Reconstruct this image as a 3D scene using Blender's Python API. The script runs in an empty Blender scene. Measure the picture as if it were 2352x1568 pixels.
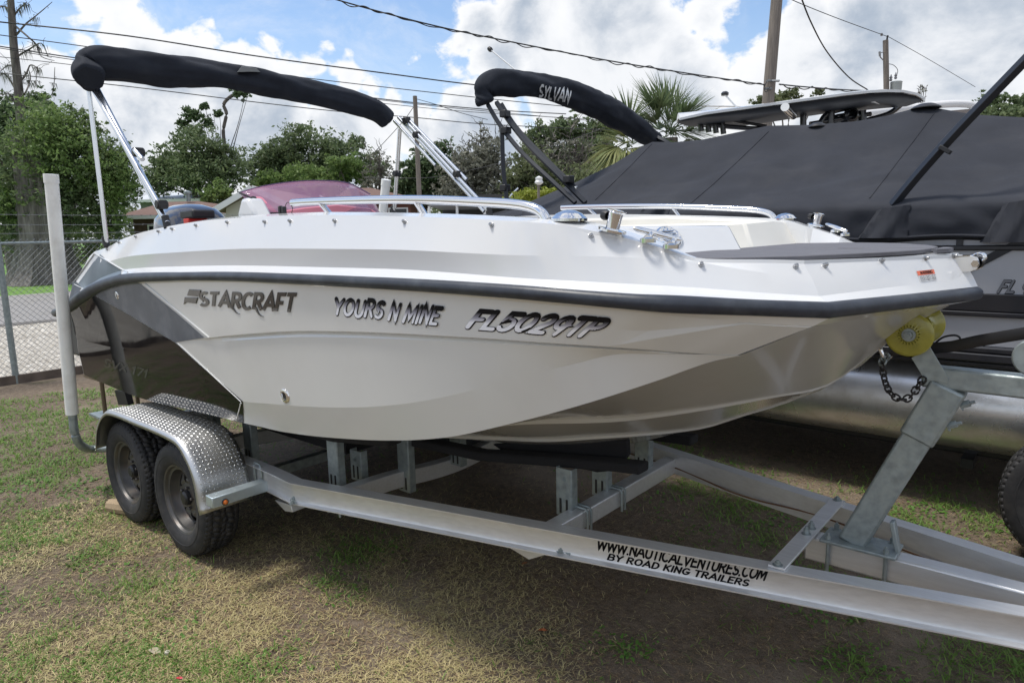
import bpy, bmesh, math, random
import numpy as np
from mathutils import Vector, Matrix
from mathutils.bvhtree import BVHTree
from mathutils import noise as mnoise

random.seed(7)
RNG = np.random.default_rng(7)
PI = math.pi
SC = bpy.context.scene
COL = SC.collection

# ------------------------------------------------------------------ camera
# world frame = frame of the near boat: +X to its bow, +Y to port, +Z up, ground z=0
CAM = Vector((0, -2.8, 1.8))
FPX = 1570.0            # focal length in units of a 2352-wide picture
PITCH = math.atan(252 / FPX)
AZ = math.radians(90) + math.atan(1348 / math.hypot(FPX, 252))
ROLL = math.radians(-1.35)
FWD = Vector((math.cos(AZ) * math.cos(PITCH), math.sin(AZ) * math.cos(PITCH), -math.sin(PITCH)))
R0 = Vector((math.sin(AZ), -math.cos(AZ), 0))
U0 = R0.cross(FWD)
RIGHT = R0 * math.cos(ROLL) + U0 * math.sin(ROLL)
UP = U0 * math.cos(ROLL) - R0 * math.sin(ROLL)
HF = Vector((math.cos(AZ), math.sin(AZ), 0))

cd = bpy.data.cameras.new('camera')
cam = bpy.data.objects.new('camera', cd)
COL.objects.link(cam)
M = Matrix((RIGHT, UP, -FWD)).transposed().to_4x4()
M.translation = CAM
cam.matrix_world = M
cd.sensor_width = 36
cd.lens = FPX / 2352 * 36
cd.clip_start = 0.05
cd.clip_end = 2000
SC.camera = cam

# ------------------------------------------------------------------ light
SUN_DIR = Vector((-0.30, -0.22, 1.0)).normalized()
sd = bpy.data.lights.new('sun', 'SUN')
sd.energy = 3.0
sd.angle = math.radians(13)
sd.color = (1.0, 0.95, 0.87)
sun = bpy.data.objects.new('sun', sd)
COL.objects.link(sun)
sun.rotation_euler = SUN_DIR.to_track_quat('Z', 'Y').to_euler()
SC.view_settings.view_transform = 'Standard'
SC.view_settings.look = 'None'
SC.view_settings.exposure = 0.12
SC.view_settings.gamma = 1.0
SC.view_settings.use_curve_mapping = False
SC.cycles.max_bounces = 8
SC.cycles.transparent_max_bounces = 16
SC.cycles.use_denoising = True


def ray(x, y):
    return FWD + RIGHT * ((x - 1176) / FPX) - UP * ((y - 784) / FPX)


def P(x, y, Y=None, X=None, Z=None, D=None):
    """point of the place seen in direction (x, y) on the plane Y=, X=, Z= or at depth D"""
    d = ray(x, y)
    if Y is not None:
        t = (Y - CAM.y) / d.y
    elif X is not None:
        t = (X - CAM.x) / d.x
    elif Z is not None:
        t = (Z - CAM.z) / d.z
    else:
        t = D / d.dot(HF)
    return CAM + d * t


def link_nodes(nt):
    return nt.nodes, nt.links


def build_world():
    w = bpy.data.worlds.new('World')
    SC.world = w
    w.use_nodes = True
    nt = w.node_tree
    N, L = link_nodes(nt)
    N.clear()
    out = N.new('ShaderNodeOutputWorld')
    bg = N.new('ShaderNodeBackground')
    L.new(bg.outputs[0], out.inputs[0])
    sky = N.new('ShaderNodeTexSky')
    sky.sky_type = 'NISHITA'
    sky.sun_disc = False
    sky.sun_elevation = math.asin(SUN_DIR.z)
    sky.sun_rotation = math.atan2(SUN_DIR.x, SUN_DIR.y)
    sky.air_density = 1.0
    sky.dust_density = 0.6
    sky.ozone_density = 2.2
    tc = N.new('ShaderNodeTexCoord')
    nrm = N.new('ShaderNodeVectorMath'); nrm.operation = 'NORMALIZE'
    L.new(tc.outputs['Generated'], nrm.inputs[0])
    V = nrm.outputs[0]
    sep = N.new('ShaderNodeSeparateXYZ'); L.new(V, sep.inputs[0])

    def math_(op, a, b=None, c=None, clamp=False):
        m = N.new('ShaderNodeMath'); m.operation = op; m.use_clamp = clamp
        for i, q in enumerate((a, b, c)):
            if q is None:
                continue
            if isinstance(q, (int, float)):
                m.inputs[i].default_value = q
            else:
                L.new(q, m.inputs[i])
        return m.outputs[0]

    def noise(scale, detail, rough, off, vec=None, dist=0.0):
        mp = N.new('ShaderNodeMapping')
        mp.inputs['Location'].default_value = off
        mp.inputs['Scale'].default_value = (1, 1, 1.25)
        L.new(vec if vec is not None else V, mp.inputs[0])
        n = N.new('ShaderNodeTexNoise')
        n.inputs['Scale'].default_value = scale
        n.inputs['Detail'].default_value = detail
        n.inputs['Roughness'].default_value = rough
        n.inputs['Distortion'].default_value = dist
        L.new(mp.outputs[0], n.inputs[0])
        return n.outputs[0]

    # heaped clouds: each lobe has a direction and a half width; billows come from noise
    base = noise(7.5, 10, 0.60, (0.3, 0.7, 0.1), dist=0.25)
    puff = noise(26.0, 6, 0.55, (1.3, 0.2, 0.6), dist=0.4)
    wisp = noise(3.2, 8, 0.62, (2.3, 5.2, 0.9))

    def lobe(x, y, w, k=1.0, top=0.9):
        d = ray(x, y).normalized()
        vm = N.new('ShaderNodeVectorMath'); vm.operation = 'DOT_PRODUCT'
        L.new(V, vm.inputs[0]); vm.inputs[1].default_value = d
        a = math_('ARCCOSINE', vm.outputs['Value'])
        return math_('MULTIPLY_ADD', a, -1 / math.radians(3.2), w * 0.80 / 3.2 - 0.20)

    lobes = [
        (200, 20, 3.4), (275, 60, 3.6), (330, 120, 3.6), (240, -40, 4.0), (190, 95, 2.2), (400, 150, 3.6), (300, 200, 4.4),
        (110, 190, 3.6), (50, 165, 2.6), (20, 200, 4.0), (170, 250, 4.0), (90, 130, 1.7),
        (485, 60, 1.6), (480, 95, 2.2), (450, 140, 3.2), (530, 150, 3.0), (400, 85, 0.9),
        (560, 115, 1.8), (615, 100, 1.9), (590, 160, 3.2), (640, 130, 1.2), (655, 200, 3.6),
        (775, 75, 1.5), (755, 110, 2.2), (800, 125, 2.1), (725, 160, 2.4), (800, 180, 3.4), (850, 200, 2.8), (885, 160, 0.8),
        (900, 230, 2.6), (930, 225, 1.6), (975, 255, 2.4), (1020, 275, 2.4), (860, 270, 4.0), (950, 140, 1.1), (940, 305, 4.0), (715, 60, 0.6),
        (1055, 110, 2.4), (1045, 165, 2.0), (1110, 60, 4.0), (1150, 130, 4.5), (1230, 40, 6.0), (1110, 200, 2.4), (1400, 40, 8.0), (1350, 180, 8.0),
        (1540, 120, 4.4), (1580, 170, 4.4), (1640, 165, 2.4), (1480, 60, 5.0), (1700, 175, 2.4), (1620, 35, 3.4),
        (1870, 60, 4.4), (1800, 130, 3.4), (2050, 100, 9.0), (2300, 100, 12.0), (1760, 200, 3.0),
        (450, 300, 9.0), (800, 330, 7.0), (1100, 320, 7.0), (1450, 320, 11.0), (1900, 300, 11.0), (100, 320, 7.0), (640, 260, 5.0), (1450, 500, 14.0), (1100, 480, 10), (2000, 480, 14.0), (500, 480, 14.0), (50, 480, 12.0),
    ]
    big = None
    for (x, y, w) in lobes:
        q = lobe(x, y, w)
        big = q if big is None else math_('MAXIMUM', big, q)
    # elsewhere the sky is broken cloud driven by noise
    reg = N.new('ShaderNodeMapRange'); reg.interpolation_type = 'SMOOTHSTEP'
    vm = N.new('ShaderNodeVectorMath'); vm.operation = 'DOT_PRODUCT'
    L.new(V, vm.inputs[0]); vm.inputs[1].default_value = ray(1000, 150).normalized()
    reg.inputs['From Min'].default_value = math.cos(math.radians(50)); reg.inputs['From Max'].default_value = math.cos(math.radians(38))
    reg.inputs['To Min'].default_value = 0.15; reg.inputs['To Max'].default_value = -1.5
    low = N.new('ShaderNodeMapRange'); low.interpolation_type = 'SMOOTHSTEP'
    low.inputs['From Min'].default_value = 0.07; low.inputs['From Max'].default_value = 0.19
    low.inputs['To Min'].default_value = 1.9; low.inputs['To Max'].default_value = 0.0
    L.new(sep.outputs['Z'], low.inputs[0])
    L.new(vm.outputs['Value'], reg.inputs[0])
    elsewhere = math_('ADD', math_('MULTIPLY', math_('SUBTRACT', wisp, 0.5), 4.0), math_('ADD', reg.outputs[0], low.outputs[0]))
    big = math_('MAXIMUM', big, elsewhere)
    big = math_('MINIMUM', big, 0.9)
    f1 = math_('MULTIPLY_ADD', math_('SUBTRACT', base, 0.5), 1.9, big)
    f2 = math_('MULTIPLY_ADD', math_('SUBTRACT', puff, 0.5), 0.8, f1)
    mk = N.new('ShaderNodeMapRange'); mk.interpolation_type = 'SMOOTHSTEP'
    mk.inputs['From Min'].default_value = -0.04
    mk.inputs['From Max'].default_value = 0.20
    L.new(f2, mk.inputs[0])
    # thin veil in the blue
    veil = N.new('ShaderNodeMapRange'); veil.interpolation_type = 'SMOOTHSTEP'
    veil.inputs['From Min'].default_value = 0.46; veil.inputs['From Max'].default_value = 0.70
    veil.inputs['To Max'].default_value = 0.30
    L.new(noise(6.0, 8, 0.65, (7.7, 1.1, 3.3), dist=0.6), veil.inputs[0])
    mkk = math_('MAXIMUM', mk.outputs[0], veil.outputs[0])
    # thickness of the cloud sets how grey its belly is
    shn = noise(6.0, 8, 0.58, (4.3, 0.7, 2.1), dist=0.3)
    thick = N.new('ShaderNodeMapRange'); thick.interpolation_type = 'SMOOTHSTEP'
    thick.inputs['From Min'].default_value = 0.38
    thick.inputs['From Max'].default_value = 0.66
    L.new(shn, thick.inputs[0])
    edge = N.new('ShaderNodeMapRange'); edge.interpolation_type = 'SMOOTHSTEP'
    edge.inputs['From Min'].default_value = 0.10
    edge.inputs['From Max'].default_value = 0.95
    L.new(f2, edge.inputs[0])
    g = math_('MULTIPLY', thick.outputs[0], edge.outputs[0])
    g2 = math_('ADD', math_('MULTIPLY', g, 0.85), math_('MULTIPLY', edge.outputs[0], 0.15), clamp=True)
    cc = N.new('ShaderNodeMix'); cc.data_type = 'RGBA'
    cc.inputs['A'].default_value = (0.93, 0.94, 0.96, 1)
    cc.inputs['B'].default_value = (0.40, 0.47, 0.57, 1)
    L.new(g2, cc.inputs['Factor'])
    # haze near the horizon
    hz = N.new('ShaderNodeMapRange'); hz.interpolation_type = 'SMOOTHSTEP'
    hz.inputs['From Min'].default_value = 0.02
    hz.inputs['From Max'].default_value = 0.30
    hz.inputs['To Min'].default_value = 0.75
    hz.inputs['To Max'].default_value = 0.0
    L.new(sep.outputs['Z'], hz.inputs[0])
    skym = N.new('ShaderNodeVectorMath'); skym.operation = 'SCALE'
    skym.inputs['Scale'].default_value = 0.17
    L.new(sky.outputs[0], skym.inputs[0])
    blue = N.new('ShaderNodeMix'); blue.data_type = 'RGBA'
    blue.inputs['B'].default_value = (0.62, 0.71, 0.82, 1)
    L.new(hz.outputs[0], blue.inputs['Factor'])
    L.new(skym.outputs[0], blue.inputs['A'])
    mix = N.new('ShaderNodeMix'); mix.data_type = 'RGBA'
    L.new(mkk, mix.inputs['Factor'])
    L.new(blue.outputs[2], mix.inputs['A'])
    L.new(cc.outputs[2], mix.inputs['B'])
    # background strength 0.1, so colours above are scaled by ten
    up = N.new('ShaderNodeVectorMath'); up.operation = 'SCALE'
    up.inputs['Scale'].default_value = 10.0
    L.new(mix.outputs[2], up.inputs[0])
    L.new(up.outputs[0], bg.inputs[0])
    bg.inputs[1].default_value = 0.10


build_world()

# ------------------------------------------------------------------ materials
MATS = {}


def mat(name, col, rough=0.5, metal=0.0, var=0.0, vscale=8.0, bump=0.0, bscale=60.0, coat=0.0,
        spec=0.5, aniso_scale=None, dirt=None, dirt_scale=3.0, dirt_amt=0.5, trans=0.0, rvar=0.0):
    if name in MATS:
        return MATS[name]
    m = bpy.data.materials.new(name)
    m.use_nodes = True
    N, L = link_nodes(m.node_tree)
    b = N['Principled BSDF']
    b.inputs['Base Color'].default_value = (*col, 1)
    b.inputs['Roughness'].default_value = rough
    b.inputs['Metallic'].default_value = metal
    b.inputs['Coat Weight'].default_value = coat
    b.inputs['Coat Roughness'].default_value = 0.06
    b.inputs['Specular IOR Level'].default_value = spec
    b.inputs['Transmission Weight'].default_value = trans
    tc = N.new('ShaderNodeTexCoord')
    src = tc.outputs['Object']
    if aniso_scale:
        mp = N.new('ShaderNodeMapping'); mp.inputs['Scale'].default_value = aniso_scale
        L.new(src, mp.inputs[0]); src = mp.outputs[0]
    colout = None
    if var > 0:
        n = N.new('ShaderNodeTexNoise'); n.inputs['Scale'].default_value = vscale
        n.inputs['Detail'].default_value = 6; L.new(src, n.inputs[0])
        r = N.new('ShaderNodeMapRange'); r.inputs['From Min'].default_value = 0.3; r.inputs['From Max'].default_value = 0.7
        r.inputs['To Min'].default_value = 1 - var; r.inputs['To Max'].default_value = 1 + var
        L.new(n.outputs[0], r.inputs[0])
        mx = N.new('ShaderNodeVectorMath'); mx.operation = 'SCALE'
        mx.inputs[0].default_value = col
        L.new(r.outputs[0], mx.inputs['Scale'])
        colout = mx.outputs[0]
    if dirt:
        n = N.new('ShaderNodeTexNoise'); n.inputs['Scale'].default_value = dirt_scale
        n.inputs['Detail'].default_value = 8; n.inputs['Roughness'].default_value = 0.65
        L.new(tc.outputs['Object'], n.inputs[0])
        r = N.new('ShaderNodeMapRange'); r.inputs['From Min'].default_value = 0.48; r.inputs['From Max'].default_value = 0.72
        r.inputs['To Max'].default_value = dirt_amt
        L.new(n.outputs[0], r.inputs[0])
        mx = N.new('ShaderNodeMix'); mx.data_type = 'RGBA'
        mx.inputs['A'].default_value = (*col, 1); mx.inputs['B'].default_value = (*dirt, 1)
        if colout is not None:
            L.new(colout, mx.inputs['A'])
        L.new(r.outputs[0], mx.inputs['Factor'])
        colout = mx.outputs[2]
    if colout is not None:
        L.new(colout, b.inputs['Base Color'])
    if rvar > 0:
        n = N.new('ShaderNodeTexNoise'); n.inputs['Scale'].default_value = vscale * 1.7
        n.inputs['Detail'].default_value = 4; L.new(src, n.inputs[0])
        r = N.new('ShaderNodeMapRange'); r.inputs['To Min'].default_value = max(0.02, rough - rvar)
        r.inputs['To Max'].default_value = min(1, rough + rvar)
        r.inputs['From Min'].default_value = 0.3; r.inputs['From Max'].default_value = 0.7
        L.new(n.outputs[0], r.inputs[0]); L.new(r.outputs[0], b.inputs['Roughness'])
    if bump > 0:
        n = N.new('ShaderNodeTexNoise'); n.inputs['Scale'].default_value = bscale
        n.inputs['Detail'].default_value = 5; L.new(src, n.inputs[0])
        bp = N.new('ShaderNodeBump'); bp.inputs['Strength'].default_value = bump
        bp.inputs['Distance'].default_value = 0.01
        L.new(n.outputs[0], bp.inputs['Height']); L.new(bp.outputs[0], b.inputs['Normal'])
    MATS[name] = m
    return m


def leaf_mat(name, c1, c2, trans=0.35):
    m = bpy.data.materials.new(name); m.use_nodes = True
    N, L = link_nodes(m.node_tree); N.clear()
    out = N.new('ShaderNodeOutputMaterial')
    geo = N.new('ShaderNodeNewGeometry')
    rmp = N.new('ShaderNodeMix'); rmp.data_type = 'RGBA'
    rmp.inputs['A'].default_value = (*c1, 1); rmp.inputs['B'].default_value = (*c2, 1)
    L.new(geo.outputs['Random Per Island'], rmp.inputs['Factor'])
    d = N.new('ShaderNodeBsdfPrincipled'); d.inputs['Roughness'].default_value = 0.55
    d.inputs['Specular IOR Level'].default_value = 0.3
    t = N.new('ShaderNodeBsdfTranslucent')
    L.new(rmp.outputs[2], d.inputs['Base Color']); L.new(rmp.outputs[2], t.inputs[0])
    mx = N.new('ShaderNodeMixShader'); mx.inputs[0].default_value = trans
    L.new(d.outputs[0], mx.inputs[1]); L.new(t.outputs[0], mx.inputs[2]); L.new(mx.outputs[0], out.inputs[0])
    return m


GEL = mat('white_gelcoat', (0.67, 0.68, 0.69), 0.15, var=0.012, vscale=3, coat=0.5, dirt=(0.55, 0.52, 0.47), dirt_scale=5, dirt_amt=0.10)
HULLM = mat('hull_gelcoat', (0.68, 0.68, 0.66), 0.16, var=0.015, vscale=2.5, coat=0.4, dirt=(0.5, 0.47, 0.42), dirt_scale=3, dirt_amt=0.12)
BOTM = mat('shaded_bottom_gelcoat', (0.48, 0.475, 0.45), 0.18, var=0.03, vscale=3, coat=0.5, dirt=(0.42, 0.38, 0.32), dirt_scale=4, dirt_amt=0.2)  # same gelcoat as the sides, shade of the downward faces darkened into it
CREAM = mat('cream_gelcoat', (0.76, 0.74, 0.68), 0.3, var=0.02)
BLACKG = mat('black_gelcoat', (0.006, 0.006, 0.007), 0.06, coat=0.0, spec=0.28, var=0.05, rvar=0.03)
GREYG = mat('grey_gelcoat', (0.09, 0.105, 0.13), 0.22, coat=0.0, spec=0.25, var=0.12, vscale=6, dirt=(0.22, 0.23, 0.25), dirt_scale=6, dirt_amt=0.4)
FACET = mat('blue_grey_gelcoat', (0.15, 0.185, 0.22), 0.35, coat=0.0, var=0.08, spec=0.25)
RUB = mat('rub_rubber', (0.030, 0.036, 0.050), 0.42, var=0.25, vscale=12, bump=0.05, dirt=(0.09, 0.10, 0.11), dirt_scale=9, dirt_amt=0.5)
CHROME = mat('stainless', (0.80, 0.80, 0.80), 0.09, 1.0)
ALU = mat('brushed_aluminium', (0.70, 0.71, 0.72), 0.40, 0.62, var=0.06, vscale=5, aniso_scale=(1, 14, 14), bump=0.05, bscale=25, rvar=0.05, dirt=(0.50, 0.49, 0.47), dirt_scale=2.2, dirt_amt=0.4)
ALUP = mat('aluminium_pole', (0.78, 0.79, 0.80), 0.20, 1.0)
GALV = mat('galvanized_steel', (0.31, 0.355, 0.36), 0.48, 0.6, var=0.22, vscale=28, bump=0.08, bscale=45, rvar=0.12, dirt=(0.30, 0.33, 0.32), dirt_scale=14, dirt_amt=0.6)
PLATE = mat('diamond_plate', (0.56, 0.57, 0.58), 0.40, 1.0, var=0.04, vscale=6, rvar=0.03)
PLATEL = mat('diamond_lug', (0.66, 0.67, 0.68), 0.36, 1.0)
TYRE = mat('tyre_rubber', (0.022, 0.022, 0.024), 0.72, var=0.2, vscale=20, bump=0.15, bscale=90, dirt=(0.075, 0.065, 0.055), dirt_scale=10, dirt_amt=0.45)
RIM = mat('dusty_rim', (0.12, 0.117, 0.115), 0.45, 0.7, var=0.2, vscale=14, dirt=(0.17, 0.10, 0.06), dirt_scale=6, dirt_amt=0.6)
BLKP = mat('black_plastic', (0.015, 0.015, 0.017), 0.45)
CANV = mat('navy_canvas', (0.020, 0.024, 0.034), 0.85, var=0.15, vscale=7, bump=0.25, bscale=300, spec=0.25, dirt=(0.045, 0.05, 0.06), dirt_scale=5, dirt_amt=0.4)
COVER = mat('charcoal_canvas', (0.036, 0.039, 0.048), 0.88, var=0.10, vscale=4, bump=0.3, bscale=260, spec=0.2, dirt=(0.065, 0.066, 0.072), dirt_scale=2.2, dirt_amt=0.4)
PAD = mat('grey_foam_pad', (0.13, 0.13, 0.145), 0.8, var=0.08, vscale=14, bump=0.15, bscale=200)
PVC = mat('white_pvc', (0.86, 0.86, 0.83), 0.35, var=0.03, dirt=(0.45, 0.42, 0.35), dirt_scale=9, dirt_amt=0.3)
YEL = mat('yellow_urethane', (0.40, 0.37, 0.05), 0.25, spec=0.6, coat=0.3, trans=0.25, var=0.15, vscale=20)
AMB = mat('amber_lens', (0.75, 0.18, 0.02), 0.2, coat=0.5)
DARKP = mat('black_carpet', (0.014, 0.014, 0.016), 0.95, bump=0.4, bscale=200)
PAINTB = mat('black_print', (0.006, 0.006, 0.008), 0.5, spec=0.15)
CHARC = mat('raised_charcoal_emblem', (0.018, 0.019, 0.020), 0.16, coat=0.7)
GREYPR = mat('grey_print', (0.035, 0.036, 0.038), 0.2)
REDP = mat('red_plastic', (0.6, 0.03, 0.02), 0.4)
PINK = mat('pink_fibreglass', (0.75, 0.25, 0.32), 0.3, coat=0.4)
BARK = mat('bark', (0.13, 0.115, 0.105), 0.95, var=0.45, vscale=5, aniso_scale=(2.0, 2.0, 0.35), bump=1.0, bscale=9)
WOODP = mat('weathered_pole_wood', (0.19, 0.165, 0.145), 0.9, var=0.25, vscale=6, aniso_scale=(6, 6, 0.4), bump=0.5, bscale=12)
WOOD = mat('cut_wood', (0.36, 0.27, 0.17), 0.85, var=0.25, vscale=30, aniso_scale=(1, 12, 12))
WIRE = mat('black_cable', (0.03, 0.032, 0.035), 0.6)
WIREG = mat('galvanized_wire', (0.22, 0.235, 0.25), 0.5, 0.6)
WHITEP = mat('white_paint', (0.75, 0.76, 0.77), 0.4)
CHAINM = mat('dark_chain_steel', (0.055, 0.05, 0.048), 0.5, 0.7, var=0.3, vscale=30)


# ------------------------------------------------------------------ mesh tools
def new_obj(name, verts, faces, m, parent=None, smooth=30, uv=None):
    me = bpy.data.meshes.new(name)
    me.from_pydata([tuple(v) for v in verts], [], faces)
    me.materials.append(m)
    if smooth:
        me.polygons.foreach_set('use_smooth', [True] * len(me.polygons))
        me.set_sharp_from_angle(angle=math.radians(smooth))
    if uv is not None:
        l = me.uv_layers.new(name='UVMap')
        idx = np.empty(len(me.loops), dtype=np.int32)
        me.loops.foreach_get('vertex_index', idx)
        l.data.foreach_set('uv', np.asarray(uv, dtype=np.float32)[idx].ravel())
    me.update()
    o = bpy.data.objects.new(name, me)
    COL.objects.link(o)
    if parent is not None:
        o.parent = parent
        o.matrix_parent_inverse = parent_inv(parent)
    return o


def parent_inv(p):
    # transforms are set before parenting, so compose them by hand
    m = Matrix.Identity(4)
    chain = []
    q = p
    while q is not None:
        chain.append(q); q = q.parent
    for q in reversed(chain):
        m = m @ q.matrix_parent_inverse @ q.matrix_basis
    return m.inverted()


def fast_mesh(name, verts, quads=None, tris=None, m=None, smooth=False, parent=None):
    me = bpy.data.meshes.new(name)
    nv = len(verts)
    me.vertices.add(nv)
    me.vertices.foreach_set('co', np.asarray(verts, dtype=np.float32).ravel())
    loops = []; starts = []; tot = 0
    if quads is not None and len(quads):
        q = np.asarray(quads, dtype=np.int32); loops.append(q.ravel()); starts.append(np.arange(len(q)) * 4); tot = len(q) * 4
    if tris is not None and len(tris):
        q = np.asarray(tris, dtype=np.int32); loops.append(q.ravel()); starts.append(tot + np.arange(len(q)) * 3)
    lo = np.concatenate(loops); st = np.concatenate(starts).astype(np.int32)
    me.loops.add(len(lo)); me.loops.foreach_set('vertex_index', lo)
    me.polygons.add(len(st)); me.polygons.foreach_set('loop_start', st)
    if smooth:
        me.polygons.foreach_set('use_smooth', np.ones(len(st), dtype=bool))
    me.update(calc_edges=True)
    me.validate()
    if m:
        me.materials.append(m)
    o = bpy.data.objects.new(name, me)
    COL.objects.link(o)
    if parent is not None:
        o.parent = parent; o.matrix_parent_inverse = parent_inv(parent)
    return o


def empty(name, loc, label, cat, group=None, rotz=0):
    o = bpy.data.objects.new(name, None)
    o.location = loc; o.rotation_euler = (0, 0, rotz)
    o.empty_display_size = 0.2
    COL.objects.link(o)
    tag(o, label, cat, group)
    return o


def tag(o, label=None, cat=None, group=None, kind=None):
    if label: o['label'] = label
    if cat: o['category'] = cat
    if group: o['group'] = group
    if kind: o['kind'] = kind
    return o


def frame_of(d, hint=Vector((0, 0, 1))):
    d = Vector(d).normalized()
    if abs(d.dot(hint)) > 0.98:
        hint = Vector((1, 0, 0)) if abs(d.x) < 0.9 else Vector((0, 1, 0))
    a = d.cross(hint).normalized()
    b = a.cross(d).normalized()
    return a, b, d


class MB:
    def __init__(s):
        s.v = []; s.f = []; s.uv = None

    def add(s, vs, fs):
        o = len(s.v)
        s.v += [Vector(q) for q in vs]
        s.f += [tuple(i + o for i in f) for f in fs]
        return s

    def box(s, c, size, axes=None):
        c = Vector(c)
        ax = axes or (Vector((1, 0, 0)), Vector((0, 1, 0)), Vector((0, 0, 1)))
        vs = []
        for i in (-.5, .5):
            for j in (-.5, .5):
                for k in (-.5, .5):
                    vs.append(c + ax[0] * size[0] * i + ax[1] * size[1] * j + ax[2] * size[2] * k)
        return s.add(vs, [(0, 1, 3, 2), (4, 6, 7, 5), (0, 4, 5, 1), (2, 3, 7, 6), (0, 2, 6, 4), (1, 5, 7, 3)])

    def loops(s, rings, caps=True, closed=False):
        n = len(rings[0]); vs = [q for r in rings for q in r]; fs = []
        m = len(rings)
        for i in range(m if closed else m - 1):
            j = (i + 1) % m
            for k in range(n):
                l = (k + 1) % n
                fs.append((i * n + k, j * n + k, j * n + l, i * n + l))
        if caps and not closed:
            fs.append(tuple(range(n)))
            fs.append(tuple(reversed([(m - 1) * n + k for k in range(n)])))
        return s.add(vs, fs)

    def tube(s, path, r, seg=10, caps=True, closed=False, flat=1.0, hint=Vector((0, 0, 1))):
        path = [Vector(p) for p in path]; n = len(path); rings = []
        for i, p in enumerate(path):
            if closed:
                d = path[(i + 1) % n] - path[i - 1]
            else:
                d = path[min(i + 1, n - 1)] - path[max(i - 1, 0)]
            a, b, _ = frame_of(d, hint)
            rr = r[i] if isinstance(r, (list, tuple)) else r
            rings.append([p + a * math.cos(2 * PI * k / seg) * rr + b * math.sin(2 * PI * k / seg) * rr * flat for k in range(seg)])
        return s.loops(rings, caps, closed)

    def beam(s, a, b, w, h, hint=Vector((0, 0, 1))):
        """rectangular bar a->b; w sideways, h along hint"""
        a = Vector(a); b = Vector(b)
        x, y, z = frame_of(b - a, hint)
        return s.box((a + b) / 2, (w, h, (b - a).length), (x, y, z))

    def prism(s, poly, off):
        """closed polygon extruded by vector"""
        off = Vector(off)
        return s.loops([[Vector(p) for p in poly], [Vector(p) + off for p in poly]])

    def lathe(s, prof, origin, axis, seg=32, closed_ring=False):
        """prof: (along axis, radius)"""
        a, b, d = frame_of(axis)
        o = Vector(origin)
        vs = []; fs = []; n = len(prof)
        for k in range(seg):
            t = 2 * PI * k / seg
            u = a * math.cos(t) + b * math.sin(t)
            for (h, r) in prof:
                vs.append(o + d * h + u * r)
        for k in range(seg):
            l = (k + 1) % seg
            for i in range(n - 1 + (1 if closed_ring else 0)):
                j = (i + 1) % n
                fs.append((k * n + i, k * n + j, l * n + j, l * n + i))
        return s.add(vs, fs)

    def grid(s, rows):
        n = len(rows[0]); vs = [q for r in rows for q in r]; fs = []
        for i in range(len(rows) - 1):
            for k in range(n - 1):
                fs.append((i * n + k, (i + 1) * n + k, (i + 1) * n + k + 1, i * n + k + 1))
        return s.add(vs, fs)

    def build(s, name, m, parent=None, smooth=35, bevel=0, mirror=False, solid=0, solid_off=0):
        if mirror:
            o = len(s.v); nf = len(s.f)
            s.v += [Vector((q.x, -q.y, q.z)) for q in s.v]
            s.f += [tuple(reversed([i + o for i in f])) for f in s.f[:nf]]
        ob = new_obj(name, s.v, s.f, m, parent, smooth)
        bm = bmesh.new(); bm.from_mesh(ob.data)
        bmesh.ops.remove_doubles(bm, verts=bm.verts, dist=0.0002)
        bmesh.ops.dissolve_degenerate(bm, edges=bm.edges, dist=0.0001)
        if not solid:
            bmesh.ops.recalc_face_normals(bm, faces=bm.faces)
        bm.to_mesh(ob.data); bm.free()
        if smooth:
            ob.data.polygons.foreach_set('use_smooth', [True] * len(ob.data.polygons))
            ob.data.set_sharp_from_angle(angle=math.radians(smooth))
        if solid:
            md = ob.modifiers.new('solid', 'SOLIDIFY'); md.thickness = solid; md.offset = solid_off
        if bevel:
            md = ob.modifiers.new('bevel', 'BEVEL'); md.width = bevel; md.segments = 2
            md.limit_method = 'ANGLE'; md.angle_limit = math.radians(40)
            md.harden_normals = False
        return ob


def bvh_of(objs):
    vs = []; fs = []
    for o in objs:
        b = len(vs)
        vs += [v.co.copy() for v in o.data.vertices]
        fs += [tuple(i + b for i in p.vertices) for p in o.data.polygons]
    return BVHTree.FromPolygons(vs, fs)


def hit(bvh, x, y):
    d = ray(x, y).normalized()
    loc, nor, _, _ = bvh.ray_cast(CAM, d)
    if loc is None:
        return None, None
    if nor.dot(d) > 0:
        nor = -nor
    return loc, nor


def pchip(xs, ys, xq):
    xs = np.asarray(xs, float); ys = np.asarray(ys, float)
    h = np.diff(xs); dl = np.diff(ys) / h
    n = len(xs); m = np.zeros(n)
    if n == 2:
        return np.interp(xq, xs, ys)
    for i in range(1, n - 1):
        if dl[i - 1] * dl[i] > 0:
            w1 = 2 * h[i] + h[i - 1]; w2 = h[i] + 2 * h[i - 1]
            m[i] = (w1 + w2) / (w1 / dl[i - 1] + w2 / dl[i])
    m[0] = dl[0]; m[-1] = dl[-1]
    i = np.clip(np.searchsorted(xs, xq) - 1, 0, n - 2)
    t = (xq - xs[i]) / h[i]
    return ((2 * t**3 - 3 * t**2 + 1) * ys[i] + (t**3 - 2 * t**2 + t) * h[i] * m[i] +
            (-2 * t**3 + 3 * t**2) * ys[i + 1] + (t**3 - t**2) * h[i] * m[i + 1])


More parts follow.
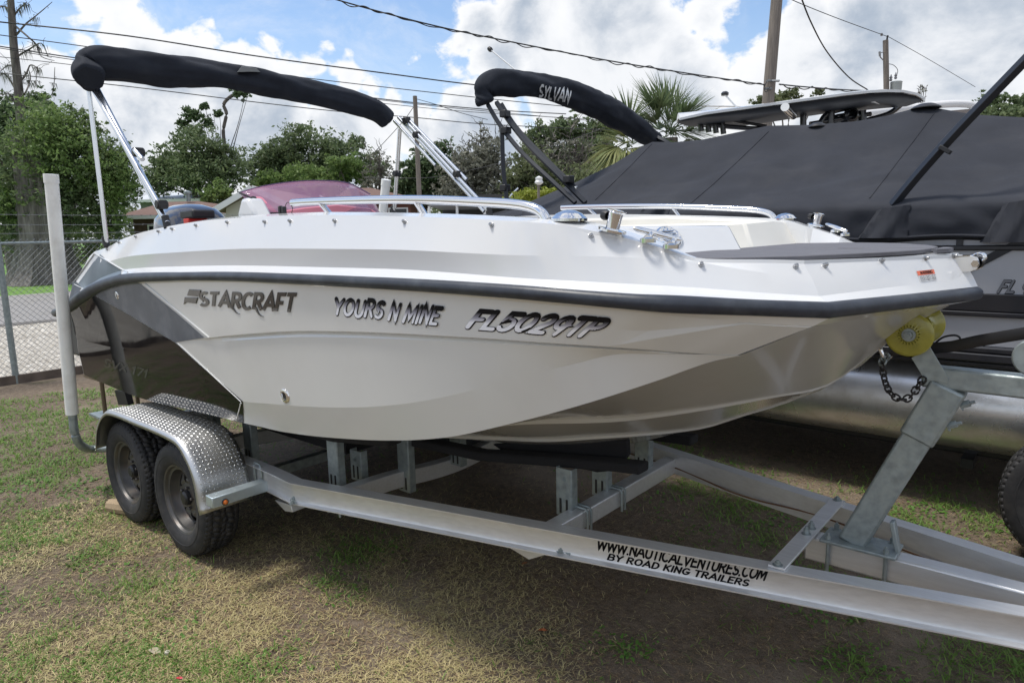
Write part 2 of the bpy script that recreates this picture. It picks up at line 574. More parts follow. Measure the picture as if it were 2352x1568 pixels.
def smooth_path(pts, n=8):
    """Catmull-Rom through points"""
    pts = [Vector(p) for p in pts]; out = []
    for i in range(len(pts) - 1):
        p0 = pts[max(i - 1, 0)]; p1 = pts[i]; p2 = pts[i + 1]; p3 = pts[min(i + 2, len(pts) - 1)]
        for k in range(n):
            t = k / n
            out.append(0.5 * ((2 * p1) + (p2 - p0) * t + (2 * p0 - 5 * p1 + 4 * p2 - p3) * t * t + (3 * p1 - p0 - 3 * p2 + p3) * t**3))
    out.append(pts[-1])
    return out

# =================================================================== THE NEAR BOAT
boat = empty('deck_boat', (-2.8, 0, 0.6), 'white deck boat with black and grey stern panels sitting on the tandem trailer', 'boat')
bpy.context.view_layer.update()


def cur3(spec):
    out = []
    for q in spec:
        if q[0] == 'w':
            out.append(Vector(q[1:4]) if False else Vector((q[1], -q[2], q[3])))
        else:
            out.append(P(q[0], q[1], Y=-q[2]))
    return out


def samp(spec, s):
    p = cur3(spec) if not isinstance(spec[0], Vector) else spec
    X = [q.x for q in p]
    xq = X[0] + (X[-1] - X[0]) * s
    return [Vector((a, b, c)) for a, b, c in zip(xq, pchip(X, [q.y for q in p], xq), pchip(X, [q.z for q in p], xq))]


s_ = np.linspace(0, 1, 90)
TS = 1 - (1 - s_) ** 1.7     # denser toward the bow
TB = np.linspace(0, 1, 8)

XS = -5.55   # transom
C1 = [(168, 650, 1.115), (190, 616, 1.113), (215, 579, 1.11), (228, 574, 1.105), (242, 570, 1.10), (286, 547, 1.10), (336, 531, 1.10), (386, 520, 1.11), (440, 511, 1.11),
      (487, 505, 1.11), (588, 498, 1.11), (690, 494, 1.11), (790, 494, 1.11), (890, 496, 1.11), (1000, 499, 1.11), (1176, 508, 1.11), (1277, 515, 1.08),
      (1378, 534, 1.02), (1478, 557, .96), (1546, 577, .92), (1596, 592, .88), (1630, 595, .86), (1764, 596, .77), (1848, 598, .70)]
C2 = [(166, 660, 1.13), (200, 640, 1.135), (240, 605, 1.145), (302, 588, 1.155), (400, 580, 1.162), (588, 571, 1.165), (882, 573, 1.165), (1176, 586, 1.145), (1378, 589, 1.056),
      (1579, 600, .912), (1700, 618, .836), (1800, 634, .771), (1868, 645, .721)]
C3 = [(164, 671, 1.145), (205, 654, 1.15), (240, 635, 1.15), (302, 617, 1.155), (400, 612, 1.155), (588, 610, 1.155), (882, 617, 1.155), (1176, 637, 1.15), (1378, 648, 1.08),
      (1579, 659, .955), (1764, 673, .825), (1882, 680, .735)]
C4 = [(158, 692, 1.16), (188, 668, 1.17), (235, 643, 1.18), (296, 628, 1.19), (403, 625, 1.20), (588, 627, 1.20), (882, 640, 1.20), (1176, 657, 1.195), (1470, 679, 1.10),
      (1620, 686, .99), (1764, 692, .88), (1898, 695, .75)]
C5 = [(163, 714, 1.15), (202, 688, 1.16), (235, 668, 1.17), (286, 652, 1.18), (336, 647, 1.19), (588, 646, 1.20), (882, 661, 1.20), (1176, 682, 1.185), (1470, 709, 1.085),
      (1620, 717, .975), (1764, 723, .87), (1908, 729, .735)]
C6 = [(163, 718, 1.14), (202, 692, 1.155), (235, 672, 1.165), (286, 656, 1.17), (336, 651, 1.18), (588, 650, 1.195), (882, 665, 1.19), (1176, 692, 1.17), (1470, 717, 1.07),
      (1620, 732, .955), (1764, 744, .85), (1868, 749, .755)]
C7 = [('w', XS, 1.105, 1.10), (300, 800, 1.14), (407, 786, 1.16), (480, 776, 1.172), (524, 770.5, 1.175), (588, 765, 1.18), (672, 760, 1.18), (756, 760, 1.18), (882, 764, 1.178), (1000, 770, 1.17),
      (1176, 781, 1.145), (1320, 791, 1.09), (1470, 801, 1.0), (1600, 811, .89), (1692, 816, .80)]
C8 = [('w', XS, 1.098, .965), (300, 858, 1.12), (420, 892, 1.13), (554, 921, 1.14), (620, 927, 1.14), (700, 933, 1.14), (823, 935, 1.14), (958, 923, 1.13), (1176, 873, 1.10), (1310, 838, 1.05),
      (1445, 812, .985), (1600, 813, .885), (1694, 816.2, .799)]
C9 = [('w', XS, 1.088, .845), (319, 912, 1.105), (430, 940, 1.108), (543, 967, 1.108), (620, 985, 1.09), (689, 997, 1.09), (823, 1009, 1.09), (924, 1011, 1.085), (1025, 1004, 1.08), (1176, 972, 1.055),
      (1344, 927, 1.005), (1512, 873, .91), (1640, 829, .83), (1700, 816.5, .795)]
NOSE1 = P(2211, 585, Y=0)
NOSE2 = P(2222, 612, Y=0)
NOSE3 = P(2236, 636, Y=0)
NOSE4 = P(2246, 658, Y=0)
NOSE5 = P(2236, 690, Y=0)
NOSE6 = P(2180, 700, Y=0)

# groove under the knuckle line: lower lip a little further in and down
G7 = samp(C7, TS)
G7b = []
for i, q in enumerate(G7):
    k = min(1, max(0, (q.x + 3.55) / 0.3)) * min(1, max(0, (-0.80 - q.x) / 0.15))
    G7b.append(Vector((q.x, q.y + 0.024 * k, q.z - 0.008 * k)))


def seg_b(a, b):
    return [a.lerp(b, float(t)) for t in TB[1:]]


rows_deck = [samp(c, TS) for c in (C1, C2, C3, C4)]
nb = [NOSE1, NOSE2, NOSE3, NOSE4]
for r, n_ in zip(rows_deck, nb):
    r += seg_b(r[-1], n_)
# rounded shoulder and inner coaming wall
top = []
inn = []
low = []
c1 = rows_deck[0]
for i, q in enumerate(c1):
    b = -q.y
    w = 0.13 * min(1, max(0.0, (-0.90 - q.x) / 0.22)) + 0.012
    w = w * min(1.0, b / 0.3) if b < 0.3 else w
    up_ = 0.012 * min(1, max(0.0, (-0.95 - q.x) / 0.3)) * min(1, max(0, (q.x + 5.2) / 0.5))
    top.append(Vector((q.x - (0.003 if q.x > -.7 else 0), q.y + w * 0.45, q.z + up_)))
    inn.append(Vector((q.x - (0.006 if q.x > -.7 else 0), q.y + w, q.z + up_ * 0.9)))
    zf = 1.688 if q.x > -1.12 else 1.42
    low.append(Vector((q.x - (0.01 if q.x > -.7 else 0), q.y + w + (0.05 if q.x < -.95 else 0.004), min(q.z - 0.006, zf) if q.x > -5.2 else q.z - 0.01)))
# lower half of the shoulder: small fillet under C1
fil = [Vector((q.x, q.y - 0.004, q.z - 0.010)) for q in c1]
dk = MB()
dk.grid([low, inn, top, c1, fil] + rows_deck[1:])
DECK_SIDE = dk.build('deck', GEL, boat, smooth=9, mirror=True)

hrows = [samp(C5, TS) + seg_b(samp(C5, TS)[-1], NOSE5), samp(C6, TS) + seg_b(samp(C6, TS)[-1], NOSE6)]
hu = MB()
hu.grid(hrows)
h6 = samp(C6, TS)
# the soft crease that runs up and forward through the upper panel
h6b = []
for i, (a, b) in enumerate(zip(h6, G7)):
    u = min(1, max(0, (b.x + 1.10) / 0.16))
    t = 1 - (1 - 0.0) * (u ** 1.0)
    t = 1.0 - 0.96 * u if u > 0 else 0.985
    q = a.lerp(b, t if u > 0 else 0.985)
    bulge = 0.012 * math.sin(PI * min(1, u)) if u > 0 else 0
    h6b.append(q + Vector((0, -bulge, 0)))
hu.grid([h6, [a.lerp(b, .5) + Vector((0, 0.004, 0)) for a, b in zip(h6, h6b)], h6b, G7])
g8 = samp(C8, TS); g9 = samp(C9, TS)
hu.grid([G7, G7b])
hu.grid([G7b, [a.lerp(b, .06) + Vector((0, -.010 * min(1, max(0, (a.x + 3.4) / .3)) * min(1, max(0, (-.9 - a.x) / .2)), 0)) for a, b in zip(G7b, g8)], [a.lerp(b, .5) + Vector((0, -.005, 0)) for a, b in zip(G7b, g8)], g8, g9])
# transom half
tr = [hrows[0][0], hrows[1][0], G7[0], g8[0], g9[0]]
trc = [Vector((XS + 0.01, 0, q.z)) for q in tr]
hu.grid([tr, trc])
HULL_SIDE = hu.build('hull', HULLM, boat, smooth=7, mirror=True)

# bottom: chine chain -> strakes -> keel
ch = samp(C9, TS) + [g9[-1].lerp(h6[-1], t) for t in (.33, .66, 1)] + seg_b(h6[-1], NOSE6)


def arc_resample(p, n):
    L_ = [0]
    for a, b in zip(p[:-1], p[1:]):
        L_.append(L_[-1] + (b - a).length)
    q = np.linspace(0, L_[-1], n)
    return [Vector(v) for v in zip(*[np.interp(q, L_, [w[k] for w in p]) for k in range(3)])]


def cur_bot(spec):
    return smooth_path(cur3(spec), 10)


KEEL = cur_bot([('w', XS, 0, .60), ('w', -3.6, 0, .60), (1213, 1023, 0), (1326, 1027, 0), (1453, 1017, 0), (1607, 980, 0), (1764, 935, 0), (1898, 890, 0), (1966, 836, 0), (2036, 787, 0), (2120, 730, 0)])
KEEL.append(NOSE6 + Vector((0, 0, -.004)))
ST1 = cur_bot([('w', XS, .70, .76), ('w', -3.2, .72, .80), ('w', -2.2, .72, .93), (1176, 965, .70), (1411, 960, .58), (1600, 938, .48), (1764, 910, .36), (1898, 884, .19), (2000, 812, .07), (2100, 737, .03)])
ST1.append(NOSE6 + Vector((0, -.003, -.003)))
ST2 = cur_bot([('w', XS, .38, .68), ('w', -3.2, .40, .70), (1176, 1005, .42), (1378, 1001, .34), (1589, 984, .17), (1700, 954, .10), (1850, 905, .035), (2000, 813, .02), (2100, 738, .01)])
ST2.append(NOSE6 + Vector((0, -.001, -.003)))
NBT = 90
chr_, s1r, s2r, kr = [arc_resample(c, NBT) for c in (ch, ST1, ST2, KEEL)]
def strake(rr, k):
    out = []
    for i, q in enumerate(rr):
        f = 1 - i / NBT
        out.append(q + Vector((0, 0.004, -k * min(1, f * 3))))
    return out
s1b = strake(s1r, .022); s2b = strake(s2r, .016)
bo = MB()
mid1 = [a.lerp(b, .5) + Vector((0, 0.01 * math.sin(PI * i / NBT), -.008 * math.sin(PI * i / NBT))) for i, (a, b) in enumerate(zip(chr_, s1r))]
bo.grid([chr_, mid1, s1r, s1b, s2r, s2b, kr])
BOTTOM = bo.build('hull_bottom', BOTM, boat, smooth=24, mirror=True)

BV_DECK = bvh_of([DECK_SIDE]); BV_HULL = bvh_of([HULL_SIDE]); BV_ALL = bvh_of([DECK_SIDE, HULL_SIDE])


def cut_panel(src, planes, off, name, m, extra=None):
    """copy of the starboard skin between cutting planes, set just proud"""
    bm = bmesh.new(); bm.from_mesh(src.data)
    W = src.matrix_basis
    def cut(p, n):
        bmesh.ops.bisect_plane(bm, geom=bm.verts[:] + bm.edges[:] + bm.faces[:], plane_co=p, plane_no=n, clear_outer=True)
    cut(Vector((0, -0.6, 0)), Vector((0, 1, 0)))
    for p, n in planes:
        cut(p, n)
    for v in bm.verts:
        v.co.y -= off
    me = bpy.data.meshes.new(name)
    bm.to_mesh(me); bm.free()
    me.materials.append(m)
    me.polygons.foreach_set('use_smooth', [True] * len(me.polygons))
    me.set_sharp_from_angle(angle=math.radians(25))
    o = bpy.data.objects.new(name, me); COL.objects.link(o)
    o.parent = boat; o.matrix_parent_inverse = parent_inv(boat)
    return o


def plane2(a, b, keep):
    """plane through pixels a,b parallel to Y; keeps the side of pixel keep"""
    pa = P(*a, Y=-1.15); pb = P(*b, Y=-1.15); pk = P(*keep, Y=-1.15)
    n = (pb - pa).cross(Vector((0, 1, 0))).normalized()
    if (pk - pa).dot(n) > 0:
        n = -n
    return (pa, n)


cut_panel(HULL_SIDE, [plane2((218, 676), (407, 786), (218, 800)), plane2((407, 786), (554, 922), (218, 800)), plane2((554, 922), (543, 968), (300, 850)),
                      (Vector((XS + .012, 0, 0)), Vector((-1, 0, 0)))], 0.0025, 'black_panel', BLACKG)
cut_panel(HULL_SIDE, [plane2((218, 675), (407, 785), (333, 700)), plane2((333, 649), (481, 775), (333, 700)), plane2((407, 785.5), (481, 774), (333, 700))], 0.003, 'grey_panel', GREYG)
cut_panel(DECK_SIDE, [plane2((216, 584), (292, 628), (220, 640)), plane2((171, 655), (218, 584), (230, 640)), plane2((172, 652), (196, 664), (260, 630)), plane2((150, 686), (292, 628), (220, 600))], 0.003, 'stern_facet', FACET)
cut_panel(DECK_SIDE, [plane2((170, 650), (194, 664), (165, 690)), (Vector((-5.2, 0, 0)), Vector((1, 0, 0)))], 0.0032, 'stern_corner', RUB)

# trim lip along the diagonal of the white panel
def surf_line(bv, pts, n=30, off=0.003):
    out = []
    for (a, b) in zip(pts[:-1], pts[1:]):
        for k in range(n):
            t = k / n
            l, no = hit(bv, a[0] + (b[0] - a[0]) * t, a[1] + (b[1] - a[1]) * t)
            if l is not None:
                out.append(l + no * off)
    l, no = hit(bv, *pts[-1])
    if l is not None:
        out.append(l + no * off)
    return out


MB().tube(surf_line(BV_HULL, [(334, 651), (482, 775)]), 0.004, 5).build('panel_edge', HULLM, boat)
MB().tube(surf_line(BV_HULL, [(410, 788), (555, 922), (544, 965)]), 0.003, 5).build('panel_edge', HULLM, boat)
MB().tube(surf_line(BV_DECK, [(172, 646), (218, 582), (294, 626)]), 0.004, 5).build('panel_edge', GEL, boat)
MB().tube(surf_line(BV_DECK, [(172, 653), (194, 664)]), 0.003, 5).build('panel_edge', GEL, boat)

# rub rail: follows the middle of C4/C5, round the stern and both sides
mid = [(a + b) / 2 for a, b in zip(samp(C4, TS), samp(C5, TS))]
rad = [(a - b).length / 2 * 1.02 for a, b in zip(samp(C4, TS), samp(C5, TS))]
nose = (NOSE4 + NOSE5) / 2
path = mid + seg_b(mid[-1], nose)
pathr = rad + [float(r) for r in np.linspace(rad[-1], 0.023, 7)]
aft = [P(146, 706, Y=-1.16), P(118, 716, Y=-1.13)]
aft = [Vector((-5.95, -1.10, 1.275)), Vector((-5.72, -1.14, 1.30))]
full = aft + path
fr = [0.03, 0.03] + [max(0.022, r) for r in pathr]
port = [Vector((p.x, -p.y, p.z)) for p in reversed(full[:-1])]
full2 = full + port
fr2 = fr + list(reversed(fr[:-1]))
ru = MB()
ru.tube([p + Vector((0, 0, 0)) for p in full2], fr2, 14)
ru.build('rub_rail', RUB, boat, smooth=50)
# lighter insert bead along the rail
bead = []
for i, p in enumerate(path):
    bead.append(p + Vector((0, -pathr[i] * 0.97, pathr[i] * .12)))
# swim platform behind the transom
pf = MB()
sec = [(-5.5, 1.32), (-5.97, 1.30), (-6.02, 1.27), (-5.98, 1.235), (-5.90, 1.21), (-5.84, 1.06), (-5.70, 0.98), (-5.5, .97)]
pf.prism([Vector((x, -1.10, z)) for x, z in sec], (0, 2.20, 0))
pf.build('swim_platform', mat('black_platform', (0.03, 0.032, 0.035), .4, var=.1), boat, bevel=.02)
MB().box((-5.82, -1.0, 1.335), (.16, .22, .05)).build('platform_step', RUB, boat, bevel=.015)

# ---- bow deck, pads and boxes
def deck_pt(px, py, Z=1.700):
    return P(px, py, Z=Z)


ZD = 1.692
NC = [q for q in c1 if q.x > -1.16]
poly = [Vector((q.x - .012, min(q.y + .02, -0.0), ZD)) for q in NC]
poly = [p for p in poly]
polyf = [Vector((-1.5, poly[0].y, ZD))] + poly + [Vector((p.x, -p.y, p.z)) for p in reversed(poly[:-1])] + [Vector((-1.5, -poly[0].y, ZD))]
b_ = MB(); b_.prism(polyf, (0, 0, -.03)); b_.build('bow_deck', GEL, boat)


def pad(side, name):
    pts = []
    corner = c1[len(TS) - 1]
    e = [(-1.14, .80), (-.93, .862), (-.86, .845), (-.735, .755), (corner.x - .01, .675), (-.50, .37), (-.44, .20), (-.425, .02), (-.62, .012), (-.64, .05), (-.72, .05), (-.74, .012), (-1.14, .012)]
    for x, b in e:
        pts.append(Vector((x - .004, side * b, ZD + .003)))
    if side > 0:
        pts.reverse()
    m = MB(); m.prism(pts, (0, 0, .014))
    return m.build(name, PAD, boat, bevel=.003)


pad(-1, 'foam_pad'); pad(1, 'foam_pad')
MB().prism([(-.40, -.10, ZD + .003), (-.375, -.06, ZD + .003), (-.375, .06, ZD + .003), (-.40, .10, ZD + .003), (-.412, .10, ZD + .003), (-.412, -.10, ZD + .003)], (0, 0, .014)).build('foam_strip', PAD, boat)

# starboard seat box whose end faces the bow, with a speaker in it
A_ = P(1596, 579, Z=ZD + .004); B_ = P(1712, 575.5, Z=ZD + .004)
A_.y = -.83; A_.x = B_.x - .03
tA = Vector((B_.x - .20, -.99, 1.835)); tB = Vector((B_.x - .15, B_.y - .02, 1.835))
tA2 = Vector((B_.x - .16, -.97, 1.835))
bx = MB()
fl, fr_, tr2_, tl2_ = Vector((-1.57, -.88, ZD)), Vector((-1.054, -.112, ZD)), Vector((-1.15, -.04, 1.805)), Vector((-1.67, -.86, 1.815))
bx.loops([[fl, fr_, tr2_, tl2_],
          [Vector((-2.3, -1.0, ZD - .25)), Vector((-2.3, -.2, ZD - .25)), Vector((-2.3, -.2, 1.815)), Vector((-2.3, -1.0, 1.815))]])
SEATB = bx.build('seat_box', GEL, boat, bevel=.012)
pbx = MB()
yb = .60
pbx.loops([[Vector((B_.x - .03, .98, ZD)), Vector((B_.x - .0, .70, ZD)), Vector((B_.x - .10, .46, ZD)), Vector((B_.x - .16, .50, 1.82)), Vector((B_.x - .10, .70, 1.82)), Vector((B_.x - .12, .98, 1.82))],
           [Vector((-2.3, 1.0, ZD - .25)), Vector((-2.3, .7, ZD - .25)), Vector((-2.3, .50, ZD - .25)), Vector((-2.3, .52, 1.82)), Vector((-2.3, .7, 1.82)), Vector((-2.3, 1.0, 1.82))]])
pbx.build('seat_box', CREAM, boat, bevel=.012)
# port coaming backrest, cream coloured, and cockpit liner
cb = MB()
cb.prism([(-3.0, 0.90, 1.3), (-3.0, 0.93, 1.87), (-1.95, 0.95, 1.87), (-1.88, 0.95, 1.865), (-1.45, .95, 1.835), (-1.25, .95, 1.815), (-1.20, .92, 1.70), (-1.22, .90, 1.58)], (0, .05, 0))
cb.build('backrest', CREAM, boat, bevel=.015)
MB().box((-3.75, 0, 1.22), (3.4, 2.0, .03)).build('cockpit_floor', PAD, boat)
MB().box((-5.15, 0, 1.42), (.25, 1.6, .5)).build('stern_bench', CREAM, boat, bevel=.04)
MB().box((-2.3, -.72, 1.42), (1.2, .35, .45)).build('seat_cushion', CREAM, boat, bevel=.04)

# speaker on the seat box
bvs = bvh_of([SEATB])
l, n = hit(bvs, 1536, 545)
if l is not None:
    pr = [(0, 0), (0.003, .018), (.006, .033), (.010, .038), (.012, .046), (.006, .054), (0, .056)]
    sp = MB().lathe([(.0, .001)] + pr[1:], l, n, 28).build('speaker', CHROME, boat)
    ax, bx_, _ = frame_of(n)
    for k in range(-2, 3):
        w = math.sqrt(max(0, .034**2 - (k * .012)**2))
        if w > .01:
            MB().beam(l + n * .010 + bx_ * k * .012 - ax * w, l + n * .010 + bx_ * k * .012 + ax * w, .004, .004, n).build('grille_bar', CHROME, sp)

# ---- studs
studs = [(248, 573), (274, 557), (313, 544), (365, 532), (396, 526), (451, 518), (523, 511), (609, 510), (667, 508), (770, 508), (930, 510), (1130, 517),
         (1357, 542), (1610, 608), (1827, 613), (1894, 611), (2024, 600), (2125, 593), (2190, 588)]
proto = None
for (x, y) in studs:
    l, n = hit(BV_DECK, x, y)
    if l is None:
        continue
    if proto is None:
        m = MB().lathe([(-.002, .0085), (.004, .0085), (.005, .0055), (.010, .0062), (.013, .0050), (.0135, .0015), (.011, .0003)], (0, 0, 0), (0, 0, 1), 12)
        proto = m.build('snap_stud', mat('stud_steel', (.42, .42, .42), .3, 1.0), boat)
        o = proto
    else:
        o = proto.copy(); COL.objects.link(o)
    o.matrix_basis = Matrix.Translation(l) @ n.to_track_quat('Z', 'Y').to_matrix().to_4x4()
    o.parent = boat; o.matrix_parent_inverse = parent_inv(boat)

# through-hull fittings
for (x, y, r) in ((655, 909, .036), (270, 678, .026)):
    l, n = hit(BV_HULL, x, y)
    fo = MB().lathe([(-.002, r), (.005, r * .93), (.008, r * .75), (.008, r * .55), (.002, r * .5)], l, n, 24).build('through_hull_fitting', CHROME, boat)
    MB().lathe([(.0025, r * .56), (.0025, .0005)], l, n, 20).build('drain_hole', BLKP, fo)

# stern hook
l, n = hit(BV_DECK, 163, 672)

# ---- grab rails (starboard and port)
for sgn in (-1, 1):
    gp = [P(672, 466, Y=-1.03), P(720, 463, Y=-1.03), P(860, 459, Y=-1.03), P(980, 459, Y=-1.03), P(1100, 464, Y=-1.03), P(1180, 469, Y=-1.03), P(1222, 477, Y=-1.03), P(1244, 489, Y=-1.03), P(1256, 507, Y=-1.03)]
    gp = [Vector((p.x, p.y * -sgn, p.z)) for p in gp]
    g = MB().tube(smooth_path(gp, 8), .0165, 14)
    rail = g.build('grab_rail', CHROME, boat, smooth=60)
    for (a, b) in (((738, 468), (758, 492)), ((958, 466), (978, 497))):
        pa = P(*a, Y=-1.03); pb = P(*b, Y=-1.03)
        pa.y *= -sgn; pb.y *= -sgn
        st = MB(); st.tube([pa, pb], .017, 10, flat=.45)
        st.box(pb, (.06, .04, .006))
        st.build('stanchion', CHROME, rail)
    e = gp[-1]
    MB().lathe([(-.002, .03), (.004, .03), (.006, .02)], e + Vector((0, 0, -.005)), (0, 0, 1), 16).build('rail_foot', CHROME, rail)

# ---- cleats, dome lights, rod holders on both gunwales
for sgn in (-1, 1):
    lx, n = hit(BV_DECK, 1500, 554)
    a = P(1455, 524, Y=-.97); b = P(1566, 552, Y=-.90)
    c = P(1488, 548, Y=-.97); d = P(1541, 562, Y=-.935)
    q = [Vector((v.x, -v.y * sgn, v.z)) if sgn > 0 else v for v in (a, b, c, d)]
    if sgn > 0:
        q = [Vector((v.x, abs(v.y), v.z)) for v in (a, b, c, d)]
    a, b, c, d = q
    m = MB(); m.tube([a, a.lerp(b, .08), a.lerp(b, .5), a.lerp(b, .92), b], [.004, .0085, .0105, .0085, .004], 10)
    cl = m.build('cleat', CHROME, boat, smooth=60)
    for f in (c, d):
        tt = (f.x - a.x) / (b.x - a.x); top_ = a.lerp(b, tt)
        m = MB(); m.tube([f + Vector((0, 0, .0)), f.lerp(top_, .5), top_], [.013, .008, .010], 10)
        m.lathe([(-.012, .024), (.0, .024), (.004, .014)], f, (0, 0, 1), 16)
        m.build('cleat_foot', CHROME, cl)
    # dome light
    dpos = P(1307, 511, Y=-1.0); dpos = Vector((dpos.x, sgn * 1.0, dpos.z))
    MB().lathe([(0, .060), (.008, .060), (.012, .054), (.024, .042), (.033, .022), (.036, .001)], dpos + Vector((0, 0, .004)), (0.02, 0, 1), 24).build('dome_light', CHROME, boat)
    # rod holder
    rp = P(1406, 529, Y=-1.0); rp = Vector((rp.x, sgn * 1.0, rp.z)); ax = Vector((.25, -.05 * sgn, 1)).normalized()
    m = MB().lathe([(-.004, .044), (.003, .044), (.005, .026), (.007, .021), (.034, .021), (.052, .023), (.058, .030), (.061, .030), (.061, .024), (.02, .018)], rp, ax, 24)
    rh = m.build('rod_holder', CHROME, boat, smooth=40)
    kp = rp + ax * .044 + Vector((-.030, .01, .0))
    m = MB(); m.tube([rp + ax * .040 + Vector((-.02, 0, 0)), kp], .006, 8)
    m.lathe([(-.010, .011), (-.010, .014), (.0, .016), (.010, .014), (.010, .001)], kp - Vector((.012, 0, -.003)), (-1, .2, .2), 10)
    m.build('knob', BLKP, rh)

# ---- anchor roller at the nose
n0 = P(2162, 598, Y=0.0)
ar = None
yo = -.045
def side_plate(y, name):
    pts = [P(2158, 598, Y=y), P(2172, 590, Y=y), P(2228, 586, Y=y), P(2246, 592, Y=y), P(2251, 606, Y=y), P(2244, 618, Y=y), P(2230, 624, Y=y), P(2190, 627, Y=y), P(2172, 626, Y=y)]
    m = MB().prism(pts, (0, .004, 0))
    return m
m = side_plate(-.045, 's'); ar = m.build('anchor_roller', mat('satin_stainless', (.90, .90, .90), .28, .85), boat, bevel=.0015)
pl0 = [P(2158, 598, Y=-.045), P(2172, 590, Y=-.045), P(2228, 586, Y=-.045), P(2246, 592, Y=-.045), P(2251, 606, Y=-.045), P(2244, 618, Y=-.045), P(2230, 624, Y=-.045), P(2190, 627, Y=-.045), P(2172, 626, Y=-.045)]
MB().prism([p + Vector((.006, .085, 0)) for p in pl0], (0, .004, 0)).build('side_plate', CHROME, ar, bevel=.0015)
MB().loops([[pl0[1], pl0[2], pl0[2] + Vector((0, 0, -.004)), pl0[1] + Vector((0, 0, -.004))], [p + Vector((.003, .085, 0)) for p in (pl0[1], pl0[2], pl0[2] + Vector((0, 0, -.004)), pl0[1] + Vector((0, 0, -.004)))]]).build('top_plate', CHROME, ar)
MB().beam(pl0[8], pl0[6] , .001, .001).v
rc = P(2240, 605, Y=-.045)
MB().lathe([(-.008, .001), (-.008, .012), (-.002, .014), (.0, .014)], rc, (0, 1, 0), 6).build('bolt', CHROME, ar)
MB().lathe([(.006, .02), (.014, .016), (.03, .011), (.045, .009), (.06, .011), (.076, .016), (.084, .02)], rc, (0, 1, 0), 20).build('roller', BLKP, ar)
helix = [rc + Vector((.016 * math.cos(t) + .004, .02 + t / (2 * PI * 7) * .09, .018 + .014 * math.sin(t))) for t in np.linspace(0, 2 * PI * 6, 90)]
MB().tube(helix, .0032, 6).build('spring', CHROME, ar)

# ---- windshield and helm console
con = MB()
wsx = -3.52
cs = [P(541, 500, Y=-.92), P(552, 455, Y=-.92), P(566, 454, Y=-.92), P(590, 500, Y=-.92)]
con.prism(cs, (0, .10, 0))
con.build('console_side', GEL, boat, bevel=.02)
pk = MB()
p0 = [P(572, 452, Y=-.86), P(600, 489, Y=-.84), P(640, 489, Y=-.75), P(600, 452, Y=-.80)]
pk.prism([p0[0], p0[1], p0[2], p0[3]], (-.01, .01, .0))
w = [P(598, 492, Y=-.84), P(700, 477, Y=-.60), P(775, 470, Y=-.35), P(850, 478, Y=.0), P(872, 492, Y=.05)]
pk.loops([[a, a + Vector((-.03, 0, -.0)), a + Vector((-.03, 0, -.25)), a + Vector((0, 0, -.25))] for a in w])
pk.build('dash', PINK, boat, bevel=.01)
# tinted acrylic screen, bowed forward and curving back at its ends
bot = [P(597, 490, Y=-.86), P(640, 490, Y=-.75), P(700, 489, Y=-.58), P(775, 488, Y=-.34), P(830, 488, Y=-.12), P(872, 488, Y=.10)]
topp = [P(549, 443, Y=-.88), P(603, 428, Y=-.76), P(671, 418, Y=-.56), P(738, 415, Y=-.36), P(800, 421, Y=-.14), P(850, 446, Y=.10)]
bot = arc_resample(smooth_path(bot, 6), 24); topp = arc_resample(smooth_path(topp, 6), 24)
wg = MB().grid([[a.lerp(b, t) for a, b in zip(bot, topp)] for t in np.linspace(0, 1, 6)])
TINT = bpy.data.materials.new('tinted_acrylic'); TINT.use_nodes = True
tb = TINT.node_tree.nodes['Principled BSDF']
tb.inputs['Base Color'].default_value = (.46, .25, .38, 1); tb.inputs['Roughness'].default_value = .03
tb.inputs['Alpha'].default_value = .52; tb.inputs['Specular IOR Level'].default_value = .6
WS = wg.build('windshield', TINT, boat, smooth=60, solid=.005)
MB().tube(topp, .004, 6).build('screen_edge', mat('purple_edge', (.10, .05, .13), .2), WS)
MB().tube([p + Vector((0.004, 0, 0)) for p in arc_resample([topp[0], p0[0], bot[0], bot[3]], 14)], .005, 6).build('screen_seal', BLKP, WS)
l0 = P(582, 460, Y=-.87)
MB().lathe([(0, .022), (.008, .02), (.010, .008), (.03, .008), (.03, .001)], l0, (.5, -.8, .2), 14).build('screen_knob', BLKP, WS)
# nav clip and wire
k0 = P(649, 494, Y=-1.04)
m = MB(); m.box(k0, (.06, .04, .008)); m.box(k0 + Vector((-.012, 0, .022)), (.018, .02, .04)); m.box(k0 + Vector((.014, 0, .02)), (.018, .02, .036))
m.build('rail_clip', BLKP, boat, bevel=.004)
MB().tube(smooth_path([k0 + Vector((.02, 0, .03)), k0 + Vector((.05, 0, .055)), k0 + Vector((.085, 0, .03)), k0 + Vector((.07, 0, -.0))], 6), .0018, 5).build('wire_loop', BLKP, boat)
# throttle box and red cushion
k1 = P(454, 497, Y=-.80)
m = MB(); m.box(k1 + Vector((.0, 0, .012)), (.17, .14, .05)); m.build('throttle_box', BLKP, boat, bevel=.012)
MB().box(k1 + Vector((-.01, -.01, -.03)), (.07, .12, .035)).build('kill_switch', REDP, boat, bevel=.006)
MB().box(P(540, 505, Y=-.9) + Vector((0, 0, -.06)), (.5, .10, .12)).build('side_coaming', GEL, boat, bevel=.02)

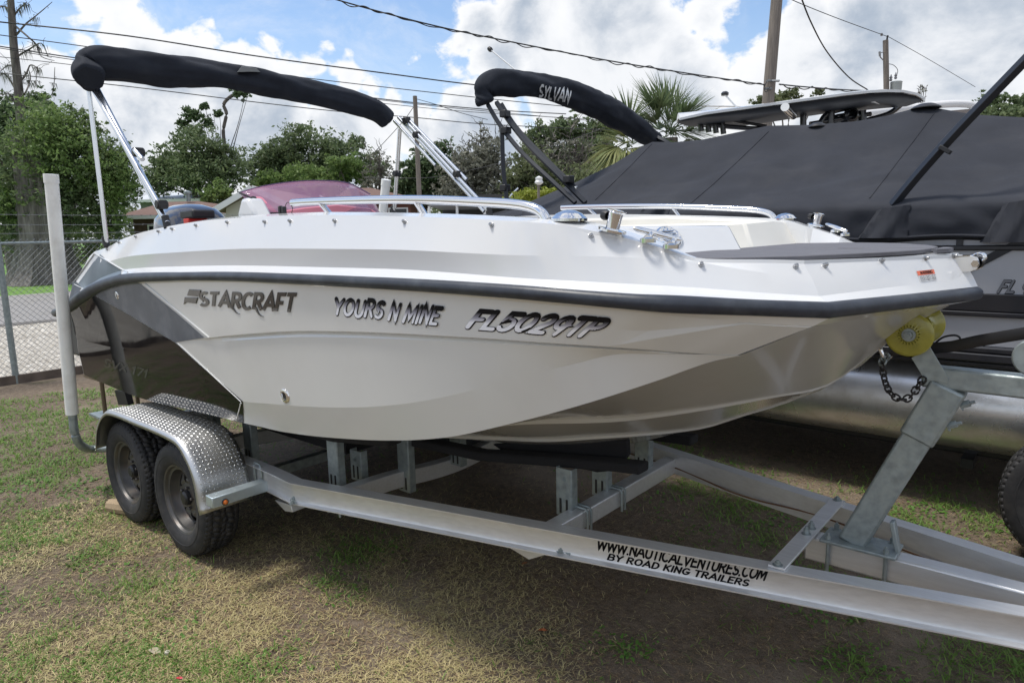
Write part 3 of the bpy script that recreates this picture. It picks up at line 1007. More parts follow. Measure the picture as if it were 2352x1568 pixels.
# ---- outboard motor at the transom
om = MB()
ec = P(465, 500, Y=.0); ec.x = -6.02
prof = []
sections = []
for t, (hx, hy, z) in enumerate([(.20, .15, 1.28), (.27, .19, 1.40), (.34, .24, 1.65), (.36, .26, 1.88), (.34, .24, 1.98), (.27, .19, 2.05), (.15, .10, 2.09), (.02, .015, 2.10)]):
    ring = []
    for k in range(28):
        a = 2 * PI * k / 28
        cx = math.copysign(abs(math.cos(a)) ** .75, math.cos(a)); sy = math.copysign(abs(math.sin(a)) ** .75, math.sin(a))
        ring.append(Vector((-5.95 + hx * cx - .03 * t * .3, hy * sy, z)))
    sections.append(ring)
om.loops(sections)
OM = om.build('outboard_motor', mat('navy_cowling', (.014, .018, .034), .12, coat=1.0), boat, smooth=60)
m = MB(); m.prism([(-5.86, -.08, 1.3), (-6.2, -.08, 1.3), (-6.12, -.08, .62), (-5.92, -.08, .62)], (0, .16, 0)); m.build('midsection', BLKP, OM, bevel=.02)
m = MB(); m.tube([(-5.78, 0, .52), (-5.85, 0, .52), (-6.05, 0, .52), (-6.3, 0, .52)], [.01, .05, .06, .045], 14); m.box((-6.05, 0, .60), (.34, .2, .015)); m.prism([(-6.0, -.008, .5), (-6.2, -.008, .5), (-6.15, -.008, .36), (-6.05, -.008, .33)], (0, .016, 0)); m.build('lower_unit', BLKP, OM)

# ---- lettering from brush strokes -------------------------------------------------
def arc_(cx, cy, rx, ry, a0, a1, n=10):
    return [(cx + rx * math.cos(math.radians(a0 + (a1 - a0) * k / n)), cy + ry * math.sin(math.radians(a0 + (a1 - a0) * k / n))) for k in range(n + 1)]


GLY = {
    'A': (.80, [[(0, 0), (.40, 1), (.80, 0)], [(.16, .33), (.64, .33)]]),
    'B': (.68, [[(.05, 0), (.05, 1)], [(.05, 1)] + arc_(.33, .76, .27, .24, 90, -90) + [(.05, .52)], [(.05, .52)] + arc_(.35, .26, .30, .26, 90, -90) + [(.05, 0)]]),
    'C': (.72, [arc_(.40, .5, .36, .5, 50, 310, 16)]),
    'D': (.72, [[(.05, 0), (.05, 1)], [(.05, 1)] + arc_(.25, .5, .42, .5, 90, -90, 12) + [(.05, 0)]]),
    'E': (.60, [[(.56, 1), (.06, 1), (.06, 0), (.58, 0)], [(.06, .52), (.48, .52)]]),
    'F': (.58, [[(.06, 0), (.06, 1), (.58, 1)], [(.06, .5), (.46, .5)]]),
    'G': (.76, [arc_(.40, .5, .36, .5, 50, 330, 16) + [(.74, .42), (.45, .42)]]),
    'H': (.70, [[(.06, 0), (.06, 1)], [(.64, 0), (.64, 1)], [(.06, .5), (.64, .5)]]),
    'I': (.14, [[(.07, 0), (.07, 1)]]),
    'K': (.66, [[(.06, 0), (.06, 1)], [(.62, 1), (.08, .42)], [(.22, .58), (.64, 0)]]),
    'L': (.56, [[(.06, 1), (.06, 0), (.56, 0)]]),
    'M': (.90, [[(.04, 0), (.10, 1), (.45, .25), (.80, 1), (.86, 0)]]),
    'N': (.70, [[(.06, 0), (.06, 1), (.64, 0), (.64, 1)]]),
    'O': (.78, [arc_(.39, .5, .36, .5, 90, 450, 20)]),
    'P': (.64, [[(.06, 0), (.06, 1)] + arc_(.30, .74, .30, .26, 90, -90) + [(.06, .48)]]),
    'R': (.68, [[(.06, 0), (.06, 1)] + arc_(.30, .75, .28, .25, 90, -90) + [(.06, .5)], [(.30, .5), (.64, 0)]]),
    'S': (.62, [arc_(.31, .745, .26, .255, 45, 270, 10) + arc_(.31, .245, .28, .245, 90, -140, 10)]),
    'T': (.64, [[(.0, 1), (.64, 1)], [(.32, 1), (.32, 0)]]),
    'U': (.70, [[(.05, 1), (.05, .35)] + arc_(.35, .32, .30, .32, 180, 360, 10) + [(.65, 1)]]),
    'V': (.72, [[(0, 1), (.36, 0), (.72, 1)]]),
    'W': (1.0, [[(0, 1), (.24, 0), (.5, .8), (.76, 0), (1, 1)]]),
    'X': (.66, [[(.02, 0), (.64, 1)], [(.02, 1), (.64, 0)]]),
    'Y': (.66, [[(0, 1), (.33, .48), (.33, 0)], [(.33, .48), (.66, 1)]]),
    '0': (.70, [arc_(.35, .5, .31, .5, 90, 450, 18)]),
    '1': (.34, [[(.02, .78), (.22, 1), (.22, 0)]]),
    '2': (.66, [arc_(.32, .70, .28, .30, 160, -30, 10) + [(.04, 0), (.64, 0)]]),
    '5': (.64, [[(.60, 1), (.12, 1), (.07, .55)] + arc_(.30, .32, .30, .32, 110, -150, 12)]),
    '7': (.60, [[(.02, 1), (.60, 1), (.22, 0)]]),
    '9': (.66, [arc_(.32, .68, .27, .32, 0, 360, 14) + [(.59, .68), (.44, 0)]]),
    '.': (.16, [[(.08, 0), (.081, .02)]]),
}


def ribbon(pts, w, taper, z, wa=None):
    """offset polygon strip for a stroke, returned as (verts, faces) in letter space"""
    n = len(pts); vs = []; fs = []
    pts = [np.array(p, float) for p in pts]
    L_ = [0]
    for a, b in zip(pts[:-1], pts[1:]):
        L_.append(L_[-1] + np.linalg.norm(b - a))
    tot = L_[-1] + 1e-9
    for i, p in enumerate(pts):
        d0 = pts[i] - pts[i - 1] if i > 0 else pts[1] - pts[0]
        d1 = pts[i + 1] - pts[i] if i < n - 1 else pts[-1] - pts[-2]
        d0 = d0 / (np.linalg.norm(d0) + 1e-9); d1 = d1 / (np.linalg.norm(d1) + 1e-9)
        t = d0 + d1
        nt = np.linalg.norm(t)
        t = t / nt if nt > .2 else d1
        nr = np.array([-t[1], t[0]])
        c = max(.45, abs(float(np.dot(nr, [-d1[1], d1[0]]))))
        k = L_[i] / tot
        ww = w * (1 - taper * k) / c
        vs.append((p[0] + nr[0] * ww, p[1] + nr[1] * ww, z)); vs.append((p[0] - nr[0] * ww, p[1] - nr[1] * ww, z))
    for i in range(n - 1):
        fs.append((2 * i, 2 * i + 1, 2 * i + 3, 2 * i + 2))
    return vs, fs


def lay_text(text, w, slant=0.0, gap=.14, taper=0.0, cap=True, jitter=0.0, dz=0.0, seed=1, perletter=False):
    """returns verts (s in 0..1 along, t height, layer), faces"""
    rnd = random.Random(seed)
    x = 0.0; V_ = []; F_ = []; lay = dz
    per = 0 if perletter else None
    for ch_ in text:
        if ch_ == ' ':
            x += .42; continue
        gw, strokes = GLY[ch_]
        if per is not None: lay = per * 1.0; per += 1
        if per is not None: lay += dz
        jy = rnd.uniform(-jitter, jitter); js = 1 + rnd.uniform(-jitter, jitter)
        for st in strokes:
            dense = []
            for a, b in zip(st[:-1], st[1:]):
                ln = math.hypot(b[0] - a[0], b[1] - a[1]); k = max(1, int(ln / .12))
                for q in range(k):
                    dense.append((a[0] + (b[0] - a[0]) * q / k, a[1] + (b[1] - a[1]) * q / k))
            dense.append(st[-1])
            pp = [(x + px + slant * py, py * js + jy) for px, py in st if True]
            dd = []
            for q, (a, b) in enumerate(zip(pp[:-1], pp[1:])):
                ln = math.hypot(b[0] - a[0], b[1] - a[1]); k = max(1, int(ln / .15))
                for r in range(k):
                    dd.append((a[0] + (b[0] - a[0]) * r / k, a[1] + (b[1] - a[1]) * r / k))
            dd.append(pp[-1])
            # extend ends a little
            v, f = ribbon(dd, w, taper, lay)
            o = len(V_); V_ += v; F_ += [tuple(i + o for i in q) for q in f]
            if cap:
                for (c0, r) in ((dd[0], w), (dd[-1], w * (1 - taper))):
                    o = len(V_); lay2 = lay + .02
                    V_ += [(c0[0] + r * math.cos(2 * PI * k / 10), c0[1] + r * math.sin(2 * PI * k / 10), lay2) for k in range(10)]
                    F_.append(tuple(o + k for k in range(10)))
                # round joints at sharp corners
                for k_ in range(1, len(pp) - 1):
                    a, b, c = pp[k_ - 1], pp[k_], pp[k_ + 1]
                    if True:
                        u = (b[0] - a[0], b[1] - a[1]); v2 = (c[0] - b[0], c[1] - b[1])
                        cs_ = (u[0] * v2[0] + u[1] * v2[1]) / (math.hypot(*u) * math.hypot(*v2) + 1e-9)
                        if cs_ < .75:
                            o = len(V_)
                            V_ += [(b[0] + w * .97 * math.cos(2 * PI * k / 10), b[1] + w * .97 * math.sin(2 * PI * k / 10), lay + .01) for k in range(10)]
                            F_.append(tuple(o + k for k in range(10)))
            lay += .04
        x += gw + gap
    x -= gap
    return V_, F_, x


def decal(name, text, quad, m, parent, surf=None, plane=None, off=0.002, w=.09, slant=.2, gap=.14, taper=0.0, jitter=0.0, seed=1, thick=0.0, lift=.0012, shift=(0, 0), extra=None, cap=True, total=None, smooth=0, dz=0.0, perletter=False):
    """quad: TL, TR, BL, BR pixels on the surface. letter space mapped into it"""
    V_, F_, W_ = lay_text(text, w, slant, gap, taper, cap, jitter, dz, seed, perletter)
    if extra:
        for st in extra:
            v, f = ribbon(st[0], st[1], st[2], 1.3)
            o = len(V_); V_ += v; F_ += [tuple(i + o for i in q) for q in f]
    W_ = (total or (W_ + slant))
    TL, TR, BL, BR = [np.array(q, float) for q in quad]
    out = []; uvs = []
    for (x, y, z) in V_:
        s = (x + shift[0]) / W_; t = y + shift[1]
        px = (BL * (1 - s) + BR * s) * (1 - t) + (TL * (1 - s) + TR * s) * t
        if surf is not None:
            l, n = hit(surf, px[0], px[1])
        else:
            l = P(px[0], px[1], **plane); n = Vector((0, -1, 0))
        if l is None:
            l = out[-1][0]; n = Vector((0, -1, 0))
        out.append((l, n)); uvs.append((s, t))
    vs = [l + n * (off + z * lift) for (l, n), (x, y, z) in zip(out, V_)]
    if thick:
        k = len(vs)
        fs = list(F_)
        vs2 = [l + n * 0.0002 for (l, n) in out]
        edges = {}
        for f in F_:
            for a, b in zip(f, f[1:] + f[:1]):
                if (b, a) in edges: edges.pop((b, a))
                else: edges[(a, b)] = 1
        vs = vs + vs2
        for (a, b) in edges:
            fs.append((a, b, b + k, a + k))
        uvs = uvs + uvs
    else:
        fs = F_
    return new_obj(name, vs, fs, m, parent, smooth, uv=uvs)


def grad_mat():
    m = bpy.data.materials.new('chrome_fade_print'); m.use_nodes = True
    N, L = link_nodes(m.node_tree); b = N['Principled BSDF']
    uv = N.new('ShaderNodeUVMap'); sp = N.new('ShaderNodeSeparateXYZ'); L.new(uv.outputs[0], sp.inputs[0])
    r = N.new('ShaderNodeValToRGB')
    e = r.color_ramp.elements
    e[0].position = .26; e[0].color = (.92, .92, .96, 1)
    e[1].position = .88; e[1].color = (.008, .008, .011, 1)
    q = r.color_ramp.elements.new(.56); q.color = (.36, .35, .41, 1)
    L.new(sp.outputs['Y'], r.inputs[0]); L.new(r.outputs[0], b.inputs['Base Color'])
    b.inputs['Roughness'].default_value = .45; b.inputs['Specular IOR Level'].default_value = .15
    return m


GRAD = grad_mat()
# builder's name, raised emblem
q1 = [(461, 672), (682, 676), (459, 700), (674, 717)]
decal('raised_letters', 'STARCRAFT', q1, CHARC, boat, BV_HULL, off=.004, w=.115, slant=.0, gap=.11, thick=1, lift=.0006, cap=False,
      extra=[([(2.48 - .30 + .06, .12), (2.62 - .02, -.12), (2.78, -.30), (2.96, -.38), (3.10, -.40)], .07, .85), ([(4.22, .12), (4.40, -.14), (4.56, -.30), (4.74, -.38), (4.9, -.40)], .07, .85)])
for (pts) in ([(436, 664), (463, 666), (460, 681), (431, 678)], [(426, 682), (456, 683), (452, 697), (430, 694), (423, 699)]):
    vs = []
    for (x, y) in pts:
        l, n = hit(BV_HULL, x, y); vs.append(l + n * .0003)
    MB().prism(vs, Vector((0, -.005, 0))).build('raised_flag', CHARC, boat, bevel=.002)
# boat's name and registration, brush lettering with a dark edge
q2 = [(768, 683), (1018, 707), (766, 719), (1008, 745)]
kw = dict(slant=.16, gap=.20, jitter=.05, seed=4, perletter=True, lift=.0004, off=.0012)
decal('name_outline', 'YOURS N MINE', q2, PAINTB, boat, BV_HULL, w=.155, taper=.12, shift=(.03, -.02), **kw)
decal('name_lettering', 'YOURS N MINE', q2, GRAD, boat, BV_HULL, w=.112, taper=.2, dz=.5, **kw)
q3 = [(1084, 712), (1404, 733), (1072, 750), (1376, 773)]
kw = dict(slant=.36, gap=.17, jitter=.03, seed=9, perletter=True, lift=.0004, off=.0012)
decal('registration_outline', 'FL5029TP', q3, PAINTB, boat, BV_HULL, w=.165, taper=.08, shift=(.035, -.02), **kw)
decal('registration_number', 'FL5029TP', q3, GRAD, boat, BV_HULL, w=.118, taper=.1, dz=.5, **kw)
decal('model_lettering', 'SVX 171', [(242, 823), (342, 850), (240, 840), (340, 867)], GREYPR, boat, BV_HULL, off=.0035, w=.10, slant=.1, gap=.16)
# warning label on the bow
def surf_quad(pts, off, name, m, bv=BV_DECK):
    vs = []
    for (x, y) in pts:
        l, n = hit(bv, x, y); vs.append(l + n * off)
    return new_obj(name, vs, [tuple(range(len(vs)))], m, boat, 0)


surf_quad([(2104, 623), (2144, 619), (2151, 643), (2114, 648)], .001, 'warning_label', WHITEP)
surf_quad([(2104, 623), (2144, 619), (2147, 629), (2108, 633.5)], .0016, 'label_header', mat('orange_print', (.75, .16, .08), .5))
decal('label_heading', 'WARNING', [(2112, 623.5), (2139, 620.7), (2113, 630.5), (2141, 628)], PAINTB, boat, BV_DECK, off=.0022, w=.09, slant=0)
for k in range(4):
    y0 = 635.2 + k * 3.0
    decal('label_text', 'IAAILEHI NIIELTI SAEIIL' if k % 2 else 'EIALIN TIISAE LIIEHN', [(2111 + k, y0), (2146 + k, y0 - 3.8), (2111.5 + k, y0 + 1.9), (2146.5 + k, y0 - 1.9)], PAINTB, boat, BV_DECK, off=.0022, w=.09, slant=0, cap=False)

# ---- folded bimini top
def boot(centre, rads, m, name, parent, seg=28, folds=.10, flat=1.0, seed=3):
    """sagging fabric sleeve along a path"""
    pts = arc_resample(smooth_path(centre, 10), 80); n = len(pts)
    rr = np.interp(np.linspace(0, 1, n), np.linspace(0, 1, len(rads)), rads)
    rng = np.random.default_rng(seed); ph = rng.uniform(0, 6.28, 6)
    rings = []
    for i, p in enumerate(pts):
        d = pts[min(i + 1, n - 1)] - pts[max(i - 1, 0)]
        a, b, _ = frame_of(d)
        t = i / (n - 1); ring = []
        for k in range(seg):
            th = 2 * PI * k / seg
            w_ = 1 + folds * (.35 * math.sin(3 * th + 7 * t * 3 + ph[0]) + .3 * math.sin(2 * th - 13 * t + ph[1]) + .25 * math.sin(5 * th + 23 * t + ph[2])) * (1 + .6 * math.sin(9 * t + ph[3]))
            nv = mnoise.noise(Vector((p.x * 5 + 3 * math.cos(th), p.y * 5, 3 * math.sin(th) + seed)))
            nv2 = mnoise.noise(Vector((p.x * 16 + 2 * math.cos(th), p.y * 16, 5 * math.sin(th) + seed)))
            w_ += .14 * nv + .07 * nv2
            drop = 0.10 * rr[i] if math.sin(th) < -.8 else 0
            if abs(math.sin(th) + .62) < .16: w_ *= 1.07
            ring.append(p + a * math.cos(th) * rr[i] * w_ + b * math.sin(th) * rr[i] * w_ * flat - Vector((0, 0, drop)))
        rings.append(ring)
    o = MB().loops(rings).build(name, m, parent, smooth=70)
    o.modifiers.new('sub', 'SUBSURF').levels = 1
    o.modifiers['sub'].render_levels = 1
    return o


n1 = P(196, 150, Y=-1.12); f1 = P(905, 268, Y=1.10)
def tr_pt(px, py, t):
    """point of the arch above the line near->far at fraction t"""
    base = n1.lerp(f1, t)
    # stay in the vertical plane through n1,f1
    nn = Vector((f1.y - n1.y, -(f1.x - n1.x), 0)).normalized()
    d = ray(px, py); k = (n1 - CAM).dot(nn) / d.dot(nn)
    return CAM + d * k


cen = [P(207, 180, Y=-1.14), tr_pt(203, 160, 0), tr_pt(226, 143, .06), tr_pt(330, 154, .2), tr_pt(470, 168, .4), tr_pt(588, 186, .55), tr_pt(700, 208, .7), tr_pt(800, 232, .85), tr_pt(862, 252, .95), tr_pt(893, 278, 1)]
BB = boot(cen, [.080, .096, .096, .095, .091, .087, .085, .083, .083, .085, .088, .086, .075], CANV, 'bimini_boot', boat, folds=.16)
def dir_strip(a, b, c, d, off=.012):
    return
pt = [tr_pt(545, 166, .5), tr_pt(556, 152, .5), tr_pt(590, 158, .5), tr_pt(598, 166, .5), tr_pt(575, 165, .5)]
MB().prism([p + (CAM - p).normalized() * .135 for p in pt], Vector((0, 0, .002)) + (pt[0] - CAM).normalized() * .09).build('worn_patch', mat('worn_fabric', (.20, .21, .21), .9), BB)

def pole(a, b, r, m, parent, name='bimini_pole', seg=10):
    return MB().tube([a, b], r, seg).build(name, m, parent, smooth=60)


Yb = -1.10
for sgn in (-1, 1):
    if sgn < 0:
        foot = P(382, 512, Y=Yb); t1 = P(182, 141, Y=Yb); strap_f = P(247, 566, Y=Yb)
        tops = [(P(181, 142, Y=Yb), P(357, 452, Y=Yb), .0145), (P(196, 163, Y=Yb + .02), P(381, 512, Y=Yb), .0145), (P(196, 190, Y=Yb - .01), P(366, 480, Y=Yb), .0125), (P(186, 175, Y=Yb + .03), P(312, 356, Y=Yb + .03), .012)]
        back = (P(203, 205, Y=Yb), P(245, 557, Y=Yb), .0125)
        joints = [P(318, 350, Y=Yb), P(371, 470, Y=Yb), P(202, 188, Y=Yb)]
        tops = [(P(178, 139, Y=Yb), P(361, 466, Y=Yb), .0145), (P(203, 165, Y=Yb + .02), P(384, 512, Y=Yb), .0155), (P(196, 168, Y=Yb + .05), P(372, 500, Y=Yb + .04), .010), (P(213, 205, Y=Yb - .01), P(370, 478, Y=Yb), .0125), (P(310, 345, Y=Yb - .02), P(327, 366, Y=Yb - .02), .014)]
    else:
        Yc = 1.10
        tops = [(P(915, 270, Y=Yc), P(1112, 486, Y=Yc), .013), (P(925, 272, Y=Yc), P(1127, 488, Y=Yc), .014), (P(938, 275, Y=Yc + .02), P(1072, 413, Y=Yc + .02), .0135), (P(905, 278, Y=Yc), P(1000, 380, Y=Yc), .012)]
        back = (P(917, 296, Y=Yc), P(905, 484, Y=Yc), .0125)
        joints = [P(934, 277, Y=Yc), P(957, 310, Y=Yc), P(1050, 400, Y=Yc), P(911, 399, Y=Yc)]
    for (a, b, r) in tops:
        pole(a, b, r, ALUP, boat)
    pole(back[0], back[1], back[2], ALUP, boat)
    pole(back[0] + Vector((.02, 0, 0)), back[0].lerp(back[1], .97) + Vector((.02, 0, 0)), .008, ALUP, boat)
    for j in joints:
        m = MB(); m.tube([j - Vector((0, .03, 0)), j + Vector((0, .03, 0))], .026, 10); m.box(j, (.05, .045, .05))
        m.build('pole_joint', BLKP, boat, bevel=.006)
    for f in (tops[1][1], back[1]):
        m = MB(); m.tube([f + Vector((-.02, 0, .04)), f + Vector((0, 0, -.03))], .02, 10); m.build('pole_foot', BLKP, boat, bevel=.004)
# clamp block on the near poles
j = P(318, 353, Y=Yb)
MB().box(j, (.045, .04, .035)).build('pole_clamp', ALUP, boat, bevel=.004)
# bow eye under the nose
e0 = P(2034, 800, Y=-.0)
BE = MB().tube([P(2022, 800, Y=-.02), P(2028, 818, Y=-.02), P(2040, 822, Y=-.0), P(2052, 812, Y=.02), P(2048, 796, Y=.02)], .008, 8).build('bow_eye', CHROME, boat)

# =================================================================== TRAILER
trl = empty('boat_trailer', (-3.5, 0, 0), 'aluminium tandem axle boat trailer with diamond plate fenders under the white boat', 'trailer')
ZT, ZB = .555, .44


def rail_y(x):
    y = .215 + .2555 * -x
    if x < -3.05:
        y = min(y, 1.0)
        u = min(1, (-3.05 - x) / .5)
        y = (.215 + .2555 * 3.05) + (.97 - (.215 + .2555 * 3.05)) * (1 - (1 - u) ** 2)
    return y


for sgn in (-1, 1):
    xs = list(np.linspace(.9, -3.05, 14)) + list(np.linspace(-3.1, -3.6, 8)) + [-4.5, -5.4]
    m = MB()
    tw = .075; th = .008
    def ring(x):
        y = rail_y(x)
        o = lambda dy, z: Vector((x, sgn * (y - dy), z))
        # C section opening outward: flanges point to the outside, web inside
        return [o(0, ZT), o(tw, ZT), o(tw, ZB), o(0, ZB), o(0, ZB + .005), o(.015, ZB + .007), o(.022, ZB + .012), o(.026, ZB + .022), o(.026, ZT - .022), o(.022, ZT - .012), o(.015, ZT - .007), o(0, ZT - .005)]
    m.loops([ring(x) for x in xs])
    m.build('frame_rail', ALU, trl, smooth=30)
    # wiring inside far rail
# tongue
m = MB(); m.beam((-.80, 0, .50), (1.0, 0, .50), .085, .10); m.build('tongue', ALU, trl, bevel=.008)
# transverse strap holding the tongue
xs_ = -.79
m = MB(); m.box((xs_, 0, ZT + .006), (.062, .80, .010)); st = m.build('tongue_strap', ALU, trl, bevel=.002)
def bolt(p, ax=(0, 0, 1), r=.012, h=.018, parent=trl, mm=None):
    m = MB()
    m.lathe([(0, r * 1.6), (.002, r * 1.6), (.002, r)], p, ax, 14)
    m.lathe([(.002, r), (h * .65, r), (h * .65, r * .5), (h, r * .5), (h, .0005)], p, ax, 6)
    return m.build('bolt', mm or GALV, parent, smooth=20)
for y in (-.385, .385):
    bolt((xs_, y, ZT + .011))
for (dx, y) in ((.008, -.035), (-.004, .03)):
    bolt((xs_, y - .02, ZT + .011), h=.032)
# winch stand
W0 = P(1958, 1244, Y=0); W1 = P(2182, 885, Y=0)
base = MB(); base.box(((-.60), 0, .561), (.27, .15, .012)); WB = base.build('winch_stand', GALV, trl, bevel=.003)
m = MB(); wd = (W1 - W0).normalized()
W0 = W0.lerp(W1, 0.0); W0.z = .56
m.beam(W0, W0.lerp(W1, .80), .078, .100, Vector((1, 0, 0))); m.build('post', GALV, WB, bevel=.010)
m = MB(); m.beam(W0.lerp(W1, .69), W1, .094, .118, Vector((1, 0, 0))); m.build('sleeve', GALV, WB, bevel=.010)
for t in (.78, .90):
    c = W0.lerp(W1, t) + Vector((.065, 0, -.0))
    bolt(c, (1, 0, .45), .013, .045, WB)
# brace strap behind
m = MB(); pa = P(2010, 1180, Y=.0); pb = P(2030, 1268, Y=0)
m.beam(Vector((-.495, 0, .68)), Vector((-.470, 0, .565)), .04, .016, Vector((1, 0, 0))); m.build('brace', GALV, WB, bevel=.003)
for x in (-.705, -.50):
    for y in (-.058, .058):
        bolt((x, y, .567), h=.03, r=.011, parent=WB)
        MB().tube([(x, y, .56), (x, y, .43)], .0075, 8).build('u_bolt', GALV, WB)
# upper arm, yoke plates, bow rollers
A0 = P(2120, 872, Y=0); m = MB()
m.beam(Vector((-.43, 0, 1.255)), Vector((.95, 0, 1.24)), .075, .075); m.build('winch_arm', GALV, WB, bevel=.008)
for y in (-.042, .042):
    pts = [P(2093, 822, Y=y), P(2136, 797, Y=y), P(2178, 868, Y=y), P(2176, 880, Y=y), P(2124, 872, Y=y)]
    MB().prism(pts, (0, .006, 0)).build('yoke_plate', GALV, WB, bevel=.001)
rcx = P(2089, 768, Y=-.10)
for (yy, k) in ((-.115, -1), (.05, 1)):
    c = Vector((rcx.x + (.0 if k < 0 else .0), yy, rcx.z + (.0 if k < 0 else .012)))
    prof = [(0.004, .018), (0.004, .030), (.0, .034), (.0, .066), (.003, .073), (.009, .077), (.016, .074), (.024, .060), (.04, .048), (.075, .044), (.075, .018)]
    if k > 0:
        prof = [(.075 - h, r) for h, r in prof]
    m = MB().lathe(prof, c, (0, 1, 0), 40)
    ro = m.build('bow_roller', YEL, WB, smooth=40)
    if k < 0:
        for q in range(20):
            a = 2 * PI * q / 20
            u = Vector((math.cos(a), 0, math.sin(a)))
            MB().beam(c + u * .026 + Vector((0, -.003, 0)), c + u * .056 + Vector((0, .003, 0)), .004, .006, Vector((0, 1, 0))).build('roller_rib', YEL, ro)
        bolt(c + Vector((0, .001, 0)), (0, -1, 0), .014, .02, ro)
MB().tube([(rcx.x, -.115, rcx.z + .004), (rcx.x, .14, rcx.z + .006)], .010, 10).build('axle_pin', GALV, WB)
# winch drum and strap at the right edge
wc = P(2378, 822, Y=-.09)
wn = MB().lathe([(0, .001), (0, .058), (.003, .062), (.006, .062), (.006, .02), (.05, .02), (.05, .06), (.055, .06), (.055, .001)], wc, (0, 1, 0), 36).build('winch_drum', GALV, WB)
s0 = P(2336, 768, Y=-.05); s1 = P(2180, 793, Y=.0); s2 = P(2042, 806, Y=0.0)
m = MB(); m.tube([P(2370, 762, Y=-.06), s0, P(2250, 782, Y=-.02), P(2190, 795, Y=0), P(2140, 800, Y=.02), s2], .004, 8, flat=5.0); m.build('winch_strap', BLKP, WB)
m = MB(); m.tube(smooth_path([P(2140, 796, Y=.05), P(2165, 775, Y=.05), P(2195, 770, Y=.05), P(2205, 780, Y=.05), P(2180, 792, Y=.05)], 5), .004, 6); m.build('strap_loop', BLKP, WB)

# safety chain
cp = [P(2038, 815, Y=-.015), P(2026, 830, Y=-.02), P(2028, 852, Y=-.03), P(2034, 880, Y=-.04), P(2046, 903, Y=-.05), P(2066, 917, Y=-.055), P(2086, 915, Y=-.055), P(2102, 898, Y=-.055), P(2112, 880, Y=-.05), P(2122, 868, Y=-.045)]
cpath = arc_resample(smooth_path(cp, 8), 16)
CH = None
for i in range(len(cpath) - 1):
    a = cpath[i]; b = cpath[i + 1]; d = (b - a); L_ = d.length * 1.42; c = (a + b) / 2
    u, v, w_ = frame_of(d)
    side = u if i % 2 else v
    pts = []
    hw = .0115 if i > 1 else .014
    for k in range(16):
        t = 2 * PI * k / 16
        cx = math.cos(t); sx = math.sin(t)
        pts.append(c + w_ * ((L_ / 2 - hw) * (1 if cx > 0 else -1) + hw * cx) + side * hw * sx)
    mm = MB().tube(pts, .0036 if i > 1 else .0048, 6, closed=True)
    o = mm.build('chain_link' if CH is not None else 'safety_chain', CHAINM if i > 1 else GALV, CH if CH is not None else trl, smooth=60)
    if CH is None:
        CH = o

# cross beams with u-bolted bunk brackets
def crossbeam(x, z, w=.075, h=.085, y=.62):
    m = MB(); m.box((x, 0, z), (w, y * 2, h)); return m.build('cross_beam', ALU, trl, bevel=.006)


def ubolt(x, y, z, w=.10, h=.11, parent=trl):
    p = [(x - w / 2, y, z - h), (x - w / 2, y, z), (x - w / 2 + .012, y, z + .009), (x + w / 2 - .012, y, z + .009), (x + w / 2, y, z), (x + w / 2, y, z - h)]
    return MB().tube(p, .0065, 8).build('u_bolt', GALV, parent)


def bracket(x, y, z0, z1, w=.085, parent=trl):
    m = MB()
    m.box((x, y, (z0 + z1) / 2), (w, .006, z1 - z0))
    m.box((x - w / 2, y + .022, (z0 + z1) / 2), (.006, .044, z1 - z0))
    m.box((x + w / 2, y + .022, (z0 + z1) / 2), (.006, .044, z1 - z0))
    b = m.build('bunk_bracket', GALV, parent, bevel=.002)
    for dx in (-.018, .018):
        MB().box((x + dx, y - .0045, z0 + .05), (.010, .003, .07)).build('slot', BLKP, b)
    bolt((x, y - .003, z1 - .05), (0, -1, 0), .010, .012, b)
    return b


CBX = -1.72
crossbeam(CBX, .485, y=.585)
for y in (-.36, -.06):
    bracket(CBX - .055, y, .49, .72)
    ubolt(CBX, y + .03, .53, .11, .10); ubolt(CBX, y + .058, .53, .11, .10)
for y in (.36,):
    bracket(CBX - .055, y, .49, .80)
# rear bent cross members
def bentbeam(x, name='cross_beam'):
    pts = [(x, -.84, .44), (x, -.62, .46), (x, -.30, .50), (x, 0, .40), (x, .30, .50), (x, .62, .46), (x, .84, .44)]
    pts = smooth_path([Vector((x, -.84, .47)), Vector((x, -.5, .46)), Vector((x, -.2, .43)), Vector((x, 0, .42)), Vector((x, .2, .43)), Vector((x, .5, .46)), Vector((x, .84, .47))], 4)
    m = MB()
    rings = [[p + Vector((-.035, 0, -.045)), p + Vector((.035, 0, -.045)), p + Vector((.035, 0, .045)), p + Vector((-.035, 0, .045))] for p in pts]
    m.loops(rings); return m.build(name, ALU, trl, bevel=.004)


bentbeam(-2.86); bentbeam(-4.25); bentbeam(-5.2)
bracket(-2.97, -.78, .47, .80)
bracket(-2.99, -.62, .47, .64, .09)
bracket(-2.83, -.42, .38, .74, .09); bracket(-2.78, -.06, .44, .62, .09)
bracket(-2.93, .45, .47, .8); bracket(-4.3, -.78, .47, .82); bracket(-4.3, .45, .47, .8); bracket(-3.75, -.83, .47, .83)
ubolt(-2.9, -.84, .48); 
# yellow strap seen under the hull
MB().tube(smooth_path([P(1000, 1062, Y=.0), P(1040, 1050, Y=.1), P(1080, 1026, Y=.25)], 6), .012, 6, flat=.3).build('ratchet_strap', mat('faded_yellow_strap', (.30, .27, .10), .8), trl)
# bunks: carpeted boards
def bunk(y0, y1, pts, name='bunk'):
    m = MB()
    rings = []
    for (x, z, y) in pts:
        rings.append([Vector((x, y - .045, z - .045)), Vector((x, y + .045, z - .045)), Vector((x, y + .045, z)), Vector((x, y - .045, z))])
    m.loops(rings); return m.build(name, DARKP, trl, bevel=.01)


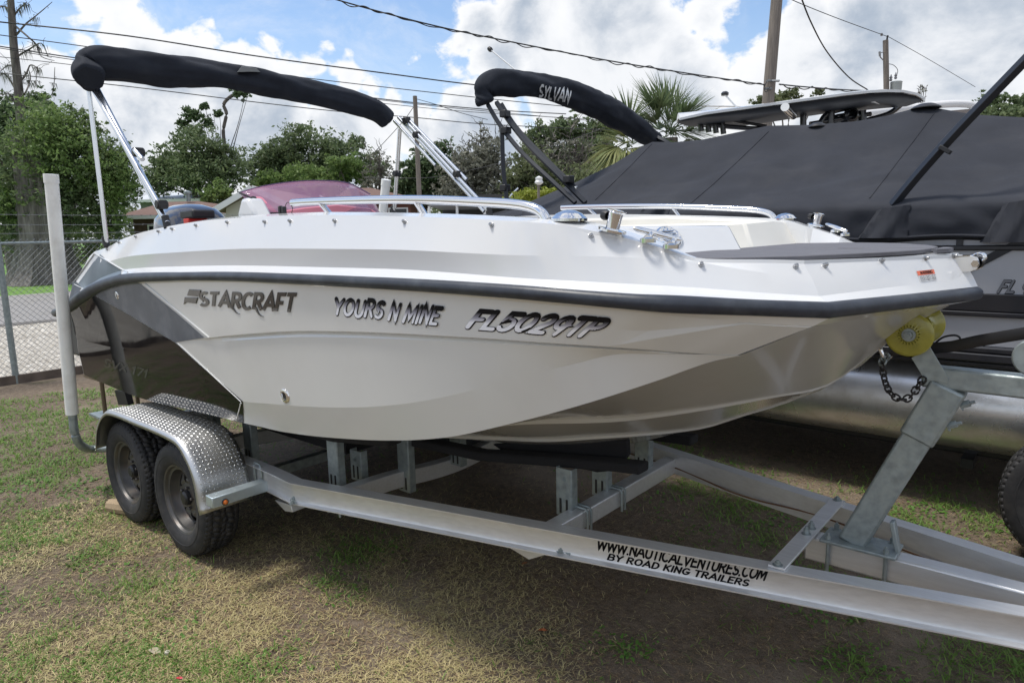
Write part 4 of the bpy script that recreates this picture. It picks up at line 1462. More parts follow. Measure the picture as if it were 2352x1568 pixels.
for sg in (-1, 1):
    bunk(0, 0, [(-5.3, .76, sg * .80), (-3.6, .78, sg * .80), (-2.9, .80, sg * .78), (-2.5, .84, sg * .74)])
    bunk(0, 0, [(-5.3, .66, sg * .36), (-3.2, .675, sg * .36), (-2.3, .70, sg * .34), (-1.9, .745, sg * .30), (-1.55, .78, sg * .26), (-1.42, .79, sg * .25)])
# hanging carpet end
m = MB()
cpts = [P(1130, 1020, Y=-.25), P(1440, 1010, Y=-.2), P(1442, 1045, Y=-.2), P(1432, 1060, Y=-.2), P(1412, 1062, Y=-.2), P(1400, 1082, Y=-.2), P(1370, 1085, Y=-.2), P(1300, 1068, Y=-.2), P(1180, 1055, Y=-.25)]
m.prism(cpts, (0, .03, 0)); m.build('carpet_flap', DARKP, trl, bevel=.006)
MB().box((-4.2, 0, .62), (2.2, 1.2, .06)).build('step_board', DARKP, trl)

# fenders
def fender(sgn):
    prof = [P(x, y, Y=-1.27) for x, y in ((219, 1030), (220, 991), (226, 966), (234, 951), (246, 943))]
    prof = [Vector((p.x, 0, p.z)) for p in prof]
    prof += [Vector((-4.45, 0, .765)), Vector((-4.2, 0, .762)), Vector((-3.95, 0, .760))]
    prof += [Vector((P(x, y, Y=-1.27).x, 0, P(x, y, Y=-1.27).z)) for x, y in ((394, 1002), (412, 1017), (427, 1042), (440, 1070), (450, 1100), (457, 1135), (461, 1161), (466, 1181))]
    pr = arc_resample(smooth_path(prof, 4), 70)
    y0, y1 = 1.275, .985
    rows = []
    sec = [(0.0, -.028), (.003, -.010), (.014, -.001), (.035, 0.0), (.15, .003), (.255, 0), (.285, -.003)]
    cx = sum(p.x for p in pr) / len(pr)
    grid_ = []
    for i, p in enumerate(pr):
        d = pr[min(i + 1, len(pr) - 1)] - pr[max(i - 1, 0)]
        nn = Vector((-d.z, 0, d.x)).normalized()
        if nn.z < 0 and abs(nn.z) > .3: nn = -nn
        if (p + nn * .1 - Vector((cx, 0, .4))).length < (p - nn * .1 - Vector((cx, 0, .4))).length: nn = -nn
        grid_.append([Vector((p.x, sgn * (y0 - a), p.z)) + nn * b for a, b in sec])
    m = MB().grid(grid_)
    f = m.build('fender', PLATE, trl, smooth=50, solid=.004)
    # raised lugs of the tread plate
    vs = []; fs = []
    pitch = .0225; nr = 12
    Lt = [0]
    for a, b in zip(pr[:-1], pr[1:]): Lt.append(Lt[-1] + (b - a).length)
    tot = Lt[-1]; nL = int(tot / pitch)
    for i in range(nL):
        for k in range(nr):
            u = (i + .5) * pitch; w_ = .012 + (k + .5) * (.264 / nr)
            alt = (i + k) % 2
            jx = np.searchsorted(Lt, u) - 1; jx = max(0, min(jx, len(pr) - 2))
            tt = (u - Lt[jx]) / (Lt[jx + 1] - Lt[jx])
            p = pr[jx].lerp(pr[jx + 1], tt); d = (pr[jx + 1] - pr[jx]).normalized()
            nn = Vector((-d.z, 0, d.x))
            if (p + nn * .1 - Vector((cx, 0, .4))).length < (p - nn * .1 - Vector((cx, 0, .4))).length: nn = -nn
            c = Vector((p.x, sgn * (y0 - w_), p.z)) + nn * (.0032 if .03 < w_ < .26 else (-.004 if w_ < .018 else .0010))
            yv = Vector((0, -sgn, 0))
            ax1 = (d + yv).normalized() if alt else (d - yv).normalized()
            ax2 = ax1.cross(nn)
            L2 = .0108; W2 = .0026; H = .0032
            o = len(vs)
            vs += [c - ax1 * L2, c - ax2 * W2, c + ax1 * L2, c + ax2 * W2, c + nn * H - ax1 * L2 * .45, c + nn * H + ax1 * L2 * .45]
            fs += [(o, o + 1, o + 4), (o + 1, o + 2, o + 5), (o + 1, o + 5, o + 4), (o + 2, o + 3, o + 5), (o + 3, o + 4, o + 5), (o + 3, o, o + 4)]
    lug = fast_mesh('tread_plate_lugs', [tuple(v) for v in vs], tris=fs, m=PLATEL, parent=f)
    lug['kind'] = 'stuff'
    return f


fender(-1)
# the port fender is a mirror copy
def mirror_copy(o, parent):
    c = o.copy(); c.data = o.data.copy()
    c.data.transform(Matrix.Scale(-1, 4, Vector((0, 1, 0)))); c.data.flip_normals()
    COL.objects.link(c); c.parent = parent; c.matrix_parent_inverse = parent_inv(parent)
    for ch2 in [q for q in bpy.data.objects if q.parent == o]:
        mirror_copy(ch2, c)
    return c


mirror_copy([o for o in bpy.data.objects if o.name == 'fender'][0], trl)
m = MB(); m.box((-4.2, -.995, .60), (1.2, .012, .25)); m.build('fender_backing', DARKP, trl)

# fender step bar with the amber marker light
f0 = P(472, 1147, Y=-1.28); f1_ = P(606, 1120, Y=-1.0)
ba = Vector((-3.40, -1.30, .47)); bb = Vector((-3.31, -.985, .465))
pa = P(480, 1152, Y=-1.30); pb = P(603, 1126, X=pa.x + .03)
m = MB(); m.beam(pa, Vector((pa.x + .01, -1.0, pa.z - .0)), .075, .055); FB = m.build('fender_bracket', mat('bright_galvanized', (.50, .58, .62), .35, .7, var=.1, vscale=12, bump=.04), trl, bevel=.004)
lp, _n = hit(bvh_of([FB]), 517, 1152)
if lp is not None:
    MB().lathe([(-.001, .017), (.004, .017), (.006, .0145)], lp, (1, 0, 0), 18).build('light_housing', BLKP, FB)
    MB().lathe([(.003, .0125), (.009, .011), (.012, .006), (.013, .0005)], lp, (1, 0, 0), 18).build('marker_light', AMB, FB)
ubolt(-3.43, -.955, .56, .07, .13)
bolt((-3.02, -1.0, .455)); bolt((-3.06, -.97, .455))
# spring hanger under the rail, and spare cross plate
m = MB(); m.prism([P(630, 1148, Y=-.93), P(668, 1160, Y=-.93), P(672, 1176, Y=-.93), P(655, 1174, Y=-.93)], (0, .08, 0)); m.build('spring_hanger', ALU, trl, bevel=.003)
m = MB(); m.prism([P(1172, 1258, Y=-.60), P(1270, 1268, Y=-.60), P(1215, 1284, Y=-.60)], (0, .05, 0)); m.build('hanger_plate', ALU, trl)
MB().box((-1.60, -.585, .452), (.05, .03, .012)).build('wire_clip', GALV, trl)
bolt((-1.62, -.60, .455))
# axles
for x in (-3.86, -4.61):
    MB().beam((x, -1.02, .335), (x, 1.02, .335), .06, .06).build('axle', GALV, trl)
    MB().box((x, 0, .33), (.0, .0, .0)) if False else None
MB().beam((-4.95, -.93, .40), (-3.5, -.93, .40), .05, .05).build('leaf_spring', BLKP, trl)


# ---- wheels
def wheel(x, y, sgn, rot, z=.335, R=.335, parent=trl, simple=False, proto=None, w=.205):
    if proto is not None:
        c = proto.copy(); COL.objects.link(c)
        c.matrix_basis = Matrix.Translation((x, y, z)) @ Matrix.Rotation(0 if sgn < 0 else PI, 4, 'Z') @ Matrix.Rotation(rot, 4, 'Y')
        c.parent = parent; c.matrix_parent_inverse = parent_inv(parent)
        for ch2 in [q for q in bpy.data.objects if q.parent == proto]:
            d = ch2.copy(); COL.objects.link(d); d.parent = c; d.matrix_parent_inverse = ch2.matrix_parent_inverse.copy()
        return c
    # built about the origin with the outside toward -Y
    h = w / 2; rr = .200
    m = MB()
    # rim barrel and dish
    m.lathe([(-h + .012, rr + .004), (-h + .016, rr - .006), (-h + .030, rr - .012), (-h + .034, rr - .028), (-h + .075, rr - .034), (-h + .085, rr - .040)], (0, 0, 0), (0, 1, 0), 48)
    rim = m.build('wheel', RIM, parent, smooth=40)
    rim.matrix_basis = Matrix.Identity(4)
    # spoke disc with trapezoid windows
    d = MB(); ns = 8; yo_ = -h + .085
    for k in range(ns):
        a0 = 2 * PI * k / ns
        def pt_(a, r, dy=0): return Vector((math.cos(a) * r, yo_ + dy, math.sin(a) * r))
        hw_i = .14; hw_o = .20
        # spoke
        r0, r1, r2 = .085, .120, .166
        for (ya) in (0,):
            d.loops([[pt_(a0 - PI / ns, r0, -.020), pt_(a0 + PI / ns, r0, -.020), pt_(a0 + PI / ns, r0, -.014), pt_(a0 - PI / ns, r0, -.014)],
                     [pt_(a0 - .26, .105, -.024), pt_(a0 + .26, .105, -.024), pt_(a0 + .26, .105, -.018), pt_(a0 - .26, .105, -.018)],
                     [pt_(a0 - .12, r2 - .02, -.004), pt_(a0 + .12, r2 - .02, -.004), pt_(a0 + .12, r2 - .02, .002), pt_(a0 - .12, r2 - .02, .002)],
                     [pt_(a0 - .20, r2, 0), pt_(a0 + .20, r2, 0), pt_(a0 + .20, r2, .006), pt_(a0 - .20, r2, .006)]])
    d.lathe([(yo_ - .0, .172), (yo_ - .002, .152), (yo_ + .004, .152)], (0, 0, 0), (0, 1, 0), 40)
    d.lathe([(yo_ - .018, .092), (yo_ - .024, .07), (yo_ - .024, .045), (yo_ - .010, .045)], (0, 0, 0), (0, 1, 0), 32)
    d.build('wheel_disc', RIM, rim, smooth=30)
    MB().lathe([(-h + .10, .16), (-h + .10, .001)], (0, 0, 0), (0, 1, 0), 24).build('brake_drum', BLKP, rim)
    MB().lathe([(yo_ - .012, .044), (yo_ - .045, .040), (yo_ - .055, .030), (yo_ - .056, .001)], (0, 0, 0), (0, 1, 0), 24).build('hub_cap', BLKP, rim)
    for k in range(5):
        a = 2 * PI * k / 5 + .3
        MB().lathe([(yo_ - .022, .009), (yo_ - .038, .009), (yo_ - .042, .005), (yo_ - .042, .0003)], (math.cos(a) * .062, 0, math.sin(a) * .062), (0, 1, 0), 6).build('lug_nut', RIM, rim, smooth=20)
    MB().tube([(.165, -h + .05, -.085), (.15, -h + .02, -.078)], .004, 6).build('valve_stem', BLKP, rim)
    # tyre body
    t = MB()
    prof = [(-h + .016, rr + .001), (-h + .006, rr + .012), (-h - .002, rr + .030), (-h - .007, rr + .060), (-h - .004, R - .050), (-h + .004, R - .028), (-h + .018, R - .012), (-h + .03, R - .008),
            (0, R - .006), (h - .03, R - .008), (h - .018, R - .012), (h - .002, R - .03), (h + .005, R - .07), (h, rr + .02), (h - .016, rr)]
    t.lathe(prof, (0, 0, 0), (0, 1, 0), 64)
    t.build('tyre', TYRE, rim, smooth=60)
    # tread blocks
    vs = []; fs = []
    nb = 60; rows_ = [(-h + .008, -h + .040, .011), (-h + .045, -h + .085, .0), (-h + .090, h - .090, .006), (h - .085, h - .045, .0), (h - .040, h - .008, .011)]
    for ri, (ya, yb_, dr) in enumerate(rows_):
        for k in range(nb):
            a = 2 * PI * (k + .5 * (ri % 2)) / nb; da = 2 * PI / nb * .40
            sk = .5 * da * (1 if ri % 2 else -1)
            r1 = R - (.004 if dr > .01 else 0); r0 = R - .014
            o = len(vs)
            zz = .006 * math.sin(k * 2.1 + ri)
            for (rad_, sh) in ((r0, 1.1), (r1, 1.0)):
                edge_drop = .012 if dr > .01 else 0
                for (yy, sg_) in ((ya, 1), (yb_, -1)):
                    for q in (-1, 1):
                        aa = a + q * da * sh + sk * sg_
                        rdd = rad_ - (edge_drop if ((ri == 0 and yy == ya) or (ri == 4 and yy == yb_)) else 0)
                        vs.append((math.cos(aa) * rdd, yy + zz * (1 if ri in (1, 2, 3) else 0), math.sin(aa) * rdd))
            fs += [(o + 4, o + 5, o + 7, o + 6), (o, o + 1, o + 5, o + 4), (o + 2, o + 6, o + 7, o + 3), (o, o + 4, o + 6, o + 2), (o + 1, o + 3, o + 7, o + 5)]
    tb_ = fast_mesh('tread_blocks', vs, quads=fs, m=TYRE, parent=rim)
    tb_['kind'] = 'stuff'
    # raised ring text bands on sidewall
    MB().lathe([(-h - .006, R - .070), (-h - .0085, R - .072), (-h - .0085, R - .075), (-h - .006, R - .077)], (0, 0, 0), (0, 1, 0), 64).build('sidewall_ring', TYRE, rim)
    rim.parent = None
    rim.matrix_parent_inverse = Matrix.Identity(4)
    rim.matrix_basis = Matrix.Translation((x, y, z)) @ Matrix.Rotation(0 if sgn < 0 else PI, 4, 'Z') @ Matrix.Rotation(rot, 4, 'Y')
    rim.parent = parent; rim.matrix_parent_inverse = parent_inv(parent)
    return rim


bpy.context.view_layer.update()
TY = -1.115
WH = wheel(-3.865, TY, -1, .2)
wheel(-4.61, TY, -1, 1.1, proto=WH)
wheel(-3.865, -TY, 1, .5, proto=WH); wheel(-4.61, -TY, 1, .9, proto=WH)

# guide posts: bent pipe with a white tube over it
for sgn in (-1, 1):
    g0 = P(166, 950, Y=-1.27); g1 = P(117, 402, Y=-1.27)
    pth = [P(214, 1031, Y=-1.10), P(196, 1028, Y=-1.2), P(180, 1015, Y=-1.25), P(171, 990, Y=-1.27), P(167, 955, Y=-1.27), g0.lerp(g1, .1)]
    if sgn > 0:
        pth = [Vector((p.x, -p.y, p.z)) for p in pth]; g0 = Vector((g0.x, -g0.y, g0.z)); g1 = Vector((P(887, 414, Y=1.27)))
    pth = [Vector((pth[0].x + .2, sgn * .95, pth[0].z + .01))] + pth
    gp_ = MB().tube(smooth_path(pth, 6), .028, 12).build('guide_post', GALV, trl, smooth=50)
    MB().tube([g0, g1], .0395, 20).build('pvc_tube', PVC, gp_, smooth=50)
    MB().tube([g1 - (g1 - g0).normalized() * .05, g1 + (g1 - g0).normalized() * .005], .043, 20).build('tube_cap', PVC, gp_, smooth=50)
# wire along the far rail
MB().tube(smooth_path([Vector((x, rail_y(x) - .085 - .012 * math.sin(x * 9), .47 + .012 * math.sin(x * 6))) for x in np.linspace(.2, -3.0, 22)], 3), .004, 5).build('wiring', mat('brown_wire', (.16, .08, .04), .6), trl)
MB().tube(smooth_path([Vector((-.9, .40, .46)), Vector((-.86, .30, .44)), Vector((-.83, .18, .43)), Vector((-.80, .05, .46))], 5), .007, 6).build('wire_loom', BLKP, trl)
# lettering on the near rail web
RQ = MB()
def rail_plane(px, py):
    # web plane of the near rail: y = -(rail_y - tw + .016)
    # y = -(.215 - .2555 x) + .059
    d = ray(px, py)
    # CAM.y + t d.y = -.215 + .2555 (t d.x) + .059
    t = (-.215 + .026 - CAM.y + .2555 * CAM.x) / (d.y - .2555 * d.x)
    return CAM + d * t


class RailSurf:
    pass


def decal_rail(name, text, quad, m, **k):
    global hit
    old = hit
    hit = lambda bv, x, y: (rail_plane(x, y), Vector((.2477, -.9688, 0)))
    o = decal(name, text, quad, m, trl, surf=1, **k)
    hit = old
    return o


decal_rail('web_lettering', 'WWW.NAUTICALVENTURES.COM', [(1374, 1238), (1766, 1308), (1371, 1259), (1757, 1331)], PAINTB, w=.11, slant=.06, gap=.13, off=.001, lift=.0004)
decal_rail('web_lettering', 'BY ROAD KING TRAILERS', [(1398, 1271), (1723, 1332), (1395, 1284), (1719, 1345)], PAINTB, w=.12, slant=.12, gap=.20, off=.001, lift=.0004)

# =================================================================== COVERED PONTOON BOAT BESIDE IT
pon = empty('pontoon_boat', (-2.0, 3.25, 0.4), 'grey pontoon boat under a black mooring cover with a folded black bimini', 'pontoon boat')
YN = 2.0
YC = 3.25
PANEL = mat('silver_panel', (.42, .43, .46), .42, .35, var=.03)
FRAMEB = mat('black_extrusion', (.012, .013, .018), .35, coat=.3)
PONT = mat('pontoon_aluminium', (.70, .70, .70), .30, .8, var=.05, vscale=2, aniso_scale=(1, 1, 1), rvar=.10, bump=.03, bscale=8, dirt=(.36, .33, .28), dirt_scale=7, dirt_amt=.5)
X0p, X1p = -5.6, 1.6
# decks, side panels (port and starboard), rails
MB().box(((X0p + X1p) / 2, YC, 1.01), (X1p - X0p, 2.44, .08)).build('pontoon_deck', FRAMEB, pon)
for y, s in ((YN, 1), (2 * YC - YN, -1)):
    # slight bow-down line of the panels as seen
    def zz(z, x): return z
    xx = (X0p + .1, X1p)
    MB().box(((xx[0] + xx[1]) / 2, y + .015 * s, 1.16), (xx[1] - xx[0], .03, .17)).build('side_panel', PANEL, pon)
    MB().box(((xx[0] + xx[1]) / 2, y + .015 * s, 1.50), (xx[1] - xx[0], .03, .40)).build('side_panel', PANEL, pon)
    m = MB()
    L_ = xx[1] - xx[0]; cx = (xx[0] + xx[1]) / 2
    m.box((cx, y, 1.33), (L_, .05, .105)); m.box((cx, y - .01 * s, 1.262), (L_, .04, .028))
    m.box((cx, y, 1.645), (L_, .05, .03))
    m.build('panel_rail', FRAMEB, pon, bevel=.006)
    MB().box((cx, y + .02 * s, 1.70), (L_, .02, .085)).build('side_panel', PANEL, pon)
    m = MB()
    for x in (-4.4, -3.2, -2.0, -.60, .75):
        m.box((x, y, 1.70), (.035, .03, .10))
    m.build('panel_post', FRAMEB, pon)
    m = MB()
    for zc, hh, o in ((1.055, .035, -.02), (1.01, .05, -.03), (.965, .03, .0)):
        m.box((cx, y + o * s, zc), (L_, .06, hh))
    m.build('deck_trim', FRAMEB, pon, bevel=.008)
    # pontoon tube
    m = MB(); c = (y + .30 * s)
    m.lathe([(-.0, .001), (0.02, .10), (.12, .20), (.35, .285), (.5, .295), (6.6, .295), (6.9, .27), (7.3, .16), (7.5, .02)], (X0p - .2, c, .66), (1, 0, 0), 48)
    m.build('pontoon_tube', PONT, pon, smooth=60)
    MB().box(((X0p + X1p) / 2, c, .945), (X1p - X0p - .2, .10, .06)).build('pontoon_bracket', FRAMEB, pon)
# diagonal black stripe and registration on the near panel
pa = P(2234, 630, Y=YN - .004); pb = P(2352, 563, Y=YN - .004)
dd = (pb - pa); pe = pa + dd * 1.25
up_ = Vector((0, 0, .052))
MB().prism([pa + Vector((-.03, 0, 0)), pe, pe + up_, pa + up_ + Vector((-.03, 0, 0))], (0, -.004, 0)).build('diagonal_stripe', FRAMEB, pon)
q = [(2298, 645), (2374, 647), (2291, 670), (2367, 672)]
kw = dict(slant=.3, gap=.22, plane=dict(Y=YN - .001))
decal('registration_outline', 'FL 9', q, PAINTB, pon, off=.001, w=.17, shift=(.03, -.02), lift=.0004, **kw)
decal('registration_number', 'FL 9', q, mat('grey_letter_fill', (.16, .165, .18), .4), pon, off=.003, w=.12, lift=.0004, **kw)

# mooring cover: ridge carried by poles, slopes, skirt
ridge_px = [(1180, 484), (1216, 464), (1270, 441), (1324, 418), (1411, 376), (1472, 338), (1499, 326), (1546, 327), (1613, 321), (1680, 307), (1764, 289), (1865, 287), (1966, 279), (2033, 267), (2090, 252), (2107, 247), (2127, 244), (2154, 249), (2234, 263), (2352, 270)]
rid = [P(x, y, Y=YC) for x, y in ridge_px]
rid = [Vector((-5.75, YC, 1.84))] + [r for r in rid if r.x > -5.6] + [Vector((.6, YC, 2.50)), Vector((1.3, YC, 2.3)), Vector((1.75, YC, 1.84))]
rx = np.array([r.x for r in rid]); rz = np.array([r.z for r in rid])
xs = np.linspace(-5.72, 1.72, 260)
rows = []
rng = np.random.default_rng(5)
for x in xs:
    zr = float(np.interp(x, rx, rz))
    row = []
    ts = list(np.linspace(0, 1, 31))
    endk = min(1, (x + 5.75) / .5, (1.75 - x) / .5)
    hw = 1.27 * (.55 + .45 * math.sqrt(max(0, endk)))
    kink = 1.925 - .05 * max(0, (-3.5 - x)) / 2
    for t in ts:
        y = YC - hw * t
        z = zr + (kink - zr) * t
        # cloth sag between ridge and rail, small tension folds
        z -= .075 * math.sin(PI * t) * (1 if zr - kink > .2 else .3)
        z += .012 * math.sin(5.2 * x + 3 * t) * math.sin(PI * t) + .006 * math.sin(17 * x + 9 * t) * math.sin(PI * t) * t
        z += .010 * math.exp(-((t - .8) / .12) ** 2) * math.sin(9 * x) * math.sin(2.3 * x)
        cr_ = mnoise.noise(Vector((x * 1.1 + t * 2.0, t * 1.6, 3.3))) * .050 + (.5 - abs(mnoise.noise(Vector((x * 2.6 - t * 3.4, t * 2.2 + x * .6, 7.7))))) * .055 + (.5 - abs(mnoise.noise(Vector((x * 1.3 + t * 7.5, t * 4, 1.2))))) * .04 * t
        z += cr_ * math.sin(PI * min(1, t * 1.02)) ** .6
        row.append(Vector((x, y, z)))
    # skirt
    for k, t in enumerate(np.linspace(.12, 1, 9)):
        w_ = .018 * math.sin(5.3 * x + 2.0 * math.sin(2.1 * x) + t) * t + .035 * mnoise.noise(Vector((x * 3.1, t * 1.3, 2))) * t + .018 * mnoise.noise(Vector((x * 9, t * 3, 5)))
        gather = -.02 * math.sin(PI * t)
        zb = kink + (1.715 + .012 * math.sin(7 * x) + .02 * math.sin(2.1 * x) - kink) * t
        row.append(Vector((x, YC - hw - .035 - w_ * .9 + gather * .5, zb)))
    row.append(Vector((x, YC - hw + .015, row[-1].z - .015)))
    far = [Vector((p.x, 2 * YC - p.y, p.z)) for p in row[1:]]
    rows.append(list(reversed(far)) + row)
cv = MB().grid(rows).build('mooring_cover', COVER, pon, smooth=70)
BV_COV = bvh_of([cv])
for pts in ([(2152, 251), (2100, 322), (2042, 398), (1997, 456)], [(1765, 303), (1700, 366), (1640, 422), (1586, 468)], [(1497, 331), (1450, 380), (1405, 424), (1367, 460)]):
    sl = surf_line(BV_COV, pts, 14, .002)
    if len(sl) > 2:
        MB().tube(sl, .0035, 5).build('cover_seam', COVER, cv)
# hem band and gathered pocket where a bimini leg leaves the cover
hem = [r[-2] + Vector((0, -.006, .012)) for r in rows]
MB().tube(hem, .010, 6).build('cover_hem', COVER, cv)
for (px_, py_, w_, top_, boty) in ((2052, 500, .12, 476, 546), (2340, 500, .10, 462, 556)):
    c = P(px_, py_, Y=YN - .06)
    zt_ = P(px_, top_, Y=YN - .06).z; zb_ = P(px_, boty, Y=YN - .06).z
    rings = []
    for k in range(9):
        t = k / 8; z = zt_ + (zb_ - zt_) * t
        ring = []
        for q in range(28):
            a = 2 * PI * q / 28
            r = w_ * (.62 + .25 * t + .12 * math.sin(5 * a + 4 * t) * t + .06 * math.sin(11 * a + t * 6))
            ring.append(Vector((c.x + 1.25 * r * math.cos(a) - .05 * t, YN - .05 + .75 * r * math.sin(a) * (.7 + .3 * t), z + .012 * math.cos(a) * (1 - t))))
        rings.append(ring)
    MB().loops(rings, caps=False).build('leg_pocket', COVER, cv, smooth=60)
# caps on the support poles
for (x, y) in ((2127, 243), (1877, 286)):
    c = P(x, y + 5, Y=YC)
    r = .10 if x > 2000 else .07
    MB().lathe([(0, r), (.006, r), (.02, r * .8), (.035, r * .45), (.04, .001)], c - Vector((0, 0, .005)), (0, 0, 1), 24).build('pole_cap', BLKP, pon)
# loose dark tarp lying between the boats behind the grab rail
tp = [[P(1180 + 33 * i, 495 + [0, -8, -16, -20, -22, -23, -26, -20, -14, -18, -20][i] + 0, Y=1.32 + .0 * i) + Vector((0, .28 * j, -.16 * (j - 0) ** 1 + .02 * math.sin(i * 2.1 + j))) for i in range(11)] for j in range(0, 1)]
tt = []
for i in range(24):
    u = i / 23; row = []
    for j in range(9):
        v = j / 8
        px_ = 1200 + 335 * u; py_ = (482 - 12 * math.sin(u * 3.1) * (1 - .2 * u) + 9 * math.sin(u * 9.0 + v * 2.5) * (.4 + v * .5)) + 38 * v
        row.append(P(px_, py_, Y=1.72 - .38 * v + .03 * math.sin(7 * u + 5 * v)))
    tt.append(row)
MB().grid(tt).build('loose_flap', COVER, cv, smooth=70, solid=.006)
tt = []
for i in range(12):
    u = i / 11; row = []
    for j in range(8):
        v = j / 7
        px_ = 1480 + 62 * u - 30 * v * (1 - .3 * u); py_ = 472 + 52 * v - 3 * math.sin(u * 6)
        row.append(P(px_, py_, Y=1.30 - .05 * v + .02 * math.sin(9 * u + 3 * v)))
    tt.append(row)
MB().grid(tt).build('loose_flap', COVER, cv, smooth=70, solid=.006)

# folded bimini of the pontoon boat
nn1 = P(1112, 205, Y=YN); ff1 = P(1502, 312, Y=4.35)
def tr2(px, py, t):
    nn = Vector((ff1.y - nn1.y, -(ff1.x - nn1.x), 0)).normalized()
    d = ray(px, py); k = (nn1 - CAM).dot(nn) / d.dot(nn)
    return CAM + d * k


cen = [P(1116, 240, Y=YN), tr2(1110, 212, 0), tr2(1128, 192, .05), tr2(1180, 189, .2), tr2(1250, 198, .4), tr2(1330, 222, .6), tr2(1400, 255, .8), tr2(1450, 285, .95), tr2(1490, 312, 1), tr2(1512, 322, 1)]
B2 = boot(cen, [.085, .112, .112, .112, .118, .124, .13, .136, .125, .108, .07], CANV, 'bimini_boot', pon, folds=.14, seed=8)
bv2 = bvh_of([B2])
q = [(1238, 195), (1311, 207), (1235, 219), (1306, 234)]
BV_B2 = bv2
decal('printed_name', 'SYLVAN', q, mat('white_print', (.72, .74, .76), .6), pon, BV_B2, off=.016, w=.09, slant=.10, gap=.12, cap=False)
LEG = mat('black_square_tube', (.022, .026, .034), .35, .3)
def sqpole(pts, w, name='bimini_leg', parent=pon):
    m = MB(); m.tube(smooth_path(pts, 6), w, 4, hint=Vector((0, 1, 0)))
    return m.build(name, LEG, parent, smooth=30, bevel=.003)


sqpole([P(1120, 240, Y=YN), P(1150, 290, Y=YN), P(1200, 352, Y=YN), P(1270, 418, Y=YN), P(1322, 466, Y=YN)], .024)
sqpole([P(1140, 235, Y=YN + .03), P(1172, 282, Y=YN + .03), P(1215, 335, Y=YN + .03), P(1280, 400, Y=YN + .03), P(1345, 466, Y=YN + .03)], .026)
sqpole([P(1152, 238, Y=YN + .06), P(1185, 290, Y=YN + .06), P(1240, 350, Y=YN + .06), P(1322, 430, Y=YN + .06)], .018)
sqpole([P(1153, 300, Y=YN), P(1157, 400, Y=YN), P(1168, 482, Y=YN)], .026)
sqpole([P(1480, 305, Y=4.3), P(1530, 327, Y=4.3), P(1560, 355, Y=4.3)], .03)
sqpole([P(1470, 312, Y=4.3), P(1510, 330, Y=4.3), P(1530, 350, Y=4.3)], .03)
for (x, y) in ((1160, 262), (1162, 300), (1306, 412), (1160, 432)):
    c = P(x, y, Y=YN + .01)
    MB().box(c, (.07, .08, .06)).build('leg_joint', BLKP, pon, bevel=.008)
c = P(1322, 432, Y=YN + .05); MB().box(c, (.03, .03, .03)).build('latch', CHROME, pon, bevel=.004)
# tall leg crossing in front of the cover at the right
lg = sqpole([P(2050, 472, Y=YN - .02), P(2120, 388, Y=YN - .02), P(2220, 278, Y=YN - .02), P(2400, 92, Y=YN - .02)], .030)
a = P(2158, 337, Y=YN - .06); b = P(2184, 351, Y=YN - .06)
m = MB(); m.beam(a, b, .05, .025, Vector((1, 0, 1))); m.build('leg_strap', BLKP, pon, bevel=.004)
# stern light on its pole
a = P(1126, 114, Y=3.2); b = P(1190, 166, Y=3.2)
LP = MB().tube([a, b], .008, 8).build('light_pole', WHITEP, pon)
MB().lathe([(-.03, .001), (-.028, .022), (0, .028), (.02, .022), (.025, .001)], a, (b - a), 14).build('light_globe', BLKP, LP)

# pontoon trailer with one wheel in view
pt_ = empty('pontoon_trailer', (-1.5, 3.25, 0), 'dark trailer carrying the covered pontoon boat, wheel at the right edge', 'trailer')
bpy.context.view_layer.update()
for y in (2.45, 4.05):
    MB().box((-1.9, y, .325), (6.4, .08, .08)).build('frame_rail', FRAMEB, pt_, bevel=.01)
for x in (-4.5, -2.5, -.5, 1.0):
    MB().box((x, 3.25, .27), (.07, 2.0, .06)).build('cross_beam', FRAMEB, pt_)
wp = P(2275, 1200, Y=1.63)
fw_ = wheel(P(2268, 1195, Y=1.50).x + .40, 1.60, -1, .4, z=.365, proto=WH, parent=pt_)
fw_.matrix_basis = fw_.matrix_basis @ Matrix.Scale(1.10, 4)
wheel(P(2268, 1195, Y=1.50).x + .33, 4.90, 1, .4, z=.330, proto=WH, parent=pt_)

# =================================================================== CENTRE CONSOLE BOAT BEHIND
DT = 8.6
ttb = empty('hardtop_boat', P(1840, 500, D=DT) * 1.0, 'white hardtop fishing boat standing behind the covered pontoon boat', 'boat')
ttb.location.z = .6
bpy.context.view_layer.update()
ht = []
Rr = Vector((-HF.y, HF.x, 0)) * -1   # to the right of the picture
a = P(1560, 272, D=DT); b = P(2122, 224, D=DT)
ax_u = Vector((b.x - a.x, b.y - a.y, 0)).normalized()
upper = [(1561, 271), (1620, 258), (1700, 247), (1764, 238), (1860, 225), (1940, 214), (1999, 208), (2040, 206), (2076, 207), (2105, 213), (2124, 224)]
lower = [(1561, 275), (1620, 276), (1700, 276), (1764, 274), (1860, 270), (1940, 262), (1999, 254), (2040, 247), (2076, 240), (2105, 232), (2124, 226)]
U_ = [P(x, y, D=DT) for x, y in upper]
W_ = .80
dep_ = Vector((HF.x, HF.y, 0))
m = MB()
rings = []
